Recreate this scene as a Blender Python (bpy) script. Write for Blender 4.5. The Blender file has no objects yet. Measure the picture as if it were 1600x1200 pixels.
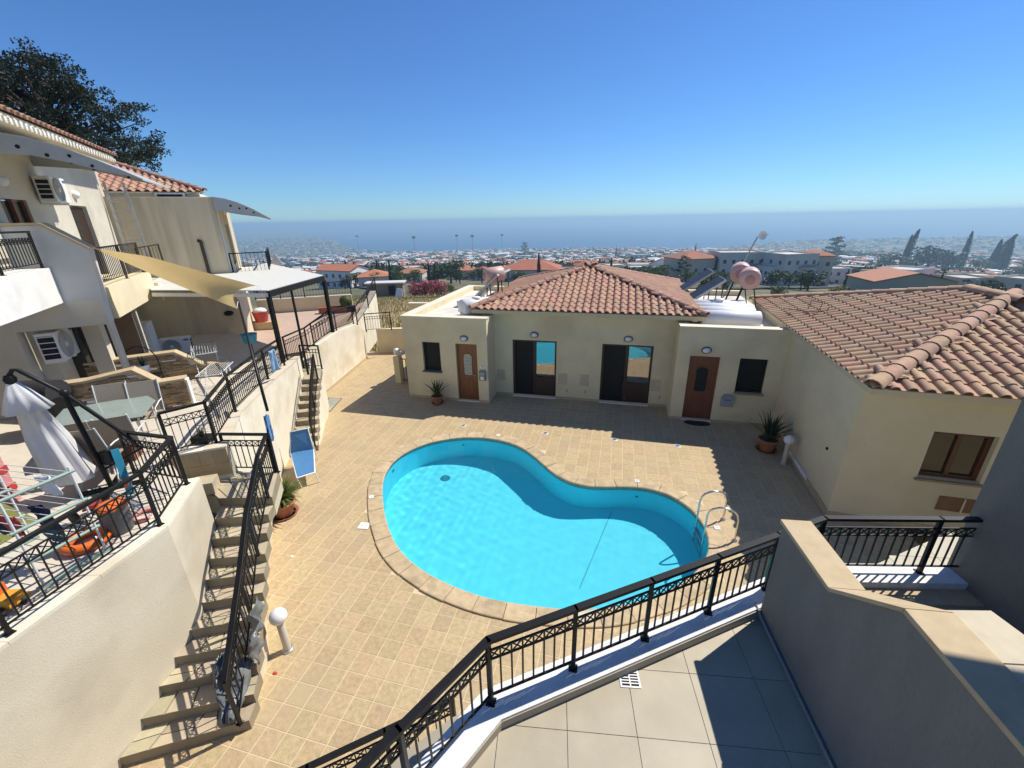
import bpy, bmesh, math, random
from mathutils import Vector, Matrix
random.seed(7)
scene = bpy.context.scene
COL = scene.collection
# ------------------------------------------------------------------ camera
F_PX, CAM_H = 662.0, 6.15
PITCH, ROLL, YAW = math.atan(258/662.0), math.radians(1.08), math.radians(14.2)
def _h(v):                       # camera-level frame -> world (house axes)
    c, s = math.cos(YAW), math.sin(YAW)
    return Vector((v[0]*c - v[1]*s, v[0]*s + v[1]*c, v[2]))
_R, _U, _Fw = Vector((1,0,0)), Vector((0,math.sin(PITCH),math.cos(PITCH))), Vector((0,math.cos(PITCH),-math.sin(PITCH)))
_c, _s = math.cos(ROLL), math.sin(ROLL)
AX_R, AX_U, AX_F = _h(_R*_c - _U*_s), _h(_R*_s + _U*_c), _h(_Fw)
EYE = Vector((0,0,CAM_H))
cam_d = bpy.data.cameras.new('camera'); cam = bpy.data.objects.new('camera', cam_d); COL.objects.link(cam)
cam_d.sensor_width = 36; cam_d.lens = F_PX/1600*36; cam_d.clip_start = .05; cam_d.clip_end = 90000
cam.matrix_world = Matrix((( AX_R.x, AX_U.x, -AX_F.x, 0),(AX_R.y, AX_U.y, -AX_F.y, 0),(AX_R.z, AX_U.z, -AX_F.z, CAM_H),(0,0,0,1)))
scene.camera = cam
# ------------------------------------------------------------------ sky and sun
SUN = Vector((.575,.555,1.0)).normalized()
sun_el = math.asin(SUN.z); sun_az = math.atan2(SUN.x, SUN.y)
world = bpy.data.worlds.new('World'); scene.world = world; world.use_nodes = True
nt = world.node_tree; nt.nodes.clear()
sky = nt.nodes.new('ShaderNodeTexSky'); sky.sky_type = 'NISHITA'; sky.sun_disc = False
sky.sun_elevation = sun_el; sky.sun_rotation = sun_az; sky.altitude = 100; sky.air_density = 1.0; sky.dust_density = .0; sky.ozone_density = 1.6
bg = nt.nodes.new('ShaderNodeBackground'); bg.inputs['Strength'].default_value = .076
out = nt.nodes.new('ShaderNodeOutputWorld'); wb = nt.nodes.new('ShaderNodeVectorMath'); wb.operation = 'MULTIPLY'; wb.inputs[1].default_value = (.56,.93,1.44)   # camera white balance
nt.links.new(sky.outputs[0], wb.inputs[0]); nt.links.new(wb.outputs[0], bg.inputs[0]); nt.links.new(bg.outputs[0], out.inputs[0])
sl = bpy.data.lights.new('sun','SUN'); sl.energy = 4.8; sl.angle = math.radians(.5); sl.color = (1,.94,.83)
so = bpy.data.objects.new('sun', sl); COL.objects.link(so); so.rotation_euler = (-SUN).to_track_quat('-Z','Y').to_euler(); so.location = (20,20,60)
scene.view_settings.view_transform = 'Standard'; scene.view_settings.look = 'None'; scene.view_settings.exposure = 0.25; scene.view_settings.gamma = 1
scene.cycles.max_bounces = 8; scene.cycles.transparent_max_bounces = 12; scene.cycles.use_denoising = True
# ------------------------------------------------------------------ pixel -> place
def ray(x, y): return AX_F + AX_R*((x-800)/F_PX) - AX_U*((y-600)/F_PX)
def W(x, y, z=0.0): d = ray(x,y); return EYE + d*((z-CAM_H)/d.z)
def WX(x, y, X): d = ray(x,y); return EYE + d*(X/d.x)
def WY(x, y, Y): d = ray(x,y); return EYE + d*(Y/d.y)
def WP(x, y, p, n): d = ray(x,y); n = Vector(n); return EYE + d*((Vector(p)-EYE).dot(n)/d.dot(n))
def WR(x, y, r): d = ray(x,y); return EYE + d*(r/math.hypot(d.x,d.y))
def V(*a): return Vector(a)
def PY(p): d = Vector(p)-EYE; return 600-d.dot(AX_U)/d.dot(AX_F)*F_PX     # picture row of a place
def z_at(x, y, row):                      # height over plan point (x,y) that is seen in that row
    lo, hi = -5.0, 12.0
    for _ in range(40):
        m = (lo+hi)/2
        if PY((x,y,m)) > row: lo = m
        else: hi = m
    return lo
# ------------------------------------------------------------------ materials
MATS = {}
def M(name, c1, c2=None, rough=.8, scale=4.0, detail=6, bump=0.0, bscale=60.0, metal=0.0, var=0.0, spec=.5, stain=None, sscale=.7, hue=0.0, lo=.35, hi=.65, squash=None):
    if name in MATS: return MATS[name]
    m = bpy.data.materials.new(name); m.use_nodes = True; t = m.node_tree; N = t.nodes; L = t.links
    b = N['Principled BSDF']; b.inputs['Roughness'].default_value = rough; b.inputs['Metallic'].default_value = metal
    b.inputs['Specular IOR Level'].default_value = spec
    g = N.new('ShaderNodeNewGeometry'); pos = g.outputs['Position']
    if squash:
        mp = N.new('ShaderNodeVectorMath'); mp.operation = 'MULTIPLY'; mp.inputs[1].default_value = squash; L.new(pos, mp.inputs[0]); pos = mp.outputs[0]
    oi = N.new('ShaderNodeObjectInfo'); at = N.new('ShaderNodeAttribute'); at.attribute_name = 'rnd'
    ad = N.new('ShaderNodeMath'); ad.operation = 'ADD'; L.new(oi.outputs['Random'], ad.inputs[0]); L.new(at.outputs['Fac'], ad.inputs[1])
    fr = N.new('ShaderNodeMath'); fr.operation = 'FRACT'; L.new(ad.outputs[0], fr.inputs[0]); rnd = fr.outputs[0]
    if c2 is None: c2 = tuple(x*.82 for x in c1)
    n1 = N.new('ShaderNodeTexNoise'); n1.inputs['Scale'].default_value = scale; n1.inputs['Detail'].default_value = detail; n1.inputs['Roughness'].default_value = .6; L.new(pos, n1.inputs['Vector'])
    mr = N.new('ShaderNodeMapRange'); mr.inputs['From Min'].default_value = lo; mr.inputs['From Max'].default_value = hi; L.new(n1.outputs['Fac'], mr.inputs['Value'])
    mx = N.new('ShaderNodeMix'); mx.data_type = 'RGBA'; mx.inputs['A'].default_value = (*c1,1); mx.inputs['B'].default_value = (*c2,1); L.new(mr.outputs[0], mx.inputs['Factor']); col = mx.outputs['Result']
    if stain:
        n2 = N.new('ShaderNodeTexNoise'); n2.inputs['Scale'].default_value = sscale; n2.inputs['Detail'].default_value = 5; L.new(pos, n2.inputs['Vector'])
        m2 = N.new('ShaderNodeMapRange'); m2.inputs['From Min'].default_value = .5; m2.inputs['From Max'].default_value = .75; L.new(n2.outputs['Fac'], m2.inputs['Value'])
        x2 = N.new('ShaderNodeMix'); x2.data_type = 'RGBA'; L.new(col, x2.inputs['A']); x2.inputs['B'].default_value = (*stain,1); L.new(m2.outputs[0], x2.inputs['Factor']); col = x2.outputs['Result']
    if var or hue:
        hs = N.new('ShaderNodeHueSaturation'); L.new(col, hs.inputs['Color'])
        m3 = N.new('ShaderNodeMapRange'); m3.inputs['To Min'].default_value = 1-var; m3.inputs['To Max'].default_value = 1+var; L.new(rnd, m3.inputs['Value']); L.new(m3.outputs[0], hs.inputs['Value'])
        if hue:
            ml = N.new('ShaderNodeMath'); ml.operation = 'MULTIPLY'; ml.inputs[1].default_value = 7.31; L.new(rnd, ml.inputs[0]); f2 = N.new('ShaderNodeMath'); f2.operation = 'FRACT'; L.new(ml.outputs[0], f2.inputs[0])
            m4 = N.new('ShaderNodeMapRange'); m4.inputs['To Min'].default_value = .5-hue; m4.inputs['To Max'].default_value = .5+hue; L.new(f2.outputs[0], m4.inputs['Value']); L.new(m4.outputs[0], hs.inputs['Hue'])
        col = hs.outputs['Color']
    L.new(col, b.inputs['Base Color'])
    if bump:
        n3 = N.new('ShaderNodeTexNoise'); n3.inputs['Scale'].default_value = bscale; n3.inputs['Detail'].default_value = 4; L.new(pos, n3.inputs['Vector'])
        bp = N.new('ShaderNodeBump'); bp.inputs['Strength'].default_value = bump; bp.inputs['Distance'].default_value = .02; L.new(n3.outputs['Fac'], bp.inputs['Height']); L.new(bp.outputs[0], b.inputs['Normal'])
    MATS[name] = m; return m
def leafmat(name, c1, c2, trans=.35, hue=.02, var=.25):
    if name in MATS: return MATS[name]
    m = M(name, c1, c2, rough=.55, scale=1.5, var=var, hue=hue, spec=.3)
    t = m.node_tree; b = t.nodes['Principled BSDF']; o = t.nodes['Material Output']
    src = b.inputs['Base Color'].links[0].from_socket
    tr = t.nodes.new('ShaderNodeBsdfTranslucent'); t.links.new(src, tr.inputs['Color'])
    mx = t.nodes.new('ShaderNodeMixShader'); mx.inputs[0].default_value = trans
    t.links.new(b.outputs[0], mx.inputs[1]); t.links.new(tr.outputs[0], mx.inputs[2]); t.links.new(mx.outputs[0], o.inputs['Surface'])
    return m
CREAM  = M('plaster_cream', (.74,.65,.43),(.70,.61,.40), rough=.92, scale=2.2, bump=.25, bscale=80, stain=(.56,.47,.30), sscale=.6)
CREAMW = M('plaster_pale', (.76,.70,.56),(.70,.63,.48), rough=.92, scale=1.8, bump=.2, bscale=70, stain=(.60,.52,.38), sscale=.9)
RETAIN = M('plaster_retaining', (.66,.60,.47),(.60,.54,.41), rough=.94, scale=1.4, bump=.22, bscale=70, stain=(.47,.415,.315), sscale=.9)
WHITEP = M('plaster_white', (.80,.79,.76),(.74,.73,.70), rough=.9, scale=3, bump=.4, bscale=90, stain=(.66,.65,.62), sscale=2)
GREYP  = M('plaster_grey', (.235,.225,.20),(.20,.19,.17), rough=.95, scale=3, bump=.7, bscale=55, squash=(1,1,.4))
STONECAP = M('limestone', (.53,.415,.255),(.45,.35,.21), rough=.75, scale=7, bump=.15, bscale=120, var=.05, stain=(.50,.40,.27), sscale=3)
DECK   = M('deck_tile', (.53,.395,.22),(.39,.30,.17), rough=.7, scale=14, detail=9, bump=.25, bscale=50, var=.07, hue=.006, stain=(.43,.335,.205), sscale=1.1)
GROUT  = M('grout', (.66,.54,.35),(.58,.465,.29), rough=.9, scale=6)
COPE   = M('coping_stone', (.56,.43,.26),(.44,.335,.20), rough=.75, scale=6, bump=.3, bscale=40, var=.07, stain=(.36,.28,.18), sscale=3)
PORC   = M('porcelain_tile', (.44,.39,.29),(.385,.34,.25), rough=.55, scale=3.1, detail=9, bump=.05, var=.03, stain=(.37,.325,.235), sscale=1.6)
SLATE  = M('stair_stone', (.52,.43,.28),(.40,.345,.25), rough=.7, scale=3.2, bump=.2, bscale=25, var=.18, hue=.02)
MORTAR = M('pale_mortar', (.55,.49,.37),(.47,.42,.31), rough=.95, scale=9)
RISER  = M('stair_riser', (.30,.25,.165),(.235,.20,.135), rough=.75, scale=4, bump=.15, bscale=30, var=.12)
LEDGE  = M('ledge_stone', (.34,.245,.14),(.22,.165,.10), rough=.85, scale=5, bump=.5, bscale=30, var=.35, hue=.012)
BLACK  = M('black_iron', (.009,.009,.0095),(.013,.0125,.012), rough=.42, scale=8, spec=.25)
BROWNI = M('brown_iron', (.05,.033,.022),(.035,.025,.018), rough=.5)
CHROME = M('steel', (.68,.68,.68),(.62,.62,.62), rough=.22, metal=1)
GALV   = M('galvanised', (.45,.46,.46),(.38,.39,.39), rough=.45, metal=.6, scale=8)
WOOD   = M('door_wood', (.235,.088,.030),(.165,.060,.022), rough=.4, scale=3, squash=(8,8,.6), spec=.5)
WOODD  = M('frame_wood', (.045,.02,.013),(.032,.015,.01), rough=.45, scale=3, squash=(8,8,.6))
TERRA  = M('terracotta_pot', (.40,.17,.085),(.33,.14,.075), rough=.8, scale=5, var=.08)
ROOFT  = M('roof_tile_pink', (.44,.245,.165),(.37,.205,.14), rough=.85, scale=9, bump=.12, var=.14, hue=.012, stain=(.36,.25,.18), sscale=2.2)
ROOFW  = M('roof_tile_buff', (.47,.305,.195),(.385,.235,.15), rough=.85, scale=9, bump=.12, var=.14, hue=.014, stain=(.40,.30,.205), sscale=2.0)
ROOFO  = M('roof_orange', (.43,.165,.08),(.36,.14,.07), rough=.9, scale=.6, var=.16, hue=.012)
FASCIA = M('fascia', (.64,.56,.39),(.60,.52,.36), rough=.9, scale=3)
WHITE  = M('white_plastic', (.80,.80,.79),(.76,.76,.75), rough=.4, scale=3)
PINK   = M('tank_pink', (.62,.40,.33),(.57,.36,.30), rough=.45, scale=3)
DARKV  = M('dark_void', (.012,.012,.013),(.016,.016,.017), rough=.9)
PANELK = M('solar_black', (.02,.022,.028),(.03,.032,.04), rough=.5, spec=.3)
RUBBER = M('black_rubber', (.02,.02,.02),(.03,.03,.03), rough=.8)
GREYPL = M('grey_plastic', (.16,.17,.18),(.13,.14,.15), rough=.5)
def glass(name, tint=(.012,.014,.015), rough=.03):
    if name in MATS: return MATS[name]
    m = M(name, tint, tuple(x*.8 for x in tint), rough=rough, spec=1.0, scale=1); m.node_tree.nodes['Principled BSDF'].inputs['IOR'].default_value = 1.45; return m
GLASS = glass('window_glass'); GLASSM = glass('reflective_glass', (.03,.04,.045), .015); GLASSM.node_tree.nodes['Principled BSDF'].inputs['IOR'].default_value = 2.4
SKYGL = glass('car_glass', (.015,.018,.02))
# ------------------------------------------------------------------ mesh builder
class MB:
    def __init__(s): s.v=[]; s.f=[]; s.r=[]; s.sm=[]; s.k=0.0
    def add(s, vs, fs, smooth=False):
        n=len(s.v); s.v += [tuple(p) for p in vs]
        for f in fs: s.f.append(tuple(i+n for i in f)); s.r.append(s.k); s.sm.append(smooth)
        return s
    def hexa(s, p):  # 8 pts: bottom 0-3 ccw, top 4-7
        return s.add(p, [(3,2,1,0),(4,5,6,7),(0,1,5,4),(1,2,6,5),(2,3,7,6),(3,0,4,7)])
    def box(s, c, size, rz=0.0):
        x,y,z=[k/2 for k in size]; cc,ss=math.cos(rz),math.sin(rz); P=[]
        for dz in (-z,z):
            for dx,dy in ((-x,-y),(x,-y),(x,y),(-x,y)): P.append((c[0]+dx*cc-dy*ss, c[1]+dx*ss+dy*cc, c[2]+dz))
        return s.hexa(P)
    def bar(s, a, b, w, h=None, up=(0,0,1)):  # box from a to b
        a=Vector(a); b=Vector(b); h=h or w; d=(b-a)
        if d.length<1e-6: return s
        d.normalize(); u=Vector(up)
        if abs(d.dot(u))>.98: u=Vector((1,0,0))
        r=d.cross(u).normalized(); u=r.cross(d).normalized(); r*=w/2; u*=h/2
        return s.hexa([a-r-u,a+r-u,b+r-u,b-r-u,a-r+u,a+r+u,b+r+u,b-r+u])
    def prism(s, poly, z0, z1):
        n=len(poly); P=[(p[0],p[1],z0(p) if callable(z0) else z0) for p in poly]+[(p[0],p[1],z1(p) if callable(z1) else z1) for p in poly]
        return s.add(P, [tuple(range(n-1,-1,-1)), tuple(range(n,2*n))]+[(i,(i+1)%n,n+(i+1)%n,n+i) for i in range(n)])
    def slab(s, pts, d):  # polygon pts 3D extruded by vector d
        n=len(pts); d=Vector(d); P=[Vector(p) for p in pts]; P=P+[p+d for p in P]
        return s.add(P, [tuple(range(n-1,-1,-1)), tuple(range(n,2*n))]+[(i,(i+1)%n,n+(i+1)%n,n+i) for i in range(n)])
    def quad(s, *p): return s.add(p, [tuple(range(len(p)))])
    def tube(s, path, r, seg=8, cap=True, smooth=True):
        path=[Vector(p) for p in path]; n=len(path); rs=r if isinstance(r,(list,tuple)) else [r]*n; P=[]; prev=None
        for i,p in enumerate(path):
            d=(path[min(i+1,n-1)]-path[max(i-1,0)]).normalized()
            if prev is None:
                a=Vector((0,0,1)) if abs(d.z)<.9 else Vector((1,0,0)); u=d.cross(a).normalized()
            else: u=(prev-d*prev.dot(d)).normalized()
            prev=u; w=d.cross(u)
            for k in range(seg):
                t=2*math.pi*k/seg; P.append(p+(u*math.cos(t)+w*math.sin(t))*rs[i])
        F=[(i*seg+k, i*seg+(k+1)%seg, (i+1)*seg+(k+1)%seg, (i+1)*seg+k) for i in range(n-1) for k in range(seg)]
        s.add(P,F,smooth)
        if cap: s.add([P[k] for k in range(seg)],[tuple(range(seg-1,-1,-1))]); s.add([P[(n-1)*seg+k] for k in range(seg)],[tuple(range(seg))])
        return s
    def lathe(s, prof, c=(0,0,0), seg=16, axis=None, smooth=True, squash=(1,1)):
        c=Vector(c); P=[]; ax=Vector(axis).normalized() if axis else Vector((0,0,1))
        a=Vector((0,0,1)) if abs(ax.z)<.9 else Vector((1,0,0)); u=ax.cross(a).normalized(); w=ax.cross(u)
        if not axis: u,w=Vector((1,0,0)),Vector((0,1,0))
        for r,z in prof:
            for k in range(seg):
                t=2*math.pi*k/seg; P.append(c+ax*z+u*(r*math.cos(t)*squash[0])+w*(r*math.sin(t)*squash[1]))
        F=[(i*seg+k, i*seg+(k+1)%seg, (i+1)*seg+(k+1)%seg, (i+1)*seg+k) for i in range(len(prof)-1) for k in range(seg)]
        return s.add(P,F,smooth)
    def ball(s, c, r, seg=16, rings=10, sq=1.0):
        return s.lathe([(max(1e-4,r*math.sin(math.pi*i/rings)), -r*sq*math.cos(math.pi*i/rings)) for i in range(rings+1)], c, seg)
    def mesh(s, name, mat):
        me=bpy.data.meshes.new(name); me.from_pydata(s.v,[],s.f); me.materials.append(mat)
        if any(s.sm): me.polygons.foreach_set('use_smooth', s.sm)
        if any(s.r):
            at=me.attributes.new('rnd','FLOAT','FACE'); at.data.foreach_set('value', s.r)
        me.update(); return me
def wloc(o):
    l=Vector((0,0,0))
    while o: l+=o.location; o=o.parent
    return l
def part(name, mb, mat=None, parent=None, label=None, kind=None):   # mesh in world coordinates, parents carry no rotation
    me = mb.mesh(name, mat) if isinstance(mb, MB) else mb
    o=bpy.data.objects.new(name, me); COL.objects.link(o)
    if parent: o.parent=parent; o.location=-wloc(parent)
    if label: o['label']=label
    if kind: o['kind']=kind
    return o
def inst(name, me, parent, mtx):
    o=bpy.data.objects.new(name, me); COL.objects.link(o); o.parent=parent
    o.matrix_basis=Matrix.Translation(-wloc(parent)) @ mtx; return o
def tag(o, label, cat, group=None, kind=None):
    o['label']=label; o['category']=cat
    if group: o['group']=group
    if kind: o['kind']=kind
    return o
def thing(name, label, cat, loc, group=None):
    o=bpy.data.objects.new(name, None); COL.objects.link(o); o.location=Vector(loc); o.empty_display_size=.2
    return tag(o, label, cat, group)
def solo(name, mb, mat, label, cat, group=None): return tag(part(name, mb, mat), label, cat, group)
def struct(name, mb, mat, parent=None):
    o=part(name, mb, mat, parent)
    if not parent: o['kind']='structure'
    return o
def dup(root, loc, rz=0, label=None, sc=None):
    r=root.copy(); COL.objects.link(r); r.location=Vector(loc); r.rotation_euler=(0,0,rz)
    if sc: r.scale=(sc,sc,sc) if not isinstance(sc,tuple) else sc
    if label: r['label']=label
    for ch in list(root.children):
        c=ch.copy(); COL.objects.link(c); c.parent=r
        for g in ch.children:
            d=g.copy(); COL.objects.link(d); d.parent=c
    return r
def bevel(o, w=.01, seg=2):
    m=o.modifiers.new('bevel','BEVEL'); m.width=w; m.segments=seg; m.limit_method='ANGLE'; return o
def text(name, s, size, mat, parent, origin, ux, uz, ext=.002):
    cu=bpy.data.curves.new(name,'FONT'); cu.body=s; cu.size=size; cu.extrude=ext; cu.align_x='CENTER'; cu.align_y='CENTER'; cu.materials.append(mat)
    tmp=bpy.data.objects.new(name,cu); COL.objects.link(tmp); me=bpy.data.meshes.new_from_object(tmp.evaluated_get(bpy.context.evaluated_depsgraph_get())); bpy.data.objects.remove(tmp); me.materials.clear(); me.materials.append(mat)
    o=bpy.data.objects.new(name,me); COL.objects.link(o); o.parent=parent
    ux=Vector(ux).normalized(); uz=Vector(uz).normalized(); nn=ux.cross(uz)
    m=Matrix(((ux.x,uz.x,nn.x,origin[0]),(ux.y,uz.y,nn.y,origin[1]),(ux.z,uz.z,nn.z,origin[2]),(0,0,0,1)))
    o.matrix_basis=Matrix.Translation(-wloc(parent)) @ m; return o
def wall(mb, a, b, z0, z1, thick, holes=(), side=1):
    """wall from plan point a to b, thickness to the left*side; holes (s0,s1,za,zb)"""
    a=Vector((a[0],a[1],0)); b=Vector((b[0],b[1],0)); d=(b-a); Ln=d.length; d.normalize(); nrm=Vector((-d.y,d.x,0))*thick*side
    xs=sorted({0,Ln,*[h[0] for h in holes],*[h[1] for h in holes]}); zs=sorted({z0,z1,*[h[2] for h in holes],*[h[3] for h in holes]})
    for i in range(len(xs)-1):
        col=[]
        for j in range(len(zs)-1):
            cx,cz=(xs[i]+xs[i+1])/2,(zs[j]+zs[j+1])/2
            solid=not any(h[0]<cx<h[1] and h[2]<cz<h[3] for h in holes) and z0<=zs[j]<z1
            if solid and col and abs(col[-1][1]-zs[j])<1e-6: col[-1][1]=zs[j+1]
            elif solid: col.append([zs[j],zs[j+1]])
        for za,zb in col:
            p=a+d*xs[i]; q=a+d*xs[i+1]; B=[p,q,q+nrm,p+nrm]
            if side<0: B=[p+nrm,q+nrm,q,p]
            mb.hexa([v+Vector((0,0,za)) for v in B]+[v+Vector((0,0,zb)) for v in B])
    return mb
# ================================================================== pool outline
def _z7(x,y): return (560+x/2.667, 640+y/2.667)
_pp=[_z7(*p) for p in ((92,345),(95,290),(120,235),(165,190),(220,160),(290,135),(370,118),(450,111),(530,114),(600,125),(660,143),(715,175),(760,215),(810,260),(860,293),(915,312),(980,320),(1050,317),(1120,315),(1190,320),(1260,335),(1320,360),(1380,400),(1425,445),(1455,490),(1470,540))]
_pp+=[(1112,860),(1104,882),(1070,913),(1027,934),(975,949),(932,955),(880,954),(841,950),(800,944)]+[_z7(*p) for p in ((560,800),(450,765),(340,720),(245,665),(170,600),(125,520),(100,430))]
_raw=[W(p[0],p[1],.03).xy for p in _pp]
def smooth_loop(pts, n, it=2):
    P=[Vector(p) for p in pts]
    L=[0]
    for i in range(len(P)): L.append(L[-1]+(P[(i+1)%len(P)]-P[i]).length)
    out=[]
    for k in range(n):
        t=L[-1]*k/n; i=max(j for j in range(len(P)) if L[j]<=t); f=(t-L[i])/(L[i+1]-L[i]); out.append(P[i].lerp(P[(i+1)%len(P)],f))
    for _ in range(it): out=[(out[i-1]+out[i]*2+out[(i+1)%n])/4 for i in range(n)]
    return out
NP=168
POOL=smooth_loop(_raw, NP, 10)
def loop_area(P): return sum(P[i-1].x*P[i].y-P[i].x*P[i-1].y for i in range(len(P)))/2
if loop_area(POOL)<0: POOL=POOL[::-1]
PN=[]                                  # outward normals
for i in range(NP):
    d=(POOL[(i+1)%NP]-POOL[i-1]).normalized(); PN.append(Vector((d.y,-d.x)))
def offs(k): return [POOL[i]+PN[i]*k for i in range(NP)]
def inside(p, poly):
    c=False; n=len(poly); x,y=p[0],p[1]
    for i in range(n):
        a,b=poly[i-1],poly[i]
        if (a[1]>y)!=(b[1]>y) and x<(b[0]-a[0])*(y-a[1])/(b[1]-a[1])+a[0]: c=not c
    return c
def ring_fill(outer, inner, z, name, mat):
    bm=bmesh.new(); E=[]
    for lp in (outer, inner):
        vs=[bm.verts.new((p[0],p[1],z)) for p in lp]
        E+=[bm.edges.new((vs[i-1],vs[i])) for i in range(len(vs))]
    bmesh.ops.triangle_fill(bm, use_beauty=True, edges=E)
    for f in bm.faces:
        f.normal_update()
        if f.normal.z<0: f.normal_flip()
    me=bpy.data.meshes.new(name); bm.to_mesh(me); bm.free(); me.materials.append(mat); return me
# left edge of the paving follows the stairs and retaining walls
LEFT=[(-3.6,1.0),(-4.42,2.70),(-5.0,3.72),(-6.03,4.88),(-6.75,5.74),(-7.2,6.35),(-8.0,7.72),(-8.2,9.15),(-9.4,10.75),(-10.6,12.48),(-11.3,14.4),(-11.36,16.3),(-11.1,16.8)]
DECKPOLY=[(5.2,.6),(5.2,13.5),(2.2,13.5),(1.9,14.4),(-4.2,14.4),(-4.3,13.6),(-7.3,13.6),(-8.0,14.6),(-8.6,16.2),(-10.3,17.6)]+LEFT[::-1]+[(-3.6,.6)]
_wide=[(6.0,.2),(6.0,14.6),(-4.2,15.0),(-7.2,14.8),(-8.0,16.9),(-10.0,18.8),(-12.2,18.2),(-12.2,14.0),(-11.2,11.6),(-8.9,7.4),(-6.4,4.3),(-5.5,1.6),(-5.9,.2)]
pool_deck=part('pool_deck', ring_fill([Vector(p) for p in _wide], offs(.10), -.0035, 'pool_deck', GROUT)); pool_deck['kind']='structure'
TS=.300; tile_mb=MB()
def tile_geo(mb, x, y, w, g=.0125, z=0.0, t=.012, b=.002):
    a=w/2-g/2; c=a-b
    P=[(x+sx*a,y+sy*a,z-t) for sx,sy in ((-1,-1),(1,-1),(1,1),(-1,1))]+[(x+sx*a,y+sy*a,z-b) for sx,sy in ((-1,-1),(1,-1),(1,1),(-1,1))]+[(x+sx*c,y+sy*c,z) for sx,sy in ((-1,-1),(1,-1),(1,1),(-1,1))]
    F=[(8,9,10,11)]+[(4+i,4+(i+1)%4,8+(i+1)%4,8+i) for i in range(4)]+[(i,(i+1)%4,4+(i+1)%4,4+i) for i in range(4)]
    mb.add(P,F)
tile_geo(tile_mb,0,0,TS); TILE_ME=tile_mb.mesh('tile',DECK)
cells=[]; pin=offs(.06)
ox,oy=W(420+765/6.6667,940+480/6.6667).xy
i0=int((-12.5-ox)/TS)-1; 
for i in range(i0, int((6-ox)/TS)+2):
    for j in range(int((0-oy)/TS)-1, int((18.5-oy)/TS)+2):
        x=ox+(i+.5)*TS; y=oy+(j+.5)*TS
        if not inside((x,y),_wide): continue
        if any(inside((x+a,y+b),pin) for a in (-.15,.15) for b in (-.15,.15)): continue
        if y>14.7 and x>-7.3: continue
        cells.append((math.hypot(x,y),x,y))
vis=lambda c: inside((c[1],c[2]),DECKPOLY)
def hidden(x,y):    # under the near terrace seen from the house
    d=Vector((x,y,0))-EYE; u=d.dot(AX_R)/d.dot(AX_F)*F_PX+800; v=600-d.dot(AX_U)/d.dot(AX_F)*F_PX
    return v>1230 or (u>745 and v>1085-.408*(u-745)) or u>1215 and v>830
cells.sort(key=lambda c:(hidden(c[1],c[2]) or not vis(c), c[0]))
rest=MB()
for k,(r,x,y) in enumerate(cells):
    if k<300: inst('tile', TILE_ME, pool_deck, Matrix.Translation((x,y,0)))
    else: rest.k=random.random(); tile_geo(rest,x,y,TS)
o=part('tile_field', rest, DECK, pool_deck, kind='stuff')
# ------------------------------------------------------------------ pool
PAINT=M('pool_paint',(.14,.78,.91),(.13,.75,.88),rough=.6,scale=2.6,detail=9,bump=.12,bscale=9,lo=.3,hi=.7)
pool=thing('swimming_pool','kidney shaped turquoise swimming pool with stone coping','swimming pool',(-1.5,7.5,0))
def floor_z(p): return -1.30+.036*(p[0]+6.5)
b=MB(); n=NP
for i in range(n):
    p,q=POOL[i],POOL[(i+1)%n]; j=(i+1)%n
    b.add([(p.x,p.y,-.12),(q.x,q.y,-.12),(q.x,q.y,floor_z(q)),(p.x,p.y,floor_z(p))],[(0,3,2,1)])
bm=bmesh.new(); vs=[bm.verts.new((p.x,p.y,floor_z(p))) for p in POOL]; E=[bm.edges.new((vs[i-1],vs[i])) for i in range(n)]
bmesh.ops.triangle_fill(bm,use_beauty=True,edges=E)
me=bpy.data.meshes.new('basin'); bm.to_mesh(me); bm.free()
b.add([v.co[:] for v in me.vertices],[tuple(p.vertices) for p in me.polygons])
part('basin', b, PAINT, pool)
b=MB()
for i in range(n):
    p,q=POOL[i]+PN[i]*.004,POOL[(i+1)%n]+PN[(i+1)%n]*.004
    b.add([(p.x,p.y,.02),(q.x,q.y,.02),(q.x,q.y,-.125),(p.x,p.y,-.125)],[(0,3,2,1)])
part('waterline_band', b, M('waterline',(.30,.36,.36),(.22,.28,.29),rough=.5,scale=8), pool)
# coping stones one by one
NS=42
for k in range(NS):
    a=k*4; b=MB(); g=.006; idx=[(a+t)%n for t in range(5)]
    inner=[POOL[i]-PN[i]*.035 for i in idx]; outer=[POOL[i]+PN[i]*(.31+.008*math.sin(k*2.3)) for i in idx]
    for L_ in (inner,outer):
        d=(L_[1]-L_[0]).normalized(); L_[0]=L_[0]+d*g; d=(L_[-2]-L_[-1]).normalized(); L_[-1]=L_[-1]+d*g
    zt=.034+random.uniform(-.002,.003); P=[]
    for p,q in zip(inner,outer):
        e=(q-p).normalized(); P+=[(p.x,p.y,-.012),(p.x,p.y,zt-.016),((p+e*.02).x,(p+e*.02).y,zt),((q-e*.012).x,(q-e*.012).y,zt),(q.x,q.y,zt-.008),(q.x,q.y,-.013)]
    Fc=[]
    for t in range(4):
        for m_ in range(5): A=t*6+m_; Fc.append((A,A+6,A+7,A+1)[::-1])
    Fc+=[(0,1,2,3,4,5)[::-1],tuple(24+m_ for m_ in range(6))]
    b.add(P,Fc); part('coping_stone', b, COPE, pool)
dr=W(697,760,-.96); b=MB(); b.lathe([(.001,.02),(.10,.02),(.13,.012),(.14,0)],(dr.x,dr.y,floor_z(dr)+.004),14); part('main_drain',b,M('drain_blue',(.02,.25,.33)),pool)
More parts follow.
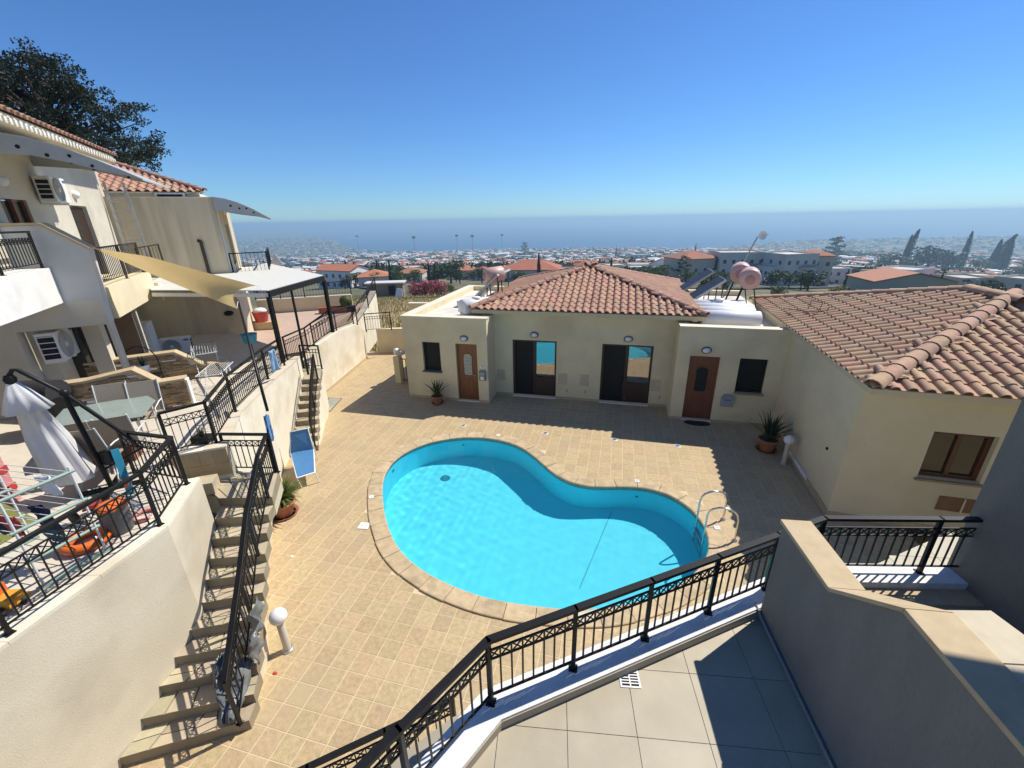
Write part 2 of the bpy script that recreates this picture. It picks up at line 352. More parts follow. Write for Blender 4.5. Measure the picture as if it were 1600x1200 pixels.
def wall_fitting(px,py,nm,mat,r=.06):
    t=W(px,py,-.4); i=min(range(n),key=lambda i:(POOL[i]-t.xy).length); p=POOL[i]-PN[i]*.004
    b=MB(); b.lathe([(.001,.02),(r*.7,.02),(r,.008),(r,0)],(p.x,p.y,-.42),12,axis=(-PN[i].x,-PN[i].y,0)); part(nm,b,mat,pool)
wall_fitting(612,742,'pool_light',M('pool_light',(.45,.62,.64))); wall_fitting(727,697,'inlet',M('pool_inlet',(.03,.30,.38)),.04); wall_fitting(992,775,'inlet',MATS['pool_inlet'],.04)
# seam line on the floor
a_=W(955,808,-.8); c_=W(905,925,-.8); b=MB(); a_.z=floor_z(a_)+.004; c_.z=floor_z(c_)+.004; b.bar(a_,c_,.012,.003); part('floor_seam',b,M('seam',(.03,.30,.37)),pool)
# water surface: a rippled sheet that really refracts, with the sun's caustics on the floor
wm=bpy.data.materials.new('pool_water'); wm.use_nodes=True; t=wm.node_tree; t.nodes.clear(); N=t.nodes.new
gl=N('ShaderNodeBsdfGlass'); gl.inputs['Color'].default_value=(.90,.995,1,1); gl.inputs['Roughness'].default_value=0; gl.inputs['IOR'].default_value=1.33
ou=N('ShaderNodeOutputMaterial'); t.links.new(gl.outputs[0],ou.inputs[0])
_wr=random.Random(31); WV=[(_wr.uniform(0,6.283),_wr.uniform(.16,.62),_wr.uniform(0,6.283)) for _ in range(26)]
def wave(x,y):
    amp=.22+.5*min(1,max(0,(-1.0-x)/3.5)); return amp*sum(.0011*l*math.sin((x*math.cos(a)+y*math.sin(a))*6.283/l+p) for a,l,p in WV)
G=.045; x0,x1=min(p.x for p in POOL)-.05,max(p.x for p in POOL)+.05; y0,y1=min(p.y for p in POOL)-.05,max(p.y for p in POOL)+.05; pin2=offs(.03)
nx,ny=int((x1-x0)/G)+1,int((y1-y0)/G)+1; vs=[]; ids={}; fs=[]; ins=[[inside((x0+i*G,y0+j*G),pin2) for i in range(nx)] for j in range(ny)]
def vid(i,j):
    if (i,j) not in ids: x,y=x0+i*G,y0+j*G; ids[(i,j)]=len(vs); vs.append((x,y,-.075+wave(x,y)))
    return ids[(i,j)]
for j in range(ny-1):
    for i in range(nx-1):
        if ins[j][i] and ins[j][i+1] and ins[j+1][i] and ins[j+1][i+1] or sum((ins[j][i],ins[j][i+1],ins[j+1][i],ins[j+1][i+1]))>=2: fs.append((vid(i,j),vid(i+1,j),vid(i+1,j+1),vid(i,j+1)))
b=MB(); b.add(vs,fs,True); pw=part('pool_water',b,wm); pw['kind']='structure'; pw.cycles.is_caustics_caster=True
for o in pool.children:
    if o.name.split('.')[0] in ('basin','floor_seam','main_drain'): o.cycles.is_caustics_receiver=True
sl.cycles.is_caustics_light=True
# small white markers and the skimmer lid
for px,py in ((579,777),(778,679),(996,749),(1151,830)):
    p=W(px,py,.04); i=min(range(n),key=lambda i:(POOL[i]-p.xy).length); q=POOL[i]+PN[i]*.22; ang=math.atan2(PN[i].y,PN[i].x)
    r=thing('depth_marker',{579:'square white depth marker on coping at left end of pool',778:'square white depth marker on coping at far left of pool',996:'square white depth marker on coping at the inward bend',1151:'square white depth marker on coping beside the pool ladder'}[px],'depth marker',(q.x,q.y,.038),'pool depth markers')
    b=MB(); b.box((q.x,q.y,.042),(.11,.11,.006),ang); part('plate',b,WHITE,r)
    text('digit','1' if px!=996 else '0',.07,BLACK,r,(q.x,q.y,.047),(math.cos(ang-1.57),math.sin(ang-1.57),0),(math.cos(ang),math.sin(ang),0),.0005)
p=W(569,822); r=thing('skimmer_lid','white square skimmer lid in paving left of pool','skimmer lid',(p.x,p.y,0)); b=MB(); b.box((p.x,p.y,.008),(.23,.2,.014),.12); bevel(part('cover',b,WHITE,r),.004); b=MB()
for dx in (-.05,.05): b.box((p.x+dx,p.y,.0165),(.02,.02,.004),.12)
part('finger_hole',b,GREYPL,r)
p=W(917,962); r=thing('skimmer_lid','cream skimmer cover in coping behind the near railing','skimmer lid',(p.x,p.y,0)); b=MB(); b.box((p.x,p.y-.05,.042),(.3,.2,.014),.35); bevel(part('cover',b,M('cream_plastic',(.66,.6,.47)),r),.004)
for k,(px,py) in enumerate(((724,665),(852,677),(960,687),(1058,697))):
    p=W(px,py); r=thing('floor_light',['leftmost of four round lights set in paving before villas','second from left of four round lights in paving','third from left of four round lights in paving','rightmost of four round lights in paving, at shadow corner'][k],'floor light',(p.x,p.y,0),'round lights in the paving')
    b=MB(); b.lathe([(.001,.008),(.07,.008)],(p.x,p.y,0),14); part('lens',b,GREYPL,r); b=MB(); b.lathe([(.07,.0),(.07,.014),(.085,.014),(.095,.001)],(p.x,p.y,0),14); part('ring',b,WHITE,r)
# ladder
base=W(1106,845,.03); r=thing('pool_ladder','chrome pool ladder with two looped handrails at right end','ladder',(base.x,base.y,0))
l1=W(1157,833,.03); 
for k,(dx,dy) in enumerate(((0,0),(.30,-.38))):
    a=Vector((1.72+dx,8.05+dy,0)); out_=Vector((.72,.45,0)).normalized()
    i=min(range(n),key=lambda i:(POOL[i]-a.xy).length); q=Vector((POOL[i].x,POOL[i].y,0)); e=Vector((PN[i].x,PN[i].y,0))
    P=[q-e*.10+V(0,0,-.85)]+[q-e*.10+V(0,0,z) for z in (-.4,0,.35,.52)]+[q-e*.10+e*(.28-.28*math.cos(t))+V(0,0,.55+.2*math.sin(t)) for t in [math.pi*j/8 for j in range(1,8)]]+[q+e*.48+V(0,0,z) for z in (.5,.3,.0)]
    b=MB(); b.tube(P,.021,8); part('handrail',b,CHROME,r); b=MB(); b.lathe([(.05,0),(.05,.02),(.025,.03)],q+e*.48+V(0,0,.0),10); part('flange',b,CHROME,r)
    if k==0: qa,ea=q,e
    else:
        for z in (-.25,-.5,-.75):
            b=MB(); b.bar(qa-ea*.10+V(0,0,z),q-e*.10+V(0,0,z),.07,.025); part('rung',b,CHROME,r)
# ================================================================== tiled roofs
def roof_tile_mesh(name, mat, w=.24, l=.37):
    prof=[(-.12,.0),(-.112,.03),(-.085,.058),(-.045,.07),(-.005,.058),(.022,.03),(.035,.004),(.075,-.004),(.12,.0)]
    mb=MB(); P=[]; lift=.022; n=len(prof)
    for x,z in prof: P.append((x*w/.24,0,z+lift))
    for x,z in prof: P.append((x*w/.24,l,z))
    for x,z in prof: P.append((x*w/.24,.004,z+lift-.018))
    F=[(i,i+1,n+i+1,n+i) for i in range(n-1)]; mb.add(P,F,True)
    mb.add(P,[(2*n+i,2*n+i+1,i+1,i) for i in range(n-1)])
    return mb.mesh(name,mat)
def roof_slope(parent, P0, e, up, width, depth, test, me, quota, restmb, w=.24, row=.335):
    """tiles over a slope: P0 eave corner, e along the eave, up = unit vector up the slope"""
    e=Vector(e).normalized(); up=Vector(up).normalized(); nn=e.cross(up).normalized(); cnt=0
    if nn.z<0: nn=-nn
    for j in range(int(depth/row)+1):
        for i in range(int(width/w)+1):
            a=(i+.5)*w; b_=j*row
            if not test(a,b_): continue
            jx=random.uniform(-.004,.004); o=Vector(P0)+e*(a+jx)+up*(b_-.03)+nn*.012
            m=Matrix(((e.x,up.x,nn.x,o.x),(e.y,up.y,nn.y,o.y),(e.z,up.z,nn.z,o.z),(0,0,0,1)))
            if e.cross(up).z<0: m=Matrix(((-e.x,up.x,nn.x,o.x),(-e.y,up.y,nn.y,o.y),(-e.z,up.z,nn.z,o.z),(0,0,0,1)))
            if cnt<quota[0]: inst('roof_tile',me,parent,m); cnt+=1
            else:
                restmb.k=random.random(); restmb.add([m@v.co for v in me.vertices],[tuple(p.vertices) for p in me.polygons],True)
    quota[0]-=cnt
def cap_mesh(name, mat, r=.115, l=.42):
    mb=MB(); n=7; P=[]
    for k,(y,rr) in enumerate(((0,r*1.12),(l,r*.92))):
        for i in range(n): t=math.pi*i/(n-1); P.append((rr*math.cos(t),y,rr*math.sin(t)*.8))
    mb.add(P,[(i,n+i,n+i+1,i+1) for i in range(n-1)],True)
    Q=[(P[i][0]*.84,.004,P[i][2]*.84) for i in range(n)]
    mb.add([P[i] for i in range(n)]+Q,[(i,i+1,n+i+1,n+i) for i in range(n-1)])
    return mb.mesh(name,mat)
def caps(parent, a, b, me, l=.36, lift=.03):
    a=Vector(a); b=Vector(b); d=(b-a); L_=d.length; d.normalize(); r=d.cross(V(0,0,1)).normalized(); nn=r.cross(d)
    for k in range(int(L_/l)+1):
        o=a+d*(k*l)+nn*lift; inst('ridge_tile',me,parent,Matrix(((r.x,d.x,nn.x,o.x),(r.y,d.y,nn.y,o.y),(r.z,d.z,nn.z,o.z),(0,0,0,1))))
TILE_P=roof_tile_mesh('roof_tile',ROOFT); TILE_W=roof_tile_mesh('roof_tile_buff',ROOFW,.26,.40); CAP_P=cap_mesh('ridge_tile',ROOFT); CAP_W=cap_mesh('ridge_tile_buff',ROOFW,.15,.50)
# ================================================================== twin villas behind the pool
villa=thing('villa','low cream twin villa with hipped pink tile roof behind the pool','house',(-1.2,14.5,0))
XL0,XL1,XR0,XR1,YF,YR=-7.33,-4.22,1.88,4.88,13.3,14.2
SL=[(-3.55,-1.96),(-.40,1.27)]
b=MB()
wall(b,(XL0,YF),(XL1,YF),0,3.05,.3,[(.70,1.37,1.08,2.16),(1.955,2.735,.03,2.16)])
wall(b,(XL1,YF+.3),(XL1,YR),0,3.05,.3); wall(b,(XL0,20.4),(XL0,YF+.3),0,3.05,.3)
wall(b,(XL1-.3,YR),(XR0+.3,YR),0,3.18,.3,[(SL[0][0]-XL1+.3,SL[0][1]-XL1+.3,.03,2.15),(SL[1][0]-XL1+.3,SL[1][1]-XL1+.3,.03,2.15)])
wall(b,(XR0,YF),(XR1,YF),0,3.05,.3,[(.39,1.25,.03,2.16),(1.79,2.56,1.05,2.16)])
wall(b,(XR0,YR),(XR0,YF+.3),0,3.05,.3)
wall(b,(XL0,20.7),(XR1+.3,20.7),0,3.05,.3,side=-1)
part('wall',b,CREAM,villa)
SCREED=M('roof_screed',(.74,.70,.62),(.62,.58,.5),rough=.9,scale=1.5,stain=(.5,.46,.4),sscale=1); part('flat_roof',MB().box(((XL0+XL1)/2,17.0,2.80),(3.0,6.8,.1)),SCREED,villa); part('flat_roof',MB().box(((XR0+XR1)/2+.2,17.0,2.80),(3.2,6.8,.1)),SCREED,villa)
for c_,s_ in ((((XL0+XL1)/2,YF+.13,3.062),(3.16,.34,.03)),((XL0+.13,17.1,3.062),(.34,7.0,.03)),(((XR0+XR1)/2,YF+.13,3.062),(3.02,.34,.03))): part('parapet_cap',MB().box(c_,s_),CREAMW,villa)
for c_,s_ in ((((XL0+XL1)/2-.0,YF-.012,.045),(3.16,.02,.09)),(((XL1+XR0)/2,YR-.012,.045),(6.08,.02,.09)),(((XR0+XR1)/2,YF-.012,.045),(3.0,.02,.09))): part('skirting',MB().box(c_,s_),STONECAP,villa)
# recessed room interior behind glass
b=MB(); b.box((-1.2,16.4,1.3),(6.0,.05,2.6)); part('interior_wall',b,DARKV,villa)
SCREEN=M('insect_screen',(.012,.012,.012),(.016,.016,.0155),rough=.55,spec=.2)
def opening_window(par,x0,x1,y,z0,z1,mat=WOODD,sill=STONECAP,leaves=1,ins=.12,glassm=None,fw=.06):
    w=part('window',MB().bar((x0+fw/2,y+ins,z0),(x0+fw/2,y+ins,z1),fw,.07).bar((x1-fw/2,y+ins,z0),(x1-fw/2,y+ins,z1),fw,.07).bar((x0+fw,y+ins,z1-fw/2),(x1-fw,y+ins,z1-fw/2),.07,fw).bar((x0+fw,y+ins,z0+fw/2),(x1-fw,y+ins,z0+fw/2),.07,fw),mat,par)
    for k in range(leaves):
        a=x0+fw+(x1-x0-2*fw)*k/leaves; c=x0+fw+(x1-x0-2*fw)*(k+1)/leaves
        if k: part('mullion',MB().bar((a,y+ins-.005,z0+fw),(a,y+ins-.005,z1-fw),.07,.06),mat,w)
        part('pane',MB().box(((a+c)/2,y+ins+.02,(z0+z1)/2),(c-a-(.04 if leaves>1 else 0),.012,z1-z0-2*fw)),glassm or GLASS,w)
    part('sill',MB().box(((x0+x1)/2,y+.02,z0-.022),(x1-x0+.06,.30,.035)),sill,w)
    return w
opening_window(villa,XL0+.70,XL0+1.37,YF,1.10,2.16,mat=BLACK,sill=GREYPL,glassm=SCREEN)
opening_window(villa,XR0+1.79,XR0+2.56,YF,1.07,2.16,mat=BLACK,glassm=SCREEN)
def panel_door(par,x0,x1,y,z1,mat,arch_glass,knob_right=True):
    d=part('door',MB().box(((x0+x1)/2,y+.14,(z1+.03)/2),(x1-x0-.12,.05,z1-.07)),mat,par)
    f=MB()
    for xx in (x0+.03,x1-.03): f.box((xx,y+.13,(z1+.03)/2),(.06,.1,z1-.03))
    f.box(((x0+x1)/2,y+.13,z1-.03),(x1-x0-.12,.1,.06)); part('door_frame',f,mat,d)
    cx=(x0+x1)/2; w=(x1-x0)*.21
    # moulded lower panel and arched light
    m=MB(); m.box((cx,y+.108,.52),(w*2.15,.02,.62)); bevel(part('panel',m,mat,d),.012)
    pts=[]
    for k in range(9): t=math.pi*k/8; pts.append(V(cx+w*math.cos(t),y+.108,1.66+.13*math.sin(t)))
    pts+=[V(cx-w,y+.108,1.02)]+[V(cx-w*math.cos(math.pi*k/6),y+.108,1.02-.06*math.sin(math.pi*k/6)) for k in range(1,6)]+[V(cx+w,y+.108,1.02)]
    part('glass_light',MB().slab([p for p in pts],(0,.012,0)),arch_glass,d)
    fr=MB(); fr.tube(pts+[pts[0]],.016,6); part('light_moulding',fr,mat,d)
    k=MB(); kx=x1-.11 if knob_right else x0+.11; k.tube([(kx,y+.12,1.0),(kx,y+.06,1.0),(kx-.09*(1 if knob_right else -1),y+.06,1.0)],.012,6); part('handle',k,CHROME,d)
    part('threshold',MB().box((cx,y+.10,.018),(x1-x0+.04,.26,.035)),WHITEP,par)
    return d
LEADG=M('leaded_glass',(.42,.44,.42),(.20,.22,.21),rough=.25,scale=30,spec=.8)
panel_door(villa,XL0+1.955,XL0+2.735,YF,2.16,WOOD,LEADG)
panel_door(villa,XR0+.39,XR0+1.25,YF,2.16,M('door_wood_red',(.19,.058,.022),(.13,.042,.018),rough=.4,scale=3,squash=(8,8,.6)),GLASS)
for k,(x0,x1) in enumerate(SL):
    d=part('sliding_door',MB(),WOODD,villa); m=MB(); y=YR+.12; xm=(x0+x1)/2
    m.box((x0+.035,y,1.08),(.07,.1,2.1)); m.box((x1-.035,y,1.08),(.07,.1,2.1)); m.box((xm,y,2.115),(x1-x0-.14,.1,.07)); m.box((xm,y,.045),(x1-x0-.14,.1,.05)); m.box((xm,y-.02,1.08),(.09,.06,2.0)); m.box(((xm+x1)/2,y-.015,.42),((x1-x0)/2-.115,.05,.70))
    d.data=m.mesh('sliding_door',WOODD)
    part('pane',MB().box(((x0+xm)/2,y+.03,1.08),((x1-x0)/2-.11,.012,2.0)),SCREEN,d)
    part('pane',MB().box(((xm+x1)/2,y+.01,1.43),((x1-x0)/2-.12,.012,1.30)),GLASSM,d,label='pane that mirrors the blue pool')
    part('threshold',MB().box((xm,YR+.05,.015),(x1-x0,.24,.03)),WHITEP,villa)
def wall_lamp(par,x,y,z,nrm=(0,-1,0)):
    l=part('wall_lamp',MB().lathe([(.001,.0),(.15,.0),(.15,.03),(.13,.05)],(x,y,z),14,axis=nrm,squash=(1,.7)),GREYPL,par)
    part('diffuser',MB().lathe([(.115,.05),(.10,.08),(.05,.105),(.001,.11)],(x,y,z),14,axis=nrm,squash=(1,.7)),WHITE,l)
wall_lamp(villa,XL0+2.30,YF-.002,2.36); wall_lamp(villa,-2.75,YR-.002,2.36); wall_lamp(villa,.43,YR-.002,2.36); wall_lamp(villa,XR0+.82,YF-.002,2.36)
# service hatches, taps, bell
for x in (-4.0,-1.72,-.95,1.45): part('service_hatch',MB().box((x,YR-.006,.78),(.32,.012,.42)),M('hatch_cream',(.60,.52,.345)),villa)
for x in (-1.55,-.9,1.62):
    part('garden_tap',MB().tube([(x,YR,.38),(x,YR-.07,.38),(x,YR-.08,.32)],.014,6),M('brass',(.45,.3,.12),metal=.8,rough=.35),villa)
part('doorbell',MB().box((XL0+1.75,YF-.01,1.15),(.05,.02,.08)),WHITE,villa); part('doorbell',MB().box((XR0+1.38,YF-.01,1.18),(.05,.02,.08)),WHITE,villa)
xx=XL0+2.92
nb=part('house_number',MB().box((xx,YF-.012,1.36),(.16,.02,.10)),WHITE,villa); text('digit','15',.085,BLACK,nb,(xx,YF-.024,1.36),(1,0,0),(0,0,1),.001)
mbx=part('mailbox',MB().box((xx,YF-.06,1.06),(.22,.12,.34)),M('mailbox_grey',(.20,.23,.26),rough=.4,metal=.3),villa,label='grey mailbox under the number 15 plate'); part('flap',MB().box((xx,YF-.126,1.13),(.17,.012,.07)),M('mailbox_flap',(.32,.35,.38),rough=.4,metal=.3),mbx); part('notice',MB().box((xx,YF-.123,.98),(.12,.004,.12)),WHITE,mbx)
mx_=XR0+1.62; b=MB(); b.slab([V(mx_-.17,YF-.13,.62),V(mx_+.17,YF-.13,.62),V(mx_+.17,YF-.13,.88),V(mx_+.12,YF-.13,.97),V(mx_,YF-.13,1.0),V(mx_-.12,YF-.13,.97),V(mx_-.17,YF-.13,.88)],(0,.13,0))
mb2=part('mailbox',b,M('mailbox_white',(.30,.34,.37),(.25,.29,.32),rough=.45),villa,label='arched pale mailbox beside the right door'); part('slot',MB().box((mx_,YF-.133,.84),(.2,.008,.035)),GREYPL,mb2)
# hipped roof
EZ=3.26; ex0,ex1,ey0=-4.95,2.68,13.86; AP=V(-1.14,17.7,4.33); ey1=2*AP.y-ey0
roofbase=MB()
for q in (((ex0,ey0),(ex1,ey0)),((ex1,ey0),(ex1,ey1)),((ex1,ey1),(ex0,ey1)),((ex0,ey1),(ex0,ey0))): roofbase.quad(V(*q[0],EZ-.015),V(*q[1],EZ-.015),AP-V(0,0,.02))
roofbase.prism([(ex0+.04,ey0+.04),(ex1-.04,ey0+.04),(ex1-.04,ey1-.04),(ex0+.04,ey1-.04)],EZ-.15,EZ-.02)
roof=part('roof',roofbase,FASCIA,villa)
quota=[300]; rest=MB(); hw=(ex1-ex0)/2; dp=math.hypot(AP.y-ey0,AP.z-EZ)
upf=(V(AP.x,AP.y,AP.z)-V(AP.x,ey0,EZ)).normalized(); upr=(AP-V(ex1,AP.y,EZ)).normalized(); upl=(AP-V(ex0,AP.y,EZ)).normalized()
tri=lambda a,b_: abs(a-hw)<hw*(1-b_/dp)+.02
roof_slope(roof,V(ex0,ey0,EZ),(1,0,0),upf,2*hw,dp,tri,TILE_P,quota,rest)
hd=AP.y-ey0; dpr=math.hypot(hw,AP.z-EZ); tri2=lambda a,b_: abs(a-hd)<hd*(1-b_/dpr)+.02
roof_slope(roof,V(ex1,ey0,EZ),(0,1,0),upr,2*hd,dpr,tri2,TILE_P,quota,rest)
roof_slope(roof,V(ex0,ey1,EZ),(0,-1,0),upl,2*hd,dpr,tri2,TILE_P,quota,rest)
part('roof_tile_field',rest,ROOFT,roof,kind='stuff')
for c in ((ex0,ey0),(ex1,ey0),(ex1,ey1),(ex0,ey1)): caps(roof,V(*c,EZ+.02),AP,CAP_P)
# ================================================================== right wing villa
wr=math.radians(-1.9); ev=V(math.sin(-wr),math.cos(wr),0); fv=V(math.cos(wr),math.sin(wr),0)   # along wing, across wing
C0=V(4.74,8.97,0)
wing=thing('villa','cream villa with large buff tile hip roof at right of pool','house',C0+V(3,4,0))
def wp(a,c,z=0): return C0+fv*a+ev*c+V(0,0,z)
b=MB(); q=lambda a,c:(wp(a,c).x,wp(a,c).y)
wall(b,q(0,8.6),q(0,0),0,3.02,.3); wall(b,q(.3,0),q(7.6,0),0,3.02,.3,[(1.02,2.02,1.2,2.22)])
wall(b,q(7.6,.3),q(7.6,8.6),0,3.02,.3); wall(b,q(.3,8.3),q(7.3,8.3),0,3.02,.3)
part('wall',b,CREAM,wing)
b=MB(); 
for a_,c_ in (((-.012,8.3),(-.012,-.0)),): b.bar(wp(-.014,4.2,.08),wp(-.014,-.02,.08),.028,.16)
b.bar(wp(0,-.014,.06),wp(7.6,-.014,.06),.028,.12); part('skirting',b,STONECAP,wing)
# window in wing (frame in wing axes)
w0,w1,z0,z1=1.32,2.32,1.2,2.22; wm_=MB()
for a_ in (w0+.04,w1-.04,(w0+w1)/2): wm_.bar(wp(a_,.14,z0),wp(a_,.14,z1),.08,.07,up=ev)
wm_.bar(wp(w0,.141,z1-.04),wp(w1,.141,z1-.04),.07,.08); wm_.bar(wp(w0,.141,z0+.04),wp(w1,.141,z0+.04),.07,.08)
win=part('window',wm_,M('frame_wood_red',(.115,.04,.02),(.085,.03,.016),rough=.4,scale=3,squash=(8,8,.6)),wing); 
for k in range(2):
    a_=w0+.08+k*.44; part('pane',MB().slab([wp(a_,.15,z0+.08),wp(a_+.38,.15,z0+.08),wp(a_+.38,.15,z1-.08),wp(a_,.15,z1-.08)],ev*.012),GLASS,win)
part('sill',MB().slab([wp(w0-.04,-.06,z0-.05),wp(w1+.04,-.06,z0-.05),wp(w1+.04,.13,z0-.05),wp(w0-.04,.13,z0-.05)],(0,0,.045)),M('sill_brown',(.33,.25,.15)),win)
vb=part('vent_panel',MB().slab([wp(1.80,-.02,.52),wp(2.6,-.02,.52),wp(2.6,-.02,.84),wp(1.80,-.02,.84)],ev*.02),M('vent_brown',(.23,.12,.05),(.18,.09,.04),rough=.6),wing); part('mullion',MB().bar(wp(2.2,-.028,.52),wp(2.2,-.028,.84),.03,.02),CREAMW,vb)
part('wall_outlet',MB().tube([wp(.02,.7,1.27),wp(-.03,.7,1.27)],.035,8),DARKV,wing)
b=MB(); b.bar(wp(-.03,1.2,.16),wp(-.03,2.9,.16),.03,.10); part('patch',b,WHITEP,wing)
WE=3.16; n0=wp(-.14,-.5,WE); n1=wp(-.14,8.75,WE); n2=wp(7.75,8.75,WE); n3=wp(7.75,-.5,WE); A2=wp(3.8,3.3,4.22); A1=wp(3.8,4.6,4.22)
b=MB(); b.quad(n0,A2,A1,n1); b.quad(n0,n3,A2); b.quad(n3,n2,A1,A2); b.quad(n2,n1,A1); 
b.add([p+V(0,0,dz) for dz in (-.13,-.01) for p in (n0+fv*.04+ev*.04,n3-fv*.04+ev*.04,n2-fv*.04-ev*.04,n1+fv*.04-ev*.04)],[(3,2,1,0),(0,1,5,4),(1,2,6,5),(2,3,7,6),(3,0,4,7)])
wroof=part('roof',b,FASCIA,wing); quota=[215]; rest=MB()
LW=(n1-n0).length; upL=(A2-n0)-ev*((A2-n0).dot(ev)); dL=upL.length; y2=(A2-n0).dot(ev); y1=(A1-n0).dot(ev)
tL=lambda a,b_: a>y2*b_/dL-.02 and a<LW-(LW-y1)*b_/dL+.02
roof_slope(wroof,n0,ev,upL,LW,dL,tL,TILE_W,quota,rest,.26,.36)
upF=(A2-n0)-fv*((A2-n0).dot(fv)); dF=upF.length; xw=(A2-n0).dot(fv); FW=(n3-n0).length; quota=[85]
tF=lambda a,b_: a>xw*b_/dF-.02 and a<FW-(FW-xw)*b_/dF+.02 
roof_slope(wroof,n0,fv,upF,FW*.62,dF,tF,TILE_W,quota,rest,.26,.36)
part('roof_tile_field',rest,ROOFW,wroof,kind='stuff')
caps(wroof,n0+V(0,0,.03),A2+V(0,0,.03),CAP_W,.42,.03); caps(wroof,n1,A1,CAP_W,.42,.03); caps(wroof,A1,A2,CAP_W,.42,.05); caps(wroof,n3,A2,CAP_W,.42,.03)
# aerial lying on the roof
r=thing('aerial','rusty fallen wire aerial lying on the buff tile roof','aerial',W(1262,497,3.75)); c=WP(1262,493,n0,(upL.cross(ev)).normalized())+V(0,0,.12)
b=MB(); b.tube([c+V(-.5,.5,-.02),c+V(0,0,.0),c+V(.35,-.2,.05)],.012,5); b.tube([c+V(.2,-.1,0),c+V(.25,-.15,.28),c+V(.05,.1,.32),c+V(0,.1,.05)],.012,5); b.tube([c+V(.35,-.2,0),c+V(.42,-.2,.2)],.012,5); part('wire_frame',b,M('rust',(.20,.09,.05),(.14,.07,.04)),r)
# ================================================================== roof plant: tanks and solar panels
def cyl_tank(name,label,group,a,b_,r,mat,bands=0,lid=False,legs=None,endmat=None):
    a=Vector(a); b_=Vector(b_); d=(b_-a); L_=d.length; d.normalize(); t=thing(name,label,'water tank',(a+b_)/2-V(0,0,r),group)
    prof=[(.001,-.07*r/.3),(r*.55,-.055*r/.3),(r*.85,-.03*r/.3),(r,.0)]
    for k in range(bands): z=L_*(k+1)/(bands+1); prof+=[(r,z-.04),(r*1.03,z-.02),(r*1.03,z+.02),(r,z+.04)]
    prof+=[(r,L_),(r*.85,L_+.03*r/.3),(r*.55,L_+.055*r/.3),(.001,L_+.07*r/.3)]
    part('shell',MB().lathe(prof,a,18,axis=d),mat,t)
    if endmat: part('end_plate',MB().lathe([(.001,-.085),(r*.45,-.085),(r*.5,-.06)],a,14,axis=d),endmat,t)
    if lid: m=(a+b_)/2; part('lid',MB().lathe([(.17,0),(.17,.05),(.14,.07),(.001,.075)],m+V(0,0,r-.02),12),mat,t)
    if legs is not None:
        b=MB(); s=d.cross(V(0,0,1)).normalized()
        for k in (.15,.85):
            p=a.lerp(b_,k)
            for sg in (-1,1): b.bar(p+s*(sg*r*.5)-V(0,0,r*.85),V(p.x+s.x*sg*r*1.1,p.y+s.y*sg*r*1.1,legs),.035)
        part('stand',b,BLACK,t)
    return t
RZ=2.86
cyl_tank('water_tank','white round-ended water tank on left flat roof',None,WY(722,479,14.55)+V(0,0,-.02),V(-4.75,15.6,3.12),.28,WHITE,0,True)
cyl_tank('solar_boiler','pink solar boiler on stand above the left flat roof',None,WY(759,431,16.2),WY(785,427,16.6),.29,PINK,0,False,RZ,M('pink_end',(.52,.28,.23)))
def solar_panel(label,c,w,l,tilt,rz):
    t=thing('solar_collector',label,'solar panel',(c[0],c[1],RZ),'rooftop solar collectors')
    R_=Matrix.Translation(Vector(c))@Matrix.Rotation(rz,4,'Z')@Matrix.Rotation(tilt,4,'X'); f=lambda x,y,z:R_@V(x,y,z)
    b=MB(); b.hexa([f(-w/2,-l/2,0),f(w/2,-l/2,0),f(w/2,l/2,0),f(-w/2,l/2,0),f(-w/2,-l/2,.08),f(w/2,-l/2,.08),f(w/2,l/2,.08),f(-w/2,l/2,.08)]); part('casing',b,GALV,t)
    b=MB(); b.hexa([f(-w/2+.03,-l/2+.03,.081),f(w/2-.03,-l/2+.03,.081),f(w/2-.03,l/2-.03,.081),f(-w/2+.03,l/2-.03,.081),f(-w/2+.03,-l/2+.03,.088),f(w/2-.03,-l/2+.03,.088),f(w/2-.03,l/2-.03,.088),f(-w/2+.03,l/2-.03,.088)]); part('absorber',b,PANELK,t)
    b=MB()
    for sx in (-1,1): q=f(sx*w*.42,l/2-.1,0); b.bar(q,(q.x,q.y,RZ),.03); q=f(sx*w*.42,-l/2+.1,0); b.bar(q,(q.x,q.y,RZ),.03)
    part('support_leg',b,BLACK,t)
solar_panel('black solar panel leaning on left flat roof under pink boiler',(-5.15,17.0,3.55),2.0,1.7,math.radians(42),math.radians(-90))
solo('roof_box',MB().box((-6.1,16.3,2.98),(.42,.4,.26)),WHITEP,'small white masonry box on left flat roof beside solar panel','roof box')
solo('roof_mat',MB().box((-4.62,14.1,2.862),(.7,.5,.02),.2),DARKV,'black sheet lying on left flat roof by the white tank','sheet')
for k in range(4):
    y=14.25+k*.62; cyl_tank('water_tank',['nearest of four white water tanks on right flat roof','second nearest of four white water tanks on right flat roof','third nearest of four white water tanks on right flat roof','farthest of four white water tanks on right flat roof'][k],'white tanks on right roof',V(2.62,y,3.13),V(4.25,y+.02,3.13),.26,WHITE,0,k==3)
cyl_tank('solar_boiler','nearer of two pink solar boilers on stand, right roof','pink boilers on right roof',WY(1172,437,16.6),WY(1172,437,16.6)+V(.22,.95,0),.35,PINK,0,False,RZ,MATS['pink_end'])
cyl_tank('solar_boiler','farther pink solar boiler partly behind its twin','pink boilers on right roof',WY(1157,428,17.9),WY(1157,428,17.9)+V(.22,.95,0),.36,PINK,0,False,RZ,MATS['pink_end'])
solar_panel('nearer grey edged solar panel in front of pink boiler pair',(2.95,16.9,3.50),1.1,1.7,math.radians(36),math.radians(-90))
solar_panel('farther grey edged solar panel behind the nearer one',(2.85,18.6,3.58),1.1,1.7,math.radians(36),math.radians(-90))
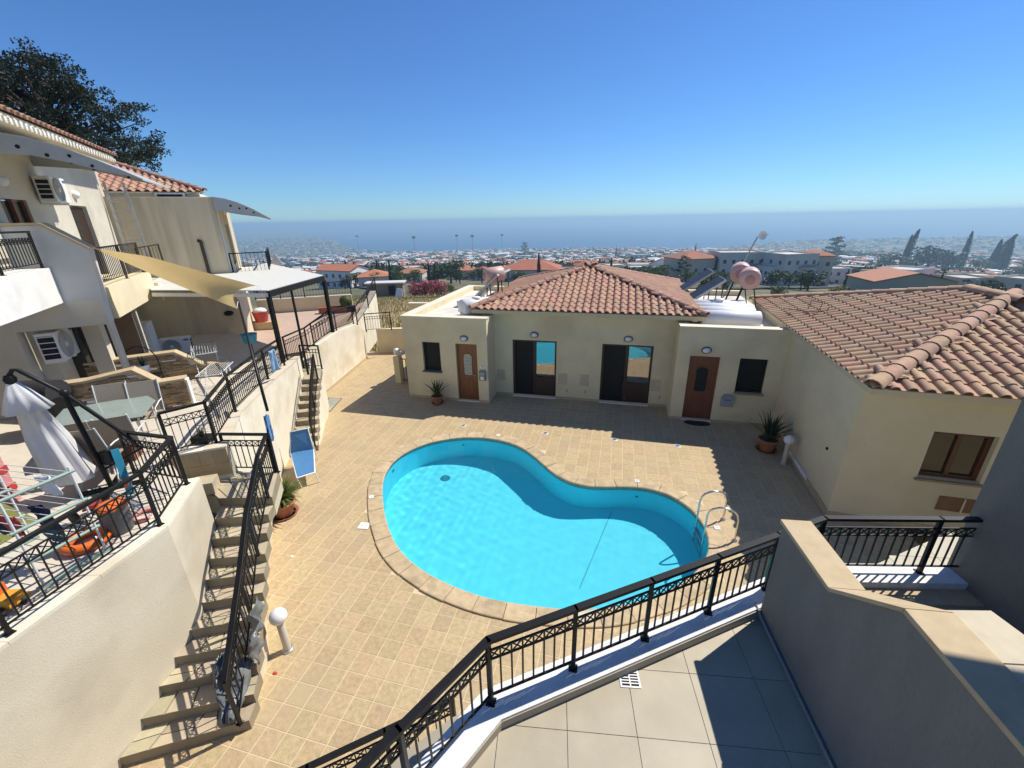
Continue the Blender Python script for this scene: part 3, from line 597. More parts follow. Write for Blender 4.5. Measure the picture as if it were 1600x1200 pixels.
r=thing('satellite_dish','round mesh satellite dish on leaning pole behind boilers','satellite dish',(4.6,20.5,2.9)); tp=WR(1184,370,21.0); bt=V(4.55,20.4,2.9)
part('pole',MB().tube([bt,tp],.03,6),GALV,r); part('dish',MB().lathe([(.001,.0),(.08,.012),(.14,.035),(.18,.06)],tp+V(.13,-.05,.05),14,axis=(.35,-1,.2)),WHITEP,r); part('feed_arm',MB().tube([tp+V(.16,-.05,.05),tp+V(.27,-.4,.12)],.012,5),GALV,r)
# ================================================================== gate and yard walls left of the villa
g=thing('yard_wall','cream gate pier and low wall with black gate beside left villa','wall',(-8.0,14.5,0)); p=W(624,598)
part('pier',MB().box((p.x-.02,p.y+.12,.55),(.24,.3,1.1)),CREAM,g); part('coping',MB().bar((p.x,p.y+.25,1.14),(-7.45,18.3,1.14),.3,.06),CREAMW,g)
b=MB(); 
for k in range(5): b.bar((p.x+.2+k*.13,p.y+.1,.05),(p.x+.2+k*.13,p.y+.1,1.0),.02)
b.bar((p.x+.12,p.y+.1,1.0),(-7.36,p.y+.1,1.0),.03); b.bar((p.x+.12,p.y+.1,.1),(-7.36,p.y+.1,.1),.03); part('gate',b,BLACK,g)
p=W(616,567,.95); r=thing('globe_lamp','white globe lamp on cream gate pier left of villas','lamp',(p.x,p.y,1.1)); q=V(-8.42,14.62,1.1); r.location=q
part('neck',MB().lathe([(.05,0),(.035,.06),(.035,.1)],q,10),WHITE,r); part('globe',MB().ball(q+V(0,0,.21),.135),WHITE,r)
# ================================================================== railings
def box_mesh(nm,mat,w,d,z0,z1): return MB().box((0,0,(z0+z1)/2),(w,d,z1-z0)).mesh(nm,mat)
def railing(label, posts, h=.82, mat=BLACK, gap=.112, group=None, cross=True, post_w=.038, bar_w=.013, foot=True, closed_posts=None, top_w=.055, name='railing', postmask=None, style='x'):
    """posts: base points (3D) one after another; parts: handrail, rails, post, baluster, cross"""
    P=[Vector(p) for p in posts]; r=thing(name,label,'railing',P[0],group)
    top=MB(); rails=MB(); a_,b_,c_=.10,h*.70,h*.84
    pm=box_mesh('post',mat,post_w,post_w,0,h-.02); fm=MB().box((0,0,.004),(post_w*2,post_w*2,.008)).mesh('foot',mat) if foot else None
    for i,p in enumerate(P):
        if postmask and not postmask[i]: continue
        po=inst('post',pm,r,Matrix.Translation(p))
        if fm: f=bpy.data.objects.new('foot_plate',fm); COL.objects.link(f); f.parent=po
    for i in range(len(P)-1):
        p,q=P[i],P[i+1]; d=q-p; L_=math.hypot(d.x,d.y); sl=d.z/L_; ang=math.atan2(d.y,d.x); rz=Matrix.Rotation(ang,4,'Z')
        u=V(0,0,1); e=d.normalized()*.012
        part('handrail',MB().bar(p+u*h-e,q+u*h+e,top_w,.036),mat,r)
        part('lower_rail',MB().bar(p+u*a_,q+u*a_,.022,.016),mat,r)
        n_=max(2,round(L_/gap)); g=L_/n_
        if cross: part('upper_rail',MB().bar(p+u*b_,q+u*b_,.018,.014).bar(p+u*c_,q+u*c_,.018,.014),mat,r)
        bm_=box_mesh('baluster',mat,bar_w,bar_w,a_,c_ if cross else h-.02)
        if cross:
            x=MB(); zc0,zc1=b_,c_
            if style=='x': x.bar((0,0,zc0),(g,0,zc1+sl*g),.010,.010); x.bar((0,.0,zc1),(g,.0,zc0+sl*g),.010,.010)
            else:
                rr=(zc1-zc0)/2; x.tube([(g/2+rr*math.cos(t),0,(zc0+zc1)/2+sl*g/2+rr*math.sin(t)) for t in [2*math.pi*k/10 for k in range(11)]],.006,4,False)
            xm=x.mesh('cross',mat)
        for k in range(n_):
            o=p+d*(k/n_)
            if k: inst('baluster',bm_,r,Matrix.Translation(o)@rz)
            if cross: inst('cross',xm,r,Matrix.Translation(o)@rz)
    return r
# ================================================================== near terrace of the camera's house
ZF,ZC=1.90,2.02
co=[W(*p,ZC) for p in ((600,1250),(755,1078),(888,1017),(1089,928),(1199,900))]      # kerb outer edge
ci=[W(*p,ZC) for p in ((672,1252),(781,1121),(1000,1008),(1166,943))]                # kerb inner edge
# straightened kerb lines
a0=V(*co[1].xy,0); a1=V(*co[4].xy,0); kd=(a1-a0).normalized(); kn=V(kd.y,-kd.x,0)     # kn points to the terrace
kw=.30
e0=V(*co[0].xy,0); ed=(a0-e0).normalized(); en=V(ed.y,-ed.x,0)
e0=e0-ed*1.2
# inner bend
def meet(p,d,q,e):
    k=((q-p).x*e.y-(q-p).y*e.x)/(d.x*e.y-d.y*e.x); return p+d*k
bi=meet(a0+kn*kw,kd,e0+en*kw,ed)
r1=V(3.02,5.03,0); r2=V(4.75,5.30,0)                                                 # right run of the kerb
rr=[W(*p,ZC) for p in ((1322,880),(1480,882))]; r1=V(*rr[0].xy,0); r2=V(*rr[1].xy,0); rd=(r2-r1).normalized(); rn=V(rd.y,-rd.x,0)
k3=meet(a0,kd,r1,rd); k3i=meet(a0+kn*kw,kd,r1+rn*kw,rd); r2=r2+rd*1.2
terr=thing('terrace_kerb','white plastered kerb and retaining wall under the near railing','wall',a0)
b=MB(); b.prism([p.xy for p in (e0+en*kw,e0,a0,bi)][::-1] if False else [(e0+en*kw).xy,bi.xy,a0.xy,e0.xy],-.0,ZC)
b.prism([bi.xy,k3i.xy,k3.xy,a0.xy],0,ZC); b.prism([k3i.xy,(r2+rn*kw).xy,r2.xy,k3.xy],0,ZC); part('wall',b,WHITEP,terr)
# inner face strip in stone
for s_,p,q in (('a',e0+en*kw,bi),('b',bi,k3i)):
    nn=en if s_=='a' else kn; part('skirting',MB().bar(p+nn*.006+V(0,0,ZF+.05),q+nn*.006+V(0,0,ZF+.05),.012,.098),M('skirt_greige',(.36,.32,.25),(.33,.29,.23),rough=.6),terr)
# ledge step behind the right kerb
part('ledge',MB().bar(k3i+rn*.12+V(0,0,1.0),r2+rn*(kw+.12)+V(0,0,1.0),.22,1.86),STONECAP,terr)
# terrace floor of large tiles
tf=struct('terrace_floor',MB().prism([(-4.5,-1.5),(9,-1.5),(9,6.2),(4.9,4.95),(1.9,4.55),(-1.2,2.3)],ZF-.14,ZF-.012),M('terrace_grout',(.35,.31,.235),(.32,.28,.21)))
t0,t1,t2=[W(720+x/5.714,1000+y/5.714,ZF) for x,y in ((340,762),(950,808),(1580,880))]
tx=(t2-t0); tw=tx.length/2; tx.normalize(); ty=V(-tx.y,tx.x,0); tm=MB(); tile_geo(tm,0,0,tw,.0045,0,.012,.001); TER=tm.mesh('floor_tile',PORC); ang=math.atan2(tx.y,tx.x)
def in_terr(p): return (p-a0).dot(kn)>kw-.45 and (p-e0).dot(en)>kw-.45
for i in range(-3,9):
    for j in range(-5,6):
        p=t1+tx*((i+.5)*tw)+ty*((j+.5)*tw); p.z=0
        if not in_terr(p) or p.y<-.6 or p.x>6: continue
        if (p-a0).dot(kn)<kw+.30 or (p-e0).dot(en)<kw+.30:
            # cut tiles along the kerb
            poly=[p+tx*(sx*(tw/2-.003))+ty*(sy*(tw/2-.003)) for sx,sy in ((-1,-1),(1,-1),(1,1),(-1,1))]
            for (o_,nn) in ((a0+kn*(kw+.004),kn),(e0+en*(kw+.004),en)):
                res=[]
                for k in range(len(poly)):
                    A,B=poly[k-1],poly[k]; da,db=(A-o_).dot(nn),(B-o_).dot(nn)
                    if (da>0)!=(db>0): res.append(A.lerp(B,da/(da-db)))
                    if db>0: res.append(B)
                poly=res
                if len(poly)<3: break
            if len(poly)>=3: part('floor_tile',MB().prism([q.xy for q in poly],ZF-.012,ZF),PORC,tf)
        else: inst('floor_tile',TER,tf,Matrix.Translation((p.x,p.y,ZF))@Matrix.Rotation(ang,4,'Z'))
# floor drain
dc=(W(966,1043,ZF)+W(1001,1076,ZF))/2; dr=thing('floor_drain','slotted white floor drain in the near terrace tiles','drain',(dc.x,dc.y,ZF)); rzd=ang+.02
R_=Matrix.Translation((dc.x,dc.y,ZF))@Matrix.Rotation(rzd,4,'Z'); b=MB()
def rb(mb,x0,x1,y0,y1,z0,z1): mb.hexa([R_@V(x,y,z) for z in (z0,z1) for x,y in ((x0,y0),(x1,y0),(x1,y1),(x0,y1))])
h_=.098
for q in ((-h_,h_,-h_,-h_+.016),(-h_,h_,h_-.016,h_),(-h_,-h_+.016,-h_+.016,h_-.016),(h_-.016,h_,-h_+.016,h_-.016),(-.006,.006,-h_+.016,h_-.016)): rb(b,*q,.001,.007)
for k in range(5):
    y=-h_+.016+.0275*(k+1)-.006+ .0
    rb(b,-h_+.016,-.006,y,y+.011,.001,.0065); rb(b,.006,h_-.016,y,y+.011,.001,.0065)
part('grate',b,WHITE,dr); b=MB(); rb(b,-h_+.01,h_-.01,-h_+.01,h_-.01,.0002,.0012); part('sump',b,DARKV,dr)
# railing on the kerb
def on_kerb(x,y): p=W(x,y,ZC); p.z=0; s=(p-a0).dot(kd); return a0+kd*s+kn*.13
pk=[on_kerb(*q) for q in ((767,1096),(890,1035),(997,985),(1089,939))]; stp=(pk[-1]-pk[0])/3
corner=meet(a0+kn*.13,kd,e0+en*.13,ed); kc=meet(a0+kn*.13,kd,r1+rn*.13,rd)
base=[pk[0],pk[0]+stp,pk[0]+stp*2,pk[3],pk[3]+stp*1.02]
n_l=4; left=[corner-ed*(.89*k) for k in range(n_l,0,-1)]
run=left+[pk[0]]+base[1:]+[kc]
near_rail=railing('long black iron railing with X frieze along white near kerb',[V(p.x,p.y,ZC) for p in run],h=.795,post_w=.042,top_w=.066,bar_w=.014)
w1=V(*W(1435,893,ZC).xy,0); s1=(w1-r1).dot(rd); rp=[kc]+[r1+rn*.13+rd*(s1+k*.9) for k in (0,1)]
railing('short black iron railing at right of the grey parapet wall',[V(p.x,p.y,ZC) for p in rp],h=.795,post_w=.042,top_w=.066,bar_w=.014)
# lower railing standing on the paving below
lp=[W(707,1092,.82),W(612,1135,.82),W(480,1199,.82)]; lp=[V(p.x,p.y,0) for p in lp]; lp.append(lp[2]+(lp[2]-lp[1])*.8)
d_=(lp[2]-lp[0]); L_=d_.length; nlp=[lp[0]+d_*(k/2) for k in range(0,5)]
railing('lower black iron railing on the paving under near terrace',[V(p.x,p.y,.0) for p in nlp],h=.82,top_w=.06)
# ================================================================== grey parapet wall in the foreground
wa=W(1185,966,ZF); wb=W(1295,1200,ZF); wd=V(*(wb-wa).xy,0).normalized(); wn=V(-wd.y,wd.x,0)
def onw(x,y): return WP(x,y,wa,wn)
prof=[onw(1222,813),onw(1297,917),onw(1414,955),onw(1526,1070)]; zA=(prof[0].z+prof[1].z)/2; zB=(prof[2].z+prof[3].z)/2
s_=lambda p:(V(p.x,p.y,0)-V(wa.x,wa.y,0)).dot(wd)
sA,sB,sC=s_(prof[0]),s_(prof[1]),s_(prof[2]); sE=sC+4.0; th=.27
para=thing('parapet_wall','grey textured parapet wall with stepped stone coping, right foreground','wall',wa)
def pw(s,o,z): return V(wa.x,wa.y,0)+wd*s+wn*o+V(0,0,z)
zt_=[(sA+.012,zA-.04),(sB,zA-.04),(sC,zB-.04),(sE,zB-.04)]
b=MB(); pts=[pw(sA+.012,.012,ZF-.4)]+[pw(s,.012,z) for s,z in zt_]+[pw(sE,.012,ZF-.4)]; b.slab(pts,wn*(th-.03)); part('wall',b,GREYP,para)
for (s0,z0),(s1,z1) in zip(((sA-.01,zA),(sB+.002,zA),(sC+.002,zB),(sC+1.02,zB),(sC+2.04,zB)),((sB-.002,zA),(sC-.002,zB),(sC+1.0,zB),(sC+2.02,zB),(sE,zB))):
    b=MB(); b.slab([pw(s0,-.012,z0-.04),pw(s1,-.012,z1-.04),pw(s1,-.012,z1),pw(s0,-.012,z0)],wn*(th+.02)); bevel(part('coping_slab',b,STONECAP,para),.004)
part('skirting',MB().slab([pw(sA,-.002,ZF),pw(sE,-.002,ZF),pw(sE,-.002,ZF+.09),pw(sA,-.002,ZF+.09)],wn*.01),M('skirt_dark',(.30,.28,.24),(.26,.245,.21),rough=.6),para)
part('cable',MB().tube([pw(sA-.05,-.02,ZC+.02),pw(sA+.1,-.02,ZF+.10),pw(sE,-.02,ZF+.10)],.011,6),M('cable_grey',(.34,.34,.34)),para)
# landing beside the parapet, tall wall beyond
la=W(1465,951,zB-.02); lb=W(1550,953,zB-.02); lc=W(1600,998,zB-.02)
land=struct('stair_landing',MB().slab([V(la.x,la.y,zB-.2),V(lb.x,lb.y,zB-.2),V(lb.x+.55,lb.y-1.6,zB-.2),V(lb.x+.7,-1.0,zB-.2),V(la.x+.35,-1.0,zB-.2)],(0,0,.165)),MORTAR)
for k in range(3):
    p=V(la.x+.012,la.y-.01,zB-.03)+wd*(k*.36); q=V(lb.x-.012,lb.y-.01,zB-.03)+wd*(k*.36)+V(.09*k,0,0); part('landing_tile',MB().slab([p,q,q+wd*.35+V(.09,0,0),p+wd*.35],(0,0,.012)),M('landing_stone',(.60,.53,.40),(.53,.46,.34),rough=.8,scale=6,stain=(.48,.42,.31),sscale=4),land)
bw=thing('house','tall grey textured house wall at right edge','house',(4.9,5.0,ZF)); bl0=W(1478,885,ZC-.02); bl1=W(1600,988,ZC-.02); bd=V(*(bl1-bl0).xy,0).normalized(); bn=V(-bd.y,bd.x,0)
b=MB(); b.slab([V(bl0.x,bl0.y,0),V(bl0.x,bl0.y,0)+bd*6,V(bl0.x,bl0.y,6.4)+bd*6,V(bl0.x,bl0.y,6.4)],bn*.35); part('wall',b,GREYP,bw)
part('unseen_upper_storey',MB().box((7.5,-.5,4.1),(5.0,7.0,8.2)),GREYP,bw); part('unseen_roof_slab',MB().box((6.9,.375,8.3),(6.2,8.75,.2)),WHITEP,bw)  # unseen block and slab, added so the slab edge shadows the parapet coping
# ================================================================== things on the paving
def bollard(p,label):
    r=thing('globe_lamp',label,'lamp',(p.x,p.y,0),'globe lamps by the pool')
    part('base',MB().lathe([(.085,0),(.085,.018),(.06,.026)],(p.x,p.y,0),14),GALV,r); part('post',MB().lathe([(.055,.0),(.055,.58),(.045,.6)],(p.x,p.y,0),14),M('lamp_post_beige',(.55,.51,.43),(.5,.46,.38),rough=.5),r); part('globe',MB().ball((p.x,p.y,.70),.125),WHITE,r)
bollard(W(450,1015),'white globe lamp on beige post beside the near stairs'); bollard(W(1224,724),'white globe lamp on beige post by right wing wall')
def pot(label,p,r=.2,h=.32,saucer=True):
    t=thing('potted_plant',label,'potted plant',(p.x,p.y,0),'terracotta pots of plants')
    if saucer: part('saucer',MB().lathe([(.001,.0),(r*.95,.0),(r*1.15,.045),(r*1.1,.045),(r*.9,.012)],(p.x,p.y,0),18),TERRA,t)
    part('pot',MB().lathe([(r*.68,.015),(r*.95,h-.06),(r*1.06,h-.055),(r*1.08,h),(r*.96,h),(r*.9,h-.05)],(p.x,p.y,0),18),TERRA,t)
    part('soil',MB().lathe([(.001,h-.04),(r*.92,h-.04)],(p.x,p.y,0),14),M('soil',(.06,.045,.03)),t); return t
def blades(t,p,z,n,ln,w,mat,lean=1.0,fan=1,seed=1,name='leaf'):
    rnd=random.Random(seed)
    for i in range(n):
        b=MB(); a=rnd.uniform(0,6.283); l=ln*rnd.uniform(.6,1.1); k=rnd.uniform(.15,1.0)*lean
        for f in range(fan):
            a2=a+(f-(fan-1)/2)*.22; prev=None; P=[]
            for j in range(5):
                s=j/4; rad=l*k*s*(.9-.1*s); zz=z+l*s*(1-.45*k*s*lean); c=V(p.x+math.cos(a2)*rad,p.y+math.sin(a2)*rad,zz); ww=w*(1-.85*s)*(.5+.5*min(1,s*4)); sd=V(-math.sin(a2),math.cos(a2),0)*ww; P+=[c-sd,c+sd]
            b.add(P,[(2*j,2*j+1,2*j+3,2*j+2) for j in range(4)])
        part(name,b,mat,t)
YUC=leafmat('leaf_cordyline',(.030,.055,.022),(.05,.075,.03),.25); PALM=leafmat('leaf_palm',(.16,.19,.035),(.09,.13,.03),.35); SPID=leafmat('leaf_spider',(.06,.10,.03),(.10,.13,.05),.3)
p=W(440,803); t=pot('large terracotta pot with yellow green palm beside white stair wall',p+V(.05,.02,0),.28,.34); blades(t,p+V(.05,.02,0),.32,95,.66,.026,PALM,1.25,3,3)
p=W(684,630); t=pot('terracotta pot with arching green plant beside left villa door',p,.20,.30); blades(t,p,.28,60,.72,.028,SPID,1.15,1,5)
p=W(1197,703); t=pot('terracotta pot with dark spiky cordyline in right corner',p,.25,.36); blades(t,p,.33,85,.95,.034,YUC,1.2,1,9)
# door mat
solo('door_mat',MB().lathe([(.001,.014),(.38,.014),(.40,.0)],(2.72,13.12,.002),20,squash=(1,.5)),DARKV,'black half round mat in front of right villa door','door mat')
# sun lounger folded upright against the wall
lr=thing('sun_lounger','blue mesh folding sun lounger propped beside the upper stairs','sun lounger',W(478,735)); A=W(464,747,.32); B=W(492,738,.32); C=W(490,702,.42); D=W(454,708,.42); Etop=W(481,669,1.02); Ftop=W(453,675,1.02)
BLUE=M('lounger_blue',(.05,.17,.36),(.07,.21,.42),rough=.6,scale=25)
def frame(mb,pts,r=.016): mb.tube(list(pts)+[pts[0]],r,6,False)
part('seat',MB().slab([A,B,C,D],(0,0,.012)),BLUE,lr); part('backrest',MB().slab([D,C,Etop,Ftop],(0,.01,.012)),BLUE,lr)
b=MB(); frame(b,[A,B,C,D]); frame(b,[D,C,Etop,Ftop]); part('frame',b,WHITE,lr)
for q in (A,B): part('leg',MB().tube([q,V(q.x+.03,q.y+.05,.01)],.014,6),WHITE,lr)
for q in (Ftop,Etop): part('leg',MB().tube([q.lerp(D if q is Ftop else C,.35),V(q.x+.02,q.y+.1,.01)],.014,6),WHITE,lr)
# manhole in paving
mh=thing('manhole_cover','metal edged rectangular manhole cover in paving by upper stairs','manhole cover',W(518,632)); q=[W(*s) for s in ((503,642),(516,643),(534,623),(514,622))]
part('plate',MB().slab([v+V(0,0,.003) for v in q],(0,0,.012)),M('manhole_plate',(.36,.36,.30),(.27,.27,.23),rough=.7,scale=6),mh); b=MB(); frame(b,[v+V(0,0,.012) for v in q],.014); part('rim',b,M('rust',(.20,.09,.05),(.14,.07,.04)),mh)
# litter
p=W(430,1052); solo('red_petal',MB().lathe([(.001,.012),(.03,.018),(.04,.004)],(p.x,p.y,0),7,squash=(1,.6)),M('petal_red',(.55,.05,.03)),'small red petal on the paving near bottom stairs','petal')
p=W(456,870); solo('white_leaf',MB().lathe([(.001,.010),(.035,.016),(.05,.003)],(p.x,p.y,0),7,squash=(1,.6)),M('petal_white',(.75,.68,.55)),'pale dry leaf on the paving left of pool','leaf')
# ================================================================== left block: stairs and retaining walls
ZT,ZTF=2.45,2.30
st=[(187,1185),(217,1125),(249,1073),(272,1028),(297,985),(314,943),(320,907),(325,874),(330,843),(336,811),(342,779)]
sr=[(389,1126),(396,1085),(400,1042),(403,1003),(406,965),(410,926),(412,896),(414,866),(416.6,833),(418.7,804),(424.7,777)]
sb=[(396,1130),(404,1092),(412,1058),(421,1022),(416,972),(417,935),(419,903),(422,875),(424,848),(426,815),(428,795)]
RH=.163
SL_=[W(*p,(i+1)*RH) for i,p in enumerate(st)]; SR_=[W(*p,(i+1)*RH) for i,p in enumerate(sr)]; SB_=[W(*p,0) for p in sb]
land_bl,land_br=W(300,741,12*RH-.16),W(436,737,12*RH-.16); zl=11*RH
stair=thing('staircase','stone staircase with white side wall at left foreground','staircase',W(300,1160))
def stones(par,A,B,D,C,z,n,seed,gap=.012):
    """irregular paving pieces over the strip A-B (front) D-C (back)"""
    rnd=random.Random(seed); cut=[0]+sorted(min(.94,max(.06,(k+rnd.uniform(-.25,.25))/n)) for k in range(1,n))+[1]; sk=[0]+[rnd.uniform(-.09,.09) for _ in range(n-1)]+[0]
    for k in range(n):
        f0,f1=cut[k],cut[k+1]; g=gap/max(.2,(B-A).length)
        a=A.lerp(B,f0+g*(k>0)); b_=A.lerp(B,f1-g*(k<n-1)); c=D.lerp(C,min(1,max(0,f1+sk[k+1]-g))); d=D.lerp(C,min(1,max(0,f0+sk[k]+g)))
        if rnd.random()<.35 and n>2:
            m1=a.lerp(d,.5); m2=b_.lerp(c,rnd.uniform(.4,.6)); e=(d-a).normalized()*gap/2
            polys=[(a,b_,m2-e,m1-e),(m1+e,m2+e,c,d)]
        else: polys=[(a,b_,c,d)]
        for pl in polys: part('tread_stone',MB().slab([V(p.x,p.y,z-.002) for p in pl],(0,0,.010)),SLATE,par)
for i in range(11):
    z=(i+1)*RH; A,B=SL_[i].copy(),SR_[i].copy()
    if i<10: D,C=SL_[i+1].copy(),SR_[i+1].copy()
    else: D,C=land_bl.copy(),land_br.copy()
    bk=(D-A); bk.z=0; bk=bk.normalized()*.03
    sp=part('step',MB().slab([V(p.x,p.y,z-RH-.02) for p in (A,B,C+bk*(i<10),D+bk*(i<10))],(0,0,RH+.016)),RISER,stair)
    stones(sp,V(A.x,A.y,0),V(B.x,B.y,0),V(D.x,D.y,0),V(C.x,C.y,0),z,4 if i<10 else 5,i+3)
lbs=[W(342,779,zl-.03),W(424.7,777,zl-.03),land_br,W(361,735,zl-.03),W(268,742,zl-.03),W(300,765,zl-.03)]
part('landing_base',MB().prism([p.xy for p in lbs],zl-.4,zl-.03),MORTAR,stair)
m=MB(); base=[V(p.x,p.y,0) for p in SB_]+[V(*W(434,782).xy,0)]; topi=[V(p.x,p.y,(i)*RH-.005) for i,p in enumerate(SR_)]+[V(land_br.x,land_br.y,zl-.03)]
for i in range(11):
    m.add([base[i],base[i+1],topi[i+1] if i<10 else topi[11],V(SR_[i].x,SR_[i].y,(i)*RH),],[(0,1,2,3)])
    m.add([base[i],base[i+1],V(SL_[min(i+1,10)].x,SL_[min(i+1,10)].y,0),V(SL_[i].x,SL_[i].y,0)],[(3,2,1,0)])
m.add([base[0],V(SR_[0].x,SR_[0].y,.0),V(SL_[0].x,SL_[0].y,0),V(SL_[0].x,SL_[0].y,.02)],[(0,1,2,3)])
part('side_wall',m,CREAMW,stair)
# retaining wall A and B
cA=W(262,822,ZT); cL=W(0,1012,ZT); cB=W(312,745,ZT); dA=(cL-cA).normalized(); cL=cA+dA*5
inn=lambda d:V(-d.y,d.x,0)
pA=[cL,cA,cB]; dB=(cB-cA).normalized(); nA=V(-1,0,0); 
def offl(P,w):  # offset polyline to its left (walking order), plan
    out=[]
    for i,p in enumerate(P):
        d0=(P[i]-P[i-1]).normalized() if i>0 else (P[1]-P[0]).normalized(); d1=(P[i+1]-P[i]).normalized() if i<len(P)-1 else d0
        n0=V(-d0.y,d0.x,0); n1=V(-d1.y,d1.x,0); nn=(n0+n1).normalized(); out.append(p+nn*(w/max(.3,nn.dot(n0))))
    return out
def ribbon(P,w,z0,z1,mb=None):
    mb=mb or MB(); Q=offl(P,w); n_=len(P); z1=z1 if isinstance(z1,list) else [z1]*n_
    V_=[V(p.x,p.y,z0) for p in P]+[V(p.x,p.y,z0) for p in Q]+[V(p.x,p.y,z) for p,z in zip(P,z1)]+[V(p.x,p.y,z) for p,z in zip(Q,z1)]
    F=[]
    for i in range(n_-1): F+=[(i,i+1,2*n_+i+1,2*n_+i),(n_+i+1,n_+i,3*n_+i,3*n_+i+1),(2*n_+i,2*n_+i+1,3*n_+i+1,3*n_+i),(i+1,i,n_+i,n_+i+1)]
    F+=[(0,2*n_,3*n_,n_),(n_-1,2*n_-1,4*n_-1,3*n_-1)]
    return mb.add(V_,F)
pA=[V(p.x,p.y,0) for p in (cL,cA,cB)]
ret=thing('retaining_wall','pale cracked plaster retaining wall left of the stone stairs','wall',pA[1])
part('wall',ribbon(pA,.28,-.1,ZT-.04),RETAIN,ret)
Qo=offl(pA,.0); Qi=offl(pA,.30)
for i in range(2):
    L_=(pA[i+1]-pA[i]).length; k_=max(1,round(L_/.8))
    for k in range(k_):
        a=pA[i].lerp(pA[i+1],k/k_); b_=pA[i].lerp(pA[i+1],(k+1)/k_); c=Qi[i].lerp(Qi[i+1],(k+1)/k_); d=Qi[i].lerp(Qi[i+1],k/k_); e=(b_-a).normalized()*.002
        part('coping_slab',MB().slab([V(p.x,p.y,ZT-.04) for p in (a+e,b_-e,c-e,d+e)],(0,0,.04)),STONECAP if False else CREAMW,ret)
cr=MB()
for pts in (((60,1180),(110,1100),(135,1085),(190,965)),((125,965),(150,962),(160,965)),((245,945),(258,965),(275,960))):
    P_=[WP(x,y,V(cA.x+.004,cA.y,0),V(dA.y,-dA.x,0)) for x,y in pts]; cr.tube(P_,.0022,4)
cr_off=(cr,M('crack_grey',(.45,.40,.32)),ret)
# tile faced wall under the second railing and the long wall to the upper stairs
q0=W(262,712,ZT); q1=W(352,697,ZT); q2=W(377,641,ZT); q3=W(420,599,2.32); q4=W(458,566,2.20); q5=W(468,556,2.15); ZL=[ZT,ZT,2.32,2.20,2.15]
long=thing('retaining_wall','long pale retaining wall behind blue sun lounger','wall',(q2.x,q2.y,0))
P2=[V(p.x,p.y,0) for p in (q1,q2,q3,q4,q5)]; part('wall',ribbon(P2,.3,-.1,[z-.04 for z in ZL]),CREAMW,long); Q2=offl(P2,.34); O2=offl(P2,-.01)
for i in range(4):
    k_=max(1,round((P2[i+1]-P2[i]).length/.7))
    for k in range(k_):
        e=(P2[i+1]-P2[i]).normalized()*.002; a=O2[i].lerp(O2[i+1],k/k_)+e; b_=O2[i].lerp(O2[i+1],(k+1)/k_)-e; c=Q2[i].lerp(Q2[i+1],(k+1)/k_)-e; d=Q2[i].lerp(Q2[i+1],k/k_)+e
        za,zb=ZL[i]+(ZL[i+1]-ZL[i])*k/k_,ZL[i]+(ZL[i+1]-ZL[i])*(k+1)/k_
        part('coping_slab',MB().slab([V(p.x,p.y,z-.04) for p,z in ((a,za),(b_,zb),(c,zb),(d,za))],(0,0,.04)),M('coping_pale',(.66,.58,.45),(.6,.52,.4),rough=.8,scale=4,var=.05),long)
P3=[V(q0.x,q0.y,0),V(q1.x,q1.y,0)]; tw_=thing('tiled_wall','low beige tiled wall above the stair landing','wall',P3[0]); part('wall',ribbon(P3,.28,ZTF-.9,ZT-.04),MORTAR,tw_); part('coping_slab',ribbon([P3[0]-V(0,.01,0),P3[1]-V(0,.01,0)],.32,ZT-.041,ZT-.007),CREAMW,tw_)
dT=(P3[1]-P3[0]); nT=V(dT.y,-dT.x,0).normalized(); kT=4
for k in range(kT):
    for j in range(2):
        a=P3[0].lerp(P3[1],(k+.008+(.5 if j else 0)*.0)/kT); b_=P3[0].lerp(P3[1],(k+.992)/kT); z0=ZT-.30-.26*j; part('wall_tile',MB().slab([V(a.x,a.y,z0),V(b_.x,b_.y,z0),V(b_.x,b_.y,z0+.255),V(a.x,a.y,z0+.255)],nT*.012),M('wall_tile_beige',(.46,.36,.21),(.40,.31,.18),rough=.6,scale=3,var=.06),tw_)
# terrace floor of the left house
tl=struct('upper_terrace_floor',MB().prism([p.xy for p in (offl(pA,.2)[0],offl(pA,.2)[1],offl(pA,.2)[2],offl(P3,.03)[0],offl(P3,.03)[1],offl(P2,.05)[1],offl(P2,.15)[2],V(-10.6,11.2,0),V(-16,13.5,0),V(-16,4,0),V(-12,-3,0))],ZTF-.25,ZTF),M('terrace_pale',(.66,.60,.50),(.58,.52,.43),rough=.7,scale=3,var=.04))
part('floor_patch',MB().prism([p.xy for p in (V(*q0.xy,0)+V(-.05,.03,0),V(*q1.xy,0)+V(-.02,.03,0),V(*q2.xy,0)+V(-.03,0,0),V(*q2.xy,0)+V(-1.2,.3,0),V(*q0.xy,0)+V(-.8,.8,0))],ZTF-.2,ZTF+.003),MATS['terrace_pale'],tl)
sp=W(316,752,2.12); part('step',MB().box((sp.x-.16,sp.y+.14,1.92),(.34,.30,.22),.55),SLATE,tl)
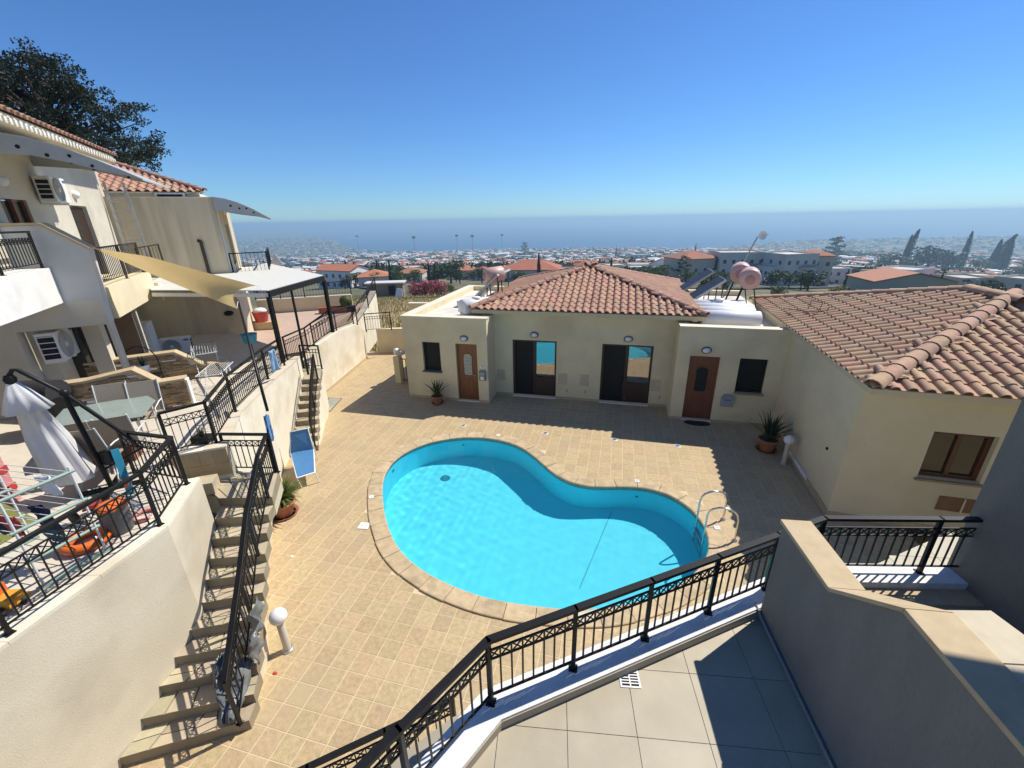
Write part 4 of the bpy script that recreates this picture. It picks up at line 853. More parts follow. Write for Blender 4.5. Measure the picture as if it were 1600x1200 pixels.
# railings of the left terrace
def zpt(x,y,z): p=W(x,y,z); return V(p.x,p.y,z)
e0_=zpt(15,990,ZT); e1_=zpt(250,820,ZT); e2_=zpt(292,756,ZT)
dd=(e1_-e0_).normalized(); mid=e0_.lerp(e1_,.5)
railing('black iron railing with X frieze on the retaining wall by clothes airer',[e0_-dd*1.0,e0_,e1_,e2_],h=.80,top_w=.06)
railing('black iron return railing beside the terrace step, by brown planter',[e2_,zpt(212,742,ZT-.1)],h=.80)
f0=zpt(270,712,ZT); f1=zpt(338,694,ZT)+V(-.05,.05,0); f2=zpt(377,643,ZT)+V(-.12,-.02,0); f3=zpt(425,592,2.31)+V(-.12,0,0); f4=zpt(450,571,2.22)+V(-.12,0,0)
railing('black iron railing with X frieze along the long pale wall',[f0,f1,f2,f3,f4],h=.80,top_w=.06)
railing('short black iron railing closing the stair landing',[V(*zpt(361,737,zl).xy,zl),V(*zpt(434,738,zl).xy,zl)],h=.80)
fr=V(*SR_[10].xy,zl)
def inr(i,s=.10): d=(SL_[i]-SR_[i]); d.z=0; return V(SR_[i].x,SR_[i].y,(i+1)*RH)+d.normalized()*s
railing('sloping black iron handrail down the near stone stairs',[V(land_br.x-.05,land_br.y-.03,zl),inr(10,.06),inr(7),inr(4),inr(0)],h=.80,top_w=.06)
# orange float, blue rag, grey tarp, shoe on the stairs
p=W(428,720,1.0); 
def on_long(x,y,o=.0): return WP(x,y,P2[1]+V(0,0,0),V((P2[1]-P2[0]).y,-(P2[1]-P2[0]).x,0).normalized())
fl=on_long(437,712); fd=V((P2[1]-P2[0]).y,-(P2[1]-P2[0]).x,0).normalized(); r=thing('life_ring','orange life ring hanging on pale wall behind stair railing','life ring',fl-V(0,0,.3)); ORG=M('ring_orange',(.75,.10,.02),(.68,.09,.02),rough=.5)
c=fl+fd*.08; ux=V(-fd.y,fd.x,0); part('ring',MB().tube([c+ux*(.27*math.cos(t))+V(0,0,.27*math.sin(t)) for t in [2*math.pi*k/20 for k in range(21)]],.075,8,False),ORG,r)
part('hanging_rope',MB().tube([c+V(0,0,.27),c+V(0,0,.55)],.01,5),WHITE,r)
def cloth(name,label,cat,mat,P,seed=1,amp=.03,nu=9,nv=9,th=None,group=None):
    """draped sheet through 4 corner points with folds"""
    rnd=random.Random(seed); ph=[rnd.uniform(0,6.28) for _ in range(6)]; A,B,C,D=[Vector(p) for p in P]; n_=(B-A).cross(D-A).normalized(); vs=[]; fs=[]
    for j in range(nv+1):
        for i in range(nu+1):
            u,v=i/nu,j/nv; p=A.lerp(B,u).lerp(D.lerp(C,u),v); d=amp*(math.sin(u*9+ph[0]+v*2)+.6*math.sin(u*17+ph[1]-v*5)+.5*math.sin(v*11+ph[2]+u*4)+.35*math.sin(u*27+v*19+ph[3])); vs.append(p+n_*d)
    for j in range(nv):
        for i in range(nu): a=j*(nu+1)+i; fs.append((a,a+1,a+nu+2,a+nu+1))
    m=MB(); m.add(vs,fs,True); o=solo(name,m,mat,label,cat,group); s=o.modifiers.new('solid','SOLIDIFY'); s.thickness=th or .012; return o
TARP=M('tarp_grey',(.20,.215,.22),(.13,.14,.145),rough=.38,scale=6,bump=.4,bscale=18); RAG=M('rag_blue',(.10,.22,.42),(.07,.16,.33),rough=.9)
z2=lambda i:(i+1)*RH+.05
cloth('tarp','crumpled grey plastic tarp bunched over the railing, lower stairs','tarp',TARP,[inr(2,-.04)+V(0,0,.42),inr(4,-.02)+V(0,0,.40),inr(4,.02)+V(0,0,.03),inr(2,.0)+V(0,0,.02)],3,.045,16,10)
cloth('tarp','grey plastic tarp trailing down the two bottom stairs','tarp',TARP,[V(*W(335,1040,.55).xy,.58),V(*W(395,1030,.55).xy,.60),V(*W(372,1128,.2).xy,.19),V(*W(347,1130,.2).xy,.18)],5,.05,12,12)
cloth('tarp','grey plastic bundle lying on third stair beside railing','tarp',TARP,[V(*W(336,1075,.5).xy,.52),V(*W(370,1062,.5).xy,.55),V(*W(372,1028,.66).xy,.85),V(*W(345,1035,.66).xy,.80)],8,.06,10,8)
cloth('rag','blue rag knotted over the corner of the landing railing','rag',RAG,[V(*zpt(411,650,2.75).xy,2.75),V(*zpt(420,648,2.75).xy,2.75),V(*zpt(428,682,2.42).xy,2.38),V(*zpt(420,690,2.42).xy,2.38)],2,.03)
sh=W(399,738,zl+.05); r=thing('shoe','white trainer left on the stair landing by railing','shoe',(sh.x,sh.y,zl)); part('sole',MB().box((sh.x,sh.y,zl+.02),(.27,.1,.03),.6),WHITE,r); part('upper',MB().lathe([(.055,.03),(.05,.07),(.03,.1),(.001,.11)],(sh.x,sh.y,zl),10,squash=(2.0,.9)),WHITEP,r)
# ================================================================== upper stairs
us=[(455,703),(454,688),(453,674),(454,660),(455.6,646),(456,633),(457,620),(458,606),(458,594)]; ur=[(496.5,696),(495.6,681),(497,668),(497.5,655),(496.5,642),(497,629),(497,617),(498,603),(500,592)]
UL=[W(*p,(i+1)*.16) for i,p in enumerate(us)]; UR=[W(*p,(i+1)*.16) for i,p in enumerate(ur)]
ust=thing('staircase','narrow stone staircase behind the blue sun lounger','staircase',(UR[0].x,UR[0].y,0)); ub0,ub1=W(455,577,1.44),W(503,576,1.44)
for i in range(9):
    z=(i+1)*.16; A,B=UL[i],UR[i]; D,C=(UL[i+1],UR[i+1]) if i<8 else (ub0,ub1)
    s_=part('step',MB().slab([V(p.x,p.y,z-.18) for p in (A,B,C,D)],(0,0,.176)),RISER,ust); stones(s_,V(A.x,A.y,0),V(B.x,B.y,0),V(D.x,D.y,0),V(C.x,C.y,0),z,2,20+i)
m=MB()
for i in range(9):
    B=UR[i]; C=UR[i+1] if i<8 else ub1; z=(i+1)*.16; m.slab([V(B.x,B.y,-.05),V(C.x,C.y,-.05),V(C.x,C.y,z-.01),V(B.x,B.y,z-.01)],V(-.05,-.03,0))
part('side_wall',m,CREAMW,ust)
def ir(i,z): d=(UL[i]-UR[i]); d.z=0; return V(UR[i].x,UR[i].y,z)+d.normalized()*.07
railing('sloping black iron handrail beside the upper stairs',[ir(0,.16),ir(4,.8),ir(8,1.44)],h=.82)
railing('black iron gate panel at top of the upper stairs',[V(ub0.x+.35,ub0.y+.2,1.44),V(ub1.x,ub1.y,1.44)],h=.82,style='o')
# wall above the path
pz_=W(506,438,4.28)
uw=thing('retaining_wall','tall yellowish plaster wall beside the path to the street','wall',(-11,14.5,0)); na=V(.98,.195,0); g0=V(-10.55,12.2,0); g1=V(-11.56,17.3,0)
b=MB(); b.slab([V(g0.x,g0.y,-.05),V(g1.x,g1.y,-.05),V(g1.x,g1.y,1.35),V(-11.42,16.6,1.84),V(-11.08,14.88,1.98),V(-10.7,13.0,1.9),V(g0.x,g0.y,1.5)],V(-.3,-.05,0)); part('wall',b,CREAMW,uw); part('skirting',MB().bar(g0+V(.012,0,.05),g1+V(.012,0,.05),.02,.10),STONECAP,uw)
railing('black iron railing on the tall yellowish wall by the path',[V(-10.85,13.0,1.9),V(-11.2,14.88,1.98),V(-11.55,16.6,1.84)],h=.82,style='o')
railing('black iron railing with ring frieze between the pergola posts',[zpt(450,566,2.12),zpt(482,548,2.02),zpt(520,519,z_at(pz_.x,pz_.y,519))],h=.80,style='o')
railing('far black iron railing rising beside the dry field',[V(-11.9,17.4,1.6),V(-12.6,19.6,1.95),V(-13.5,22.0,2.3)],h=.85,cross=False,gap=.14)
railing('black iron gate across the far path landing',[V(-11.55,17.5,1.25),V(-10.55,18.1,1.25)],h=.85,style='o')
fw=thing('yard_wall','cream stepped yard walls beyond the path, left of villas','wall',(-10.0,19.0,0))
part('wall',MB().box((-10.6,18.6,.55),(1.9,.25,1.3),.25),CREAM,fw); part('wall',MB().box((-8.9,19.6,.75),(2.6,.25,1.7),.1),CREAM,fw); part('wall',MB().box((-9.4,21.2,1.15),(3.2,.25,1.6),.1),CREAM,fw); part('coping',MB().box((-9.4,21.2,1.98),(3.3,.32,.06),.1),CREAMW,fw); part('coping',MB().box((-8.9,19.6,1.63),(2.7,.32,.06),.1),CREAMW,fw)
wl=thing('retaining_wall','rough white wall descending beside the dry field','wall',(-12.6,19.5,0)); part('wall',MB().slab([V(-11.9,17.2,-.3),V(-13.9,22.6,-.3),V(-13.9,22.6,2.35),V(-12.6,19.6,2.0),V(-11.9,17.2,1.6)],V(-.3,-.12,0)),CREAMW,wl)
# far terrace with parapet, planters, railing
ft=struct('far_terrace_floor',MB().prism([W(*p,1.5).xy for p in ((405,560),(497,545),(505,520),(575,470),(545,479),(425,486),(385,500),(370,540))],1.2,1.5),M('terrace_pinkish',(.50,.37,.29),(.45,.33,.26),rough=.8,scale=2))
pr0,pr1=W(405,490,1.5),W(552,480,1.5); pt=thing('parapet_wall','low cream parapet with iron railing edging the far terrace','wall',pr0); part('wall',MB().bar(V(pr0.x,pr0.y,1.85),V(pr1.x,pr1.y,1.85),.2,.7),CREAM,pt); part('coping',MB().bar(V(pr0.x,pr0.y,2.22),V(pr1.x,pr1.y,2.22),.3,.05),CREAMW,pt)
railing('long black iron railing on the far terrace parapet',[V(pr0.x,pr0.y,2.24).lerp(V(pr1.x,pr1.y,2.24),k/4) for k in range(5)],h=.75,cross=False,gap=.16)
for k,(x,y) in enumerate(((517,486),(533,485),(546,484))):
    p=W(x,y,1.5); d=(pr0-pr1).normalized(); r=thing('planter_box',['left of three red planter boxes on far terrace','middle of three red planter boxes on far terrace','right dark planter box with shrub on far terrace'][k],'planter',(p.x,p.y,1.5),'planter boxes on far terrace'); q=V(p.x+.2,p.y-.5,1.66)
    part('box',MB().bar(q-d*.45,q+d*.45,.35,.32),M('planter_red',(.32,.09,.05)) if k<2 else RUBBER,r)
    if k==2: part('shrub',MB().ball(q+V(0,0,.4),.35,9,6),leafmat('leaf_shrub',(.10,.13,.03),(.06,.09,.02)),r)
# ================================================================== left house
LA=math.radians(131); LU_=V(math.cos(LA),math.sin(LA),0); LN=V(math.sin(LA),-math.cos(LA),0); L0=V(-10.5,4.65,0)
def LB(s,o,z): return L0+LU_*s+LN*o+V(0,0,z)
def lbox(mb,s0,s1,o0,o1,z0,z1): return mb.hexa([LB(s0,o0,z0),LB(s0,o1,z0),LB(s1,o1,z0),LB(s1,o0,z0),LB(s0,o0,z1),LB(s0,o1,z1),LB(s1,o1,z1),LB(s1,o0,z1)])
def lwall_s(mb,s,o0,o1,z0,z1,th,holes=()):   # wall in plane s=const
    a=LB(s,o0,0); b_=LB(s,o1,0); return wall(mb,a.xy,b_.xy,z0,z1,th,holes,side=1)
house=thing('house','pale two storey house with curved steel awning at left edge','house',LB(3,-2,0))
b=MB(); wall(b,LB(9.0,0,0).xy,LB(-4,0,0).xy,4.62,8.05,.3,[(9-7.0,9-5.8,4.66,6.70),(9-3.55,9-2.45,5.55,6.72)],side=-1)
lwall_s(b,2.0,-5,1.1,1.9,4.66,.3,[(4.58,6.04,1.9,4.12)])
wall(b,LB(-4,-1.4,0).xy,LB(2.0,-1.4,0).xy,1.9,4.64,.3,side=1); lbox(b,3.95,4.05,-.6,1.1,1.9,4.15); lbox(b,2.9,3.2,.30,.62,1.9,4.12); lbox(b,2.3,8.8,-.4,-.1,1.9,4.6)
HSW=M('plaster_house',(.60,.555,.46),(.55,.505,.415),rough=.92,scale=1.8,bump=.2,bscale=70,stain=(.48,.43,.34),sscale=.9)
part('wall',b,HSW,house)
pd=part('patio_door',lbox(MB(),3.0,3.06,-.45,.30,1.9,4.1),WOODD,house); part('pane',lbox(MB(),2.985,3.0,-.38,.22,2.4,4.0),GLASS,pd); part('niche_shade_panel',lbox(MB(),3.6,3.65,.3,1.1,1.9,4.12),DARKV if False else M('shade_brown',(.16,.11,.07)),house)  # panel behind the door: the niche's shade is put into its dark brown
part('party_wall',MB().slab([LB(2.001,-.05,4.14),LB(2.001,1.11,4.14),LB(2.001,1.2,5.70),LB(2.001,.6,6.19),LB(2.001,-.05,6.19)],LU_*.3),M('plaster_offwhite',(.55,.56,.55),(.50,.51,.50),rough=.9,scale=2,bump=.3,bscale=80),house)
m=MB(); m.bar(LB(2.15,1.22,5.72),LB(2.15,.6,6.22),.36,.05); m.bar(LB(2.15,.6,6.22),LB(2.15,0,6.22),.36,.05); part('coping',m,STONECAP,house)
part('balcony_slab',lbox(MB(),-4,1.995,-.02,.5,4.66,5.38),WHITEP,house,label='sunlit white balcony front')
part('balcony_slab',lbox(MB(),2.33,6.0,-.02,1.2,4.18,4.88),CREAM,house,label='cream balcony front under brown railing')
part('balcony_slab',lbox(MB(),6.0,6.3,-.02,1.3,4.0,4.55),CREAM,house)
d=part('door',lbox(MB(),5.85,6.95,-.14,-.08,4.66,6.66),WOODD,house); part('pane',lbox(MB(),6.0,6.4,-.082,-.07,5.0,6.5),GLASS,d)
w=part('window',lbox(lbox(lbox(MB(),2.45,2.53,-.12,-.02,5.55,6.72),3.47,3.55,-.12,-.02,5.55,6.72),2.96,3.04,-.12,-.02,5.55,6.72),WOOD,house); part('pane',lbox(MB(),2.53,2.96,-.1,-.08,5.6,6.68),GLASS,w); part('pane',lbox(MB(),3.04,3.47,-.1,-.08,5.6,6.68),GLASS,w)
def lamp_l(s,z): l=part('wall_lamp',MB().lathe([(.14,0),(.14,.05),(.09,.11),(.001,.12)],LB(s,0,z),10,axis=LN,squash=(1,.75)),WHITEP,house)
lamp_l(2.75,7.05); lamp_l(6.4,6.98)
# roof of house
b=MB(); lbox(b,-4,8.6,-3.0,.62,8.02,8.16); b.slab([LB(-4,.62,8.16),LB(8.6,.62,8.16),LB(8.6,-3.6,9.3),LB(-4,-3.6,9.3)],(0,0,.03)); hr=part('roof',b,FASCIA,house); quota=[130]; rest=MB(); upv=(LB(0,-3.6,9.3)-LB(0,.62,8.16)).normalized()
roof_slope(hr,LB(-2,.66,8.2),LU_,upv,10.6,4.3,lambda a,b_:True,TILE_P,quota,rest); part('roof_tile_field',rest,ROOFT,hr,kind='stuff')
dm=MB()
for k in range(46): s=-.5+k*.2; dm.add([],[]); lbox(dm,s,s+.09,.60,.655,8.04,8.12)
part('dentil_row',dm,WHITEP,hr,kind='stuff')
# second volume
b=MB(); lwall_s(b,8.8,-.4,2.93,1.5,7.02,.3); wall(b,LB(14,2.93,0).xy,LB(9.1,2.93,0).xy,1.5,7.02,.3,[(1.9,3.1,4.6,6.15)],side=-1); wall(b,LB(14.0,-2,0).xy,LB(14.0,2.6,0).xy,1.5,7.02,.3,side=-1)
house2=thing('house','cream flat parapet house with steel awning behind yellow sail','house',LB(10,1,0)); CRST=M('plaster_streaked',(.66,.57,.40),(.60,.515,.355),rough=.92,scale=2.0,bump=.2,bscale=60,stain=(.44,.37,.26),sscale=1.6,squash=(2.4,2.4,.16)); part('wall',b,CRST,house2)
part('parapet_cap',MB().bar(LB(8.95,-.4,7.035),LB(8.95,2.95,7.035),.34,.03).bar(LB(9.12,2.78,7.035),LB(14,2.78,7.035),.34,.03),CREAMW,house2)
part('door',lbox(MB(),10.9,12.1,2.72,2.76,4.6,6.15),WOODD,house2)
part('roof_deck',lbox(MB(),9.1,14,-2,2.63,6.4,6.5),FASCIA,house2)
b=MB(); lbox(b,9.5,14,-2.5,2.5,6.5,7.2); b.slab([LB(9.4,-2.6,7.2),LB(9.4,2.7,7.2),LB(12.2,-.1,8.25),LB(12.2,-2.6,8.25)],(0,0,.03)); h2r=part('roof',b,CREAMW,house2); quota=[130]; rest=MB(); u2=(LB(12.2,0,8.25)-LB(9.4,0,7.2)); dl2=u2.length
roof_slope(h2r,LB(9.36,-2.6,7.22),LN,u2,5.3,dl2,lambda a,b_:a<5.3-2.8*b_/dl2,TILE_P,quota,rest); caps(h2r,LB(9.4,2.7,7.25),LB(12.2,-.1,8.28),CAP_P); caps(h2r,LB(12.2,-2.6,8.27),LB(12.2,-.1,8.27),CAP_P); part('roof_tile_field',rest,ROOFT,h2r,kind='stuff')
vf=part('roof_vent',lbox(MB(),9.3,9.42,1.25,2.1,6.9,7.2),WHITEP,h2r); part('opening',lbox(MB(),9.288,9.3,1.32,2.03,6.95,7.15),DARKV,vf)
part('downpipe',MB().tube([LB(8.78,2.2,5.62),LB(8.74,2.28,5.6),LB(8.74,2.28,5.5),LB(8.74,2.28,4.3)],.055,8),BROWNI,house2)
part('vent_bar',MB().tube([LB(9.0,2.95,4.5),LB(9.0,2.95,7.0)],.03,6),WHITEP,house2)
wall(bx:=MB(),LB(8.8,-.1,0).xy,LB(8.8,2.9,0).xy,4.3,4.42,.05); part('ledge',bx,CREAMW,house2)
lb_=part('wall_lamp',MB().lathe([(.16,0),(.16,.06),(.1,.12),(.001,.13)],LB(8.78,2.55,3.0),10,axis=-LU_,squash=(1,.6)),BLACK,house2)
lamp2=part('wall_lamp',MB().lathe([(.1,0),(.1,.05),(.05,.1),(.001,.1)],LB(11.6,2.93,6.6),10,axis=LN),WHITEP,house2)
# steel awnings
def awning(par,s0,s1,o0,prof,label=None):
    """prof: list of (o, ztop, zbot)"""
    a=part('awning',MB(),GALV,par,label=label); m=MB(); n_=len(prof)
    for i in range(n_-1):
        (oa,ta,ba),(ob,tb,bb)=prof[i],prof[i+1]; m.hexa([LB(s0,oa,ta-.03),LB(s0,ob,tb-.03),LB(s1,ob,tb-.03),LB(s1,oa,ta-.03),LB(s0,oa,ta),LB(s0,ob,tb),LB(s1,ob,tb),LB(s1,oa,ta)])
    a.data=m.mesh('awning',M('awning_sheet',(.52,.52,.48),(.46,.46,.43),rough=.5,metal=.2))
    PLT=M('awning_plate',(.42,.43,.42),(.38,.39,.385),rough=.5)
    for s in (s0,s1-.04):
        pts=[LB(s,o,t-.031) for o,t,b_ in prof]+[LB(s,o,b_) for o,t,b_ in prof[::-1]]; part('side_plate',MB().slab(pts,LU_*.04),PLT,a)
        for f in (.30,.45,.58,.70):
            o=prof[0][0]+f*(prof[-1][0]-prof[0][0]); k=min(n_-2,int(f*(n_-1))); zc=(prof[k][1]+prof[k][2])/2-.02; h=MB(); h.lathe([(.001,0),(.035-.018*f,0),(.042-.018*f,.006)],LB(s-.002,o,zc),10,axis=-LU_); part('plate_hole',h,DARKV,a)
awning(house,2.05,4.6,0,[(-.05,7.92,7.50),(.85,7.78,7.46),(1.35,7.62,7.36),(1.8,7.42,7.22),(2.2,7.22,7.14),(2.46,7.08,7.06)],'curved steel awning under the eave')
awning(house2,8.75,12.6,2.94,[(2.94,7.06,6.63),(3.3,7.0,6.56),(3.66,6.88,6.50),(4.1,6.66,6.44),(4.4,6.46,6.36),(4.62,6.32,6.30)],'curved steel awning at parapet corner')
# balconies' railings
railing('black iron railing on white balcony at left edge',[LB(-1.2,.42,5.38),LB(.4,.42,5.38),LB(1.9,.42,5.38)],h=.70,style='x')
railing('brown iron balcony railing lit by sun under yellow sail',[LB(2.4,1.1,4.88),LB(4.2,1.1,4.88),LB(5.9,1.1,4.88)],h=.82,mat=BROWNI,cross=False,gap=.12)
railing('dark iron balcony railing beside the ladder wall',[LB(6.0,1.05,4.7),LB(7.4,1.05,4.7),LB(8.7,1.05,4.7)],h=.85,mat=BROWNI,cross=False,gap=.5)
bal3=part('balcony_slab',lbox(MB(),9.2,12.9,2.93,4.25,4.05,4.32),CREAMW,house2); part('parapet',MB().slab([LB(12.7,4.1,4.32),LB(12.7,4.7,4.32),LB(12.7,4.45,4.85)],LU_*.2),WHITEP,house2)
railing('black iron railing round the far small balcony, under steel awning',[LB(9.25,2.98,4.32),LB(9.25,4.2,4.32),LB(11,4.2,4.32),LB(12.8,4.2,4.32)],h=.80,cross=False,gap=.13)
# ladder
r=thing('ladder','tall aluminium ladder leaning against the cream house wall','ladder',LB(8.2,.6,4.66)); a0_,a1_=LB(8.2,.28,4.66),LB(8.2,.80,4.66); c0_,c1_=LB(8.72,.15,7.45),LB(8.72,.63,7.45)
for k,(p,q) in enumerate(((a0_,c0_),(a1_,c1_))): part('stile',MB().bar(p,q,.07,.03,up=LU_),GALV,r)
for k in range(9): part('rung',MB().bar(a0_.lerp(c0_,(k+.6)/9.5),a1_.lerp(c1_,(k+.6)/9.5),.035),GALV,r)
# air conditioners
def aircon(label,c,front,side,w=.82,h=.56,d=.32):
    """c = centre of back on wall, front = facing dir, side = right dir"""
    r=thing('air_conditioner',label,'air conditioner',c-V(0,0,h/2),'outdoor air conditioner units'); f=Vector(front); s=Vector(side); u=V(0,0,1)
    def bx(mb,x0,x1,y0,y1,z0,z1): return mb.hexa([c+s*x+f*y+u*z for z in (z0,z1) for x,y in ((x0,y1),(x1,y1),(x1,y0),(x0,y0))])
    bevel(part('casing',bx(MB(),-w/2,w/2,.06,.06+d,-h/2,h/2),WHITE,r),.012); fc=c+f*(.062+d)+s*(-.1)
    g=part('fan_grille',MB().lathe([(.001,.0),(h*.42,.0),(h*.43,.014),(h*.46,.014),(h*.46,0)],fc,22,axis=f),M('grille_grey',(.42,.43,.43),(.36,.37,.37)),r); part('hub',MB().lathe([(.001,.02),(.05,.018),(.06,0)],fc,10,axis=f),WHITE,g)
    m=MB()
    for k in range(7): t=.05+k*.055; m.tube([fc+f*.012+(s*math.cos(x)+u*math.sin(x))*(h*.06*(k+1)) for x in [6.283*j/16 for j in range(17)]],.004,4,False)
    part('guard_ring',m,WHITEP,g)
    for sg in (-1,1):
        gr=part('side_grille',bx(MB(),sg*w/2-(.002 if sg>0 else .008),sg*w/2+(.008 if sg>0 else .002),.10,.02+d,-h*.38,h*.40),DARKV,r); m=MB()
        for k in range(5): bx(m,sg*w/2-.01,sg*w/2+.014,.09,.03+d,-h*.40+k*h*.19,-h*.40+k*h*.19+.018)
        part('louvre',m,WHITE,gr)
    for k in (-.3,.3): part('bracket',bx(MB(),k*w-.02,k*w+.02,0,.36,-h/2-.05,-h/2-.005),WHITEP,r)
    b_=bx(MB(),w/2-.16,w/2-.03,.063+d,.066+d,h/2-.1,h/2-.05); part('badge',b_,M('badge_blue',(.05,.17,.45)),r)
aircon('white air conditioner on upper wall under steel awning',LB(4.45,0,6.98),LN,LU_,.80,.55,.30)
aircon('white air conditioner in shaded recess under white balcony',LB(2.55,-.30,3.70),LN,LU_,.86,.66,.34)
aircon('white air conditioner on floor by far recess wall',LB(6.4,1.25,2.56),-LU_,LN,.8,.52,.3)
# white cabinet
r=thing('cabinet','white metal cabinet standing in shaded recess behind stone wall','cabinet',LB(5.4,.6,ZTF)); bevel(part('body',lbox(MB(),5.2,5.8,.3,.92,ZTF,3.5),WHITE,r),.01); part('door_panel',lbox(MB(),5.185,5.2,.34,.88,ZTF+.06,3.46),WHITEP,r)
# stone clad walls
def stonewall(label,s,prof,zb):
    r=thing('stone_wall',label,'wall',LB(s,prof[0][0],zb)); pts=[LB(s,prof[0][0],zb),LB(s,prof[-1][0],zb)]+[LB(s,o,z-.05) for o,z in prof[::-1]]; part('core',MB().slab(pts,LU_*.2),MORTAR,r)
    for (oa,za),(ob,zb_) in zip(prof[:-1],prof[1:]): part('coping_slab',MB().slab([LB(s-.04,oa,za-.05),LB(s-.04,ob,zb_-.05),LB(s-.04,ob,zb_),LB(s-.04,oa,za)],LU_*.29),STONECAP,r)
    part('end_plaster',lbox(MB(),s-.01,s+.21,prof[-1][0],prof[-1][0]+.03,zb,prof[-1][1]-.05),WHITEP,r)
    rn_=random.Random(int(s*10)); z=zb; m=MB(); ztop=lambda o: next((za+(zc-za)*(o-oa)/(ob-oa) for (oa,za),(ob,zc) in zip(prof[:-1],prof[1:]) if oa<=o<=ob),prof[-1][1])-.055
    cnt=0
    while z<max(p[1] for p in prof):
        h=rn_.uniform(.022,.055); o=prof[0][0]
        while o<prof[-1][0]:
            l=rn_.uniform(.12,.36); o1=min(o+l,prof[-1][0]); zt=min(z+h-.003,ztop(o+.001),ztop(o1-.001))
            if zt-z>.012:
                d=rn_.uniform(.012,.045); mm=lbox(MB(),s-d,s+.001,o+.003,o1-.003,z,zt)
                if cnt<290: part('ledge_stone',mm,LEDGE if rn_.random()>.05 else WHITEP,r); cnt+=1
                else: m.k=rn_.random(); m.add(mm.v,mm.f)
            o=o1
        z+=h
    if m.v: part('ledge_stone_field',m,LEDGE,r,kind='stuff')
stonewall('nearer ledge stone wall with cream coping behind glass table',.9,[(-.1,3.2),(.7,3.2),(1.52,3.31),(1.89,2.95),(2.36,2.96)],ZTF)
stonewall('farther ledge stone wall with sloping coping beside clothes airer',3.0,[(.05,3.08),(1.85,3.10),(2.36,2.68),(2.9,2.66)],ZTF)
# pergola
PZ=4.28; pz=[W(420,464,PZ),W(506,438,PZ),W(272,430,PZ),W(240,463,PZ),W(360,432,PZ)]
perg=thing('pergola','black steel pergola with white canvas roof beside the house','pergola',V(pz[0].x,pz[0].y,ZTF))
part('post',MB().bar(V(pz[0].x,pz[0].y,z_at(pz[0].x,pz[0].y,566)),V(pz[0].x,pz[0].y,PZ),.10),BLACK,perg); part('post',MB().bar(V(pz[1].x,pz[1].y,z_at(pz[1].x,pz[1].y,519)),V(pz[1].x,pz[1].y,PZ),.10),BLACK,perg)
m3=pz[0].lerp(pz[1],.35); part('post',MB().bar(V(m3.x,m3.y,1.6),V(m3.x,m3.y,PZ),.05),BLACK,perg)
part('beam',MB().bar(V(pz[0].x,pz[0].y,PZ+.07),V(pz[1].x,pz[1].y,PZ+.07),.09,.16),BLACK,perg); part('beam',MB().bar(V(pz[0].x,pz[0].y,PZ+.05),V(pz[3].x,pz[3].y,PZ+.05),.06,.10),WHITEP,perg)
bk=LB(10.5,2.6,PZ); part('canvas',MB().slab([V(p.x,p.y,PZ+.16) for p in (pz[0],pz[1],LB(12.8,4.0,0),LB(8.75,2.9,0),LB(8.75,.2,0),pz[3])],(0,0,.02)),M('canvas_white',(.62,.62,.57),(.58,.58,.53),rough=.8),perg)
# shade sail
SA=LB(2.15,1.22,5.74); SD=LB(4.6,1.15,5.62); SD=WP(228,397,LB(0,1.35,0),LN); SB=WP(400,446,LB(0,3.75,0),LN); SC=WP(370,481,LB(0,3.42,0),LN)
SB=W(400,446,4.55); SC=W(370,482,4.05); SD=W(228,397,5.6)
nu,nv=16,8; vs=[]; 
for j in range(nv+1):
    v=j/nv
    for i in range(nu+1):
        u=i/nu; top=SA.lerp(SD,u/.42) if u<.42 else SD.lerp(SB,(u-.42)/.58); bot=SA.lerp(SC,u); p=top.lerp(bot,v)
        k=.28*math.sin(math.pi*v)*u*u; p=p-LU_*0+(SA-p)*k*.35; p.z-=.04*math.sin(math.pi*u); vs.append(p)
m=MB(); m.add(vs,[(j*(nu+1)+i,j*(nu+1)+i+1,(j+1)*(nu+1)+i+1,(j+1)*(nu+1)+i) for j in range(nv) for i in range(nu)],True)
sail=thing('shade_sail','yellow triangular shade sail stretched from balcony to pergola','shade sail',SA); so_=part('cloth',m,leafmat('sail_yellow',(.72,.54,.26),(.67,.50,.24),.35,0,.0),sail); part('rope',MB().tube([SB,V(pz[0].x,pz[0].y,PZ+.1)],.008,5),WHITEP,sail); part('rope',MB().tube([SA+V(0,0,.02),LB(2.15,1.1,5.8)],.01,5),WHITEP,sail); part('rope',MB().tube([SC,W(372,470,4.2)],.008,5),WHITEP,sail)
# slim dark post that carries the sail, standing on the wall
pb=W(418,642,ZT); ptp=W(372,470,4.15); solo('sail_post',MB().tube([V(pb.x,pb.y,ZT),V(pb.x-.02,pb.y,3.3),ptp],.03,8),BLACK,'slim black sail post standing on the long pale wall','post')
# towels and clothes
cloth('towel','light blue towel hung over the long wall railing','towel',M('towel_blue',(.30,.48,.72),(.27,.44,.68),rough=.95),[zpt(420,549,3.22),zpt(427,545,3.22),zpt(437,576,2.55),zpt(425,583,2.55)],4,.012)
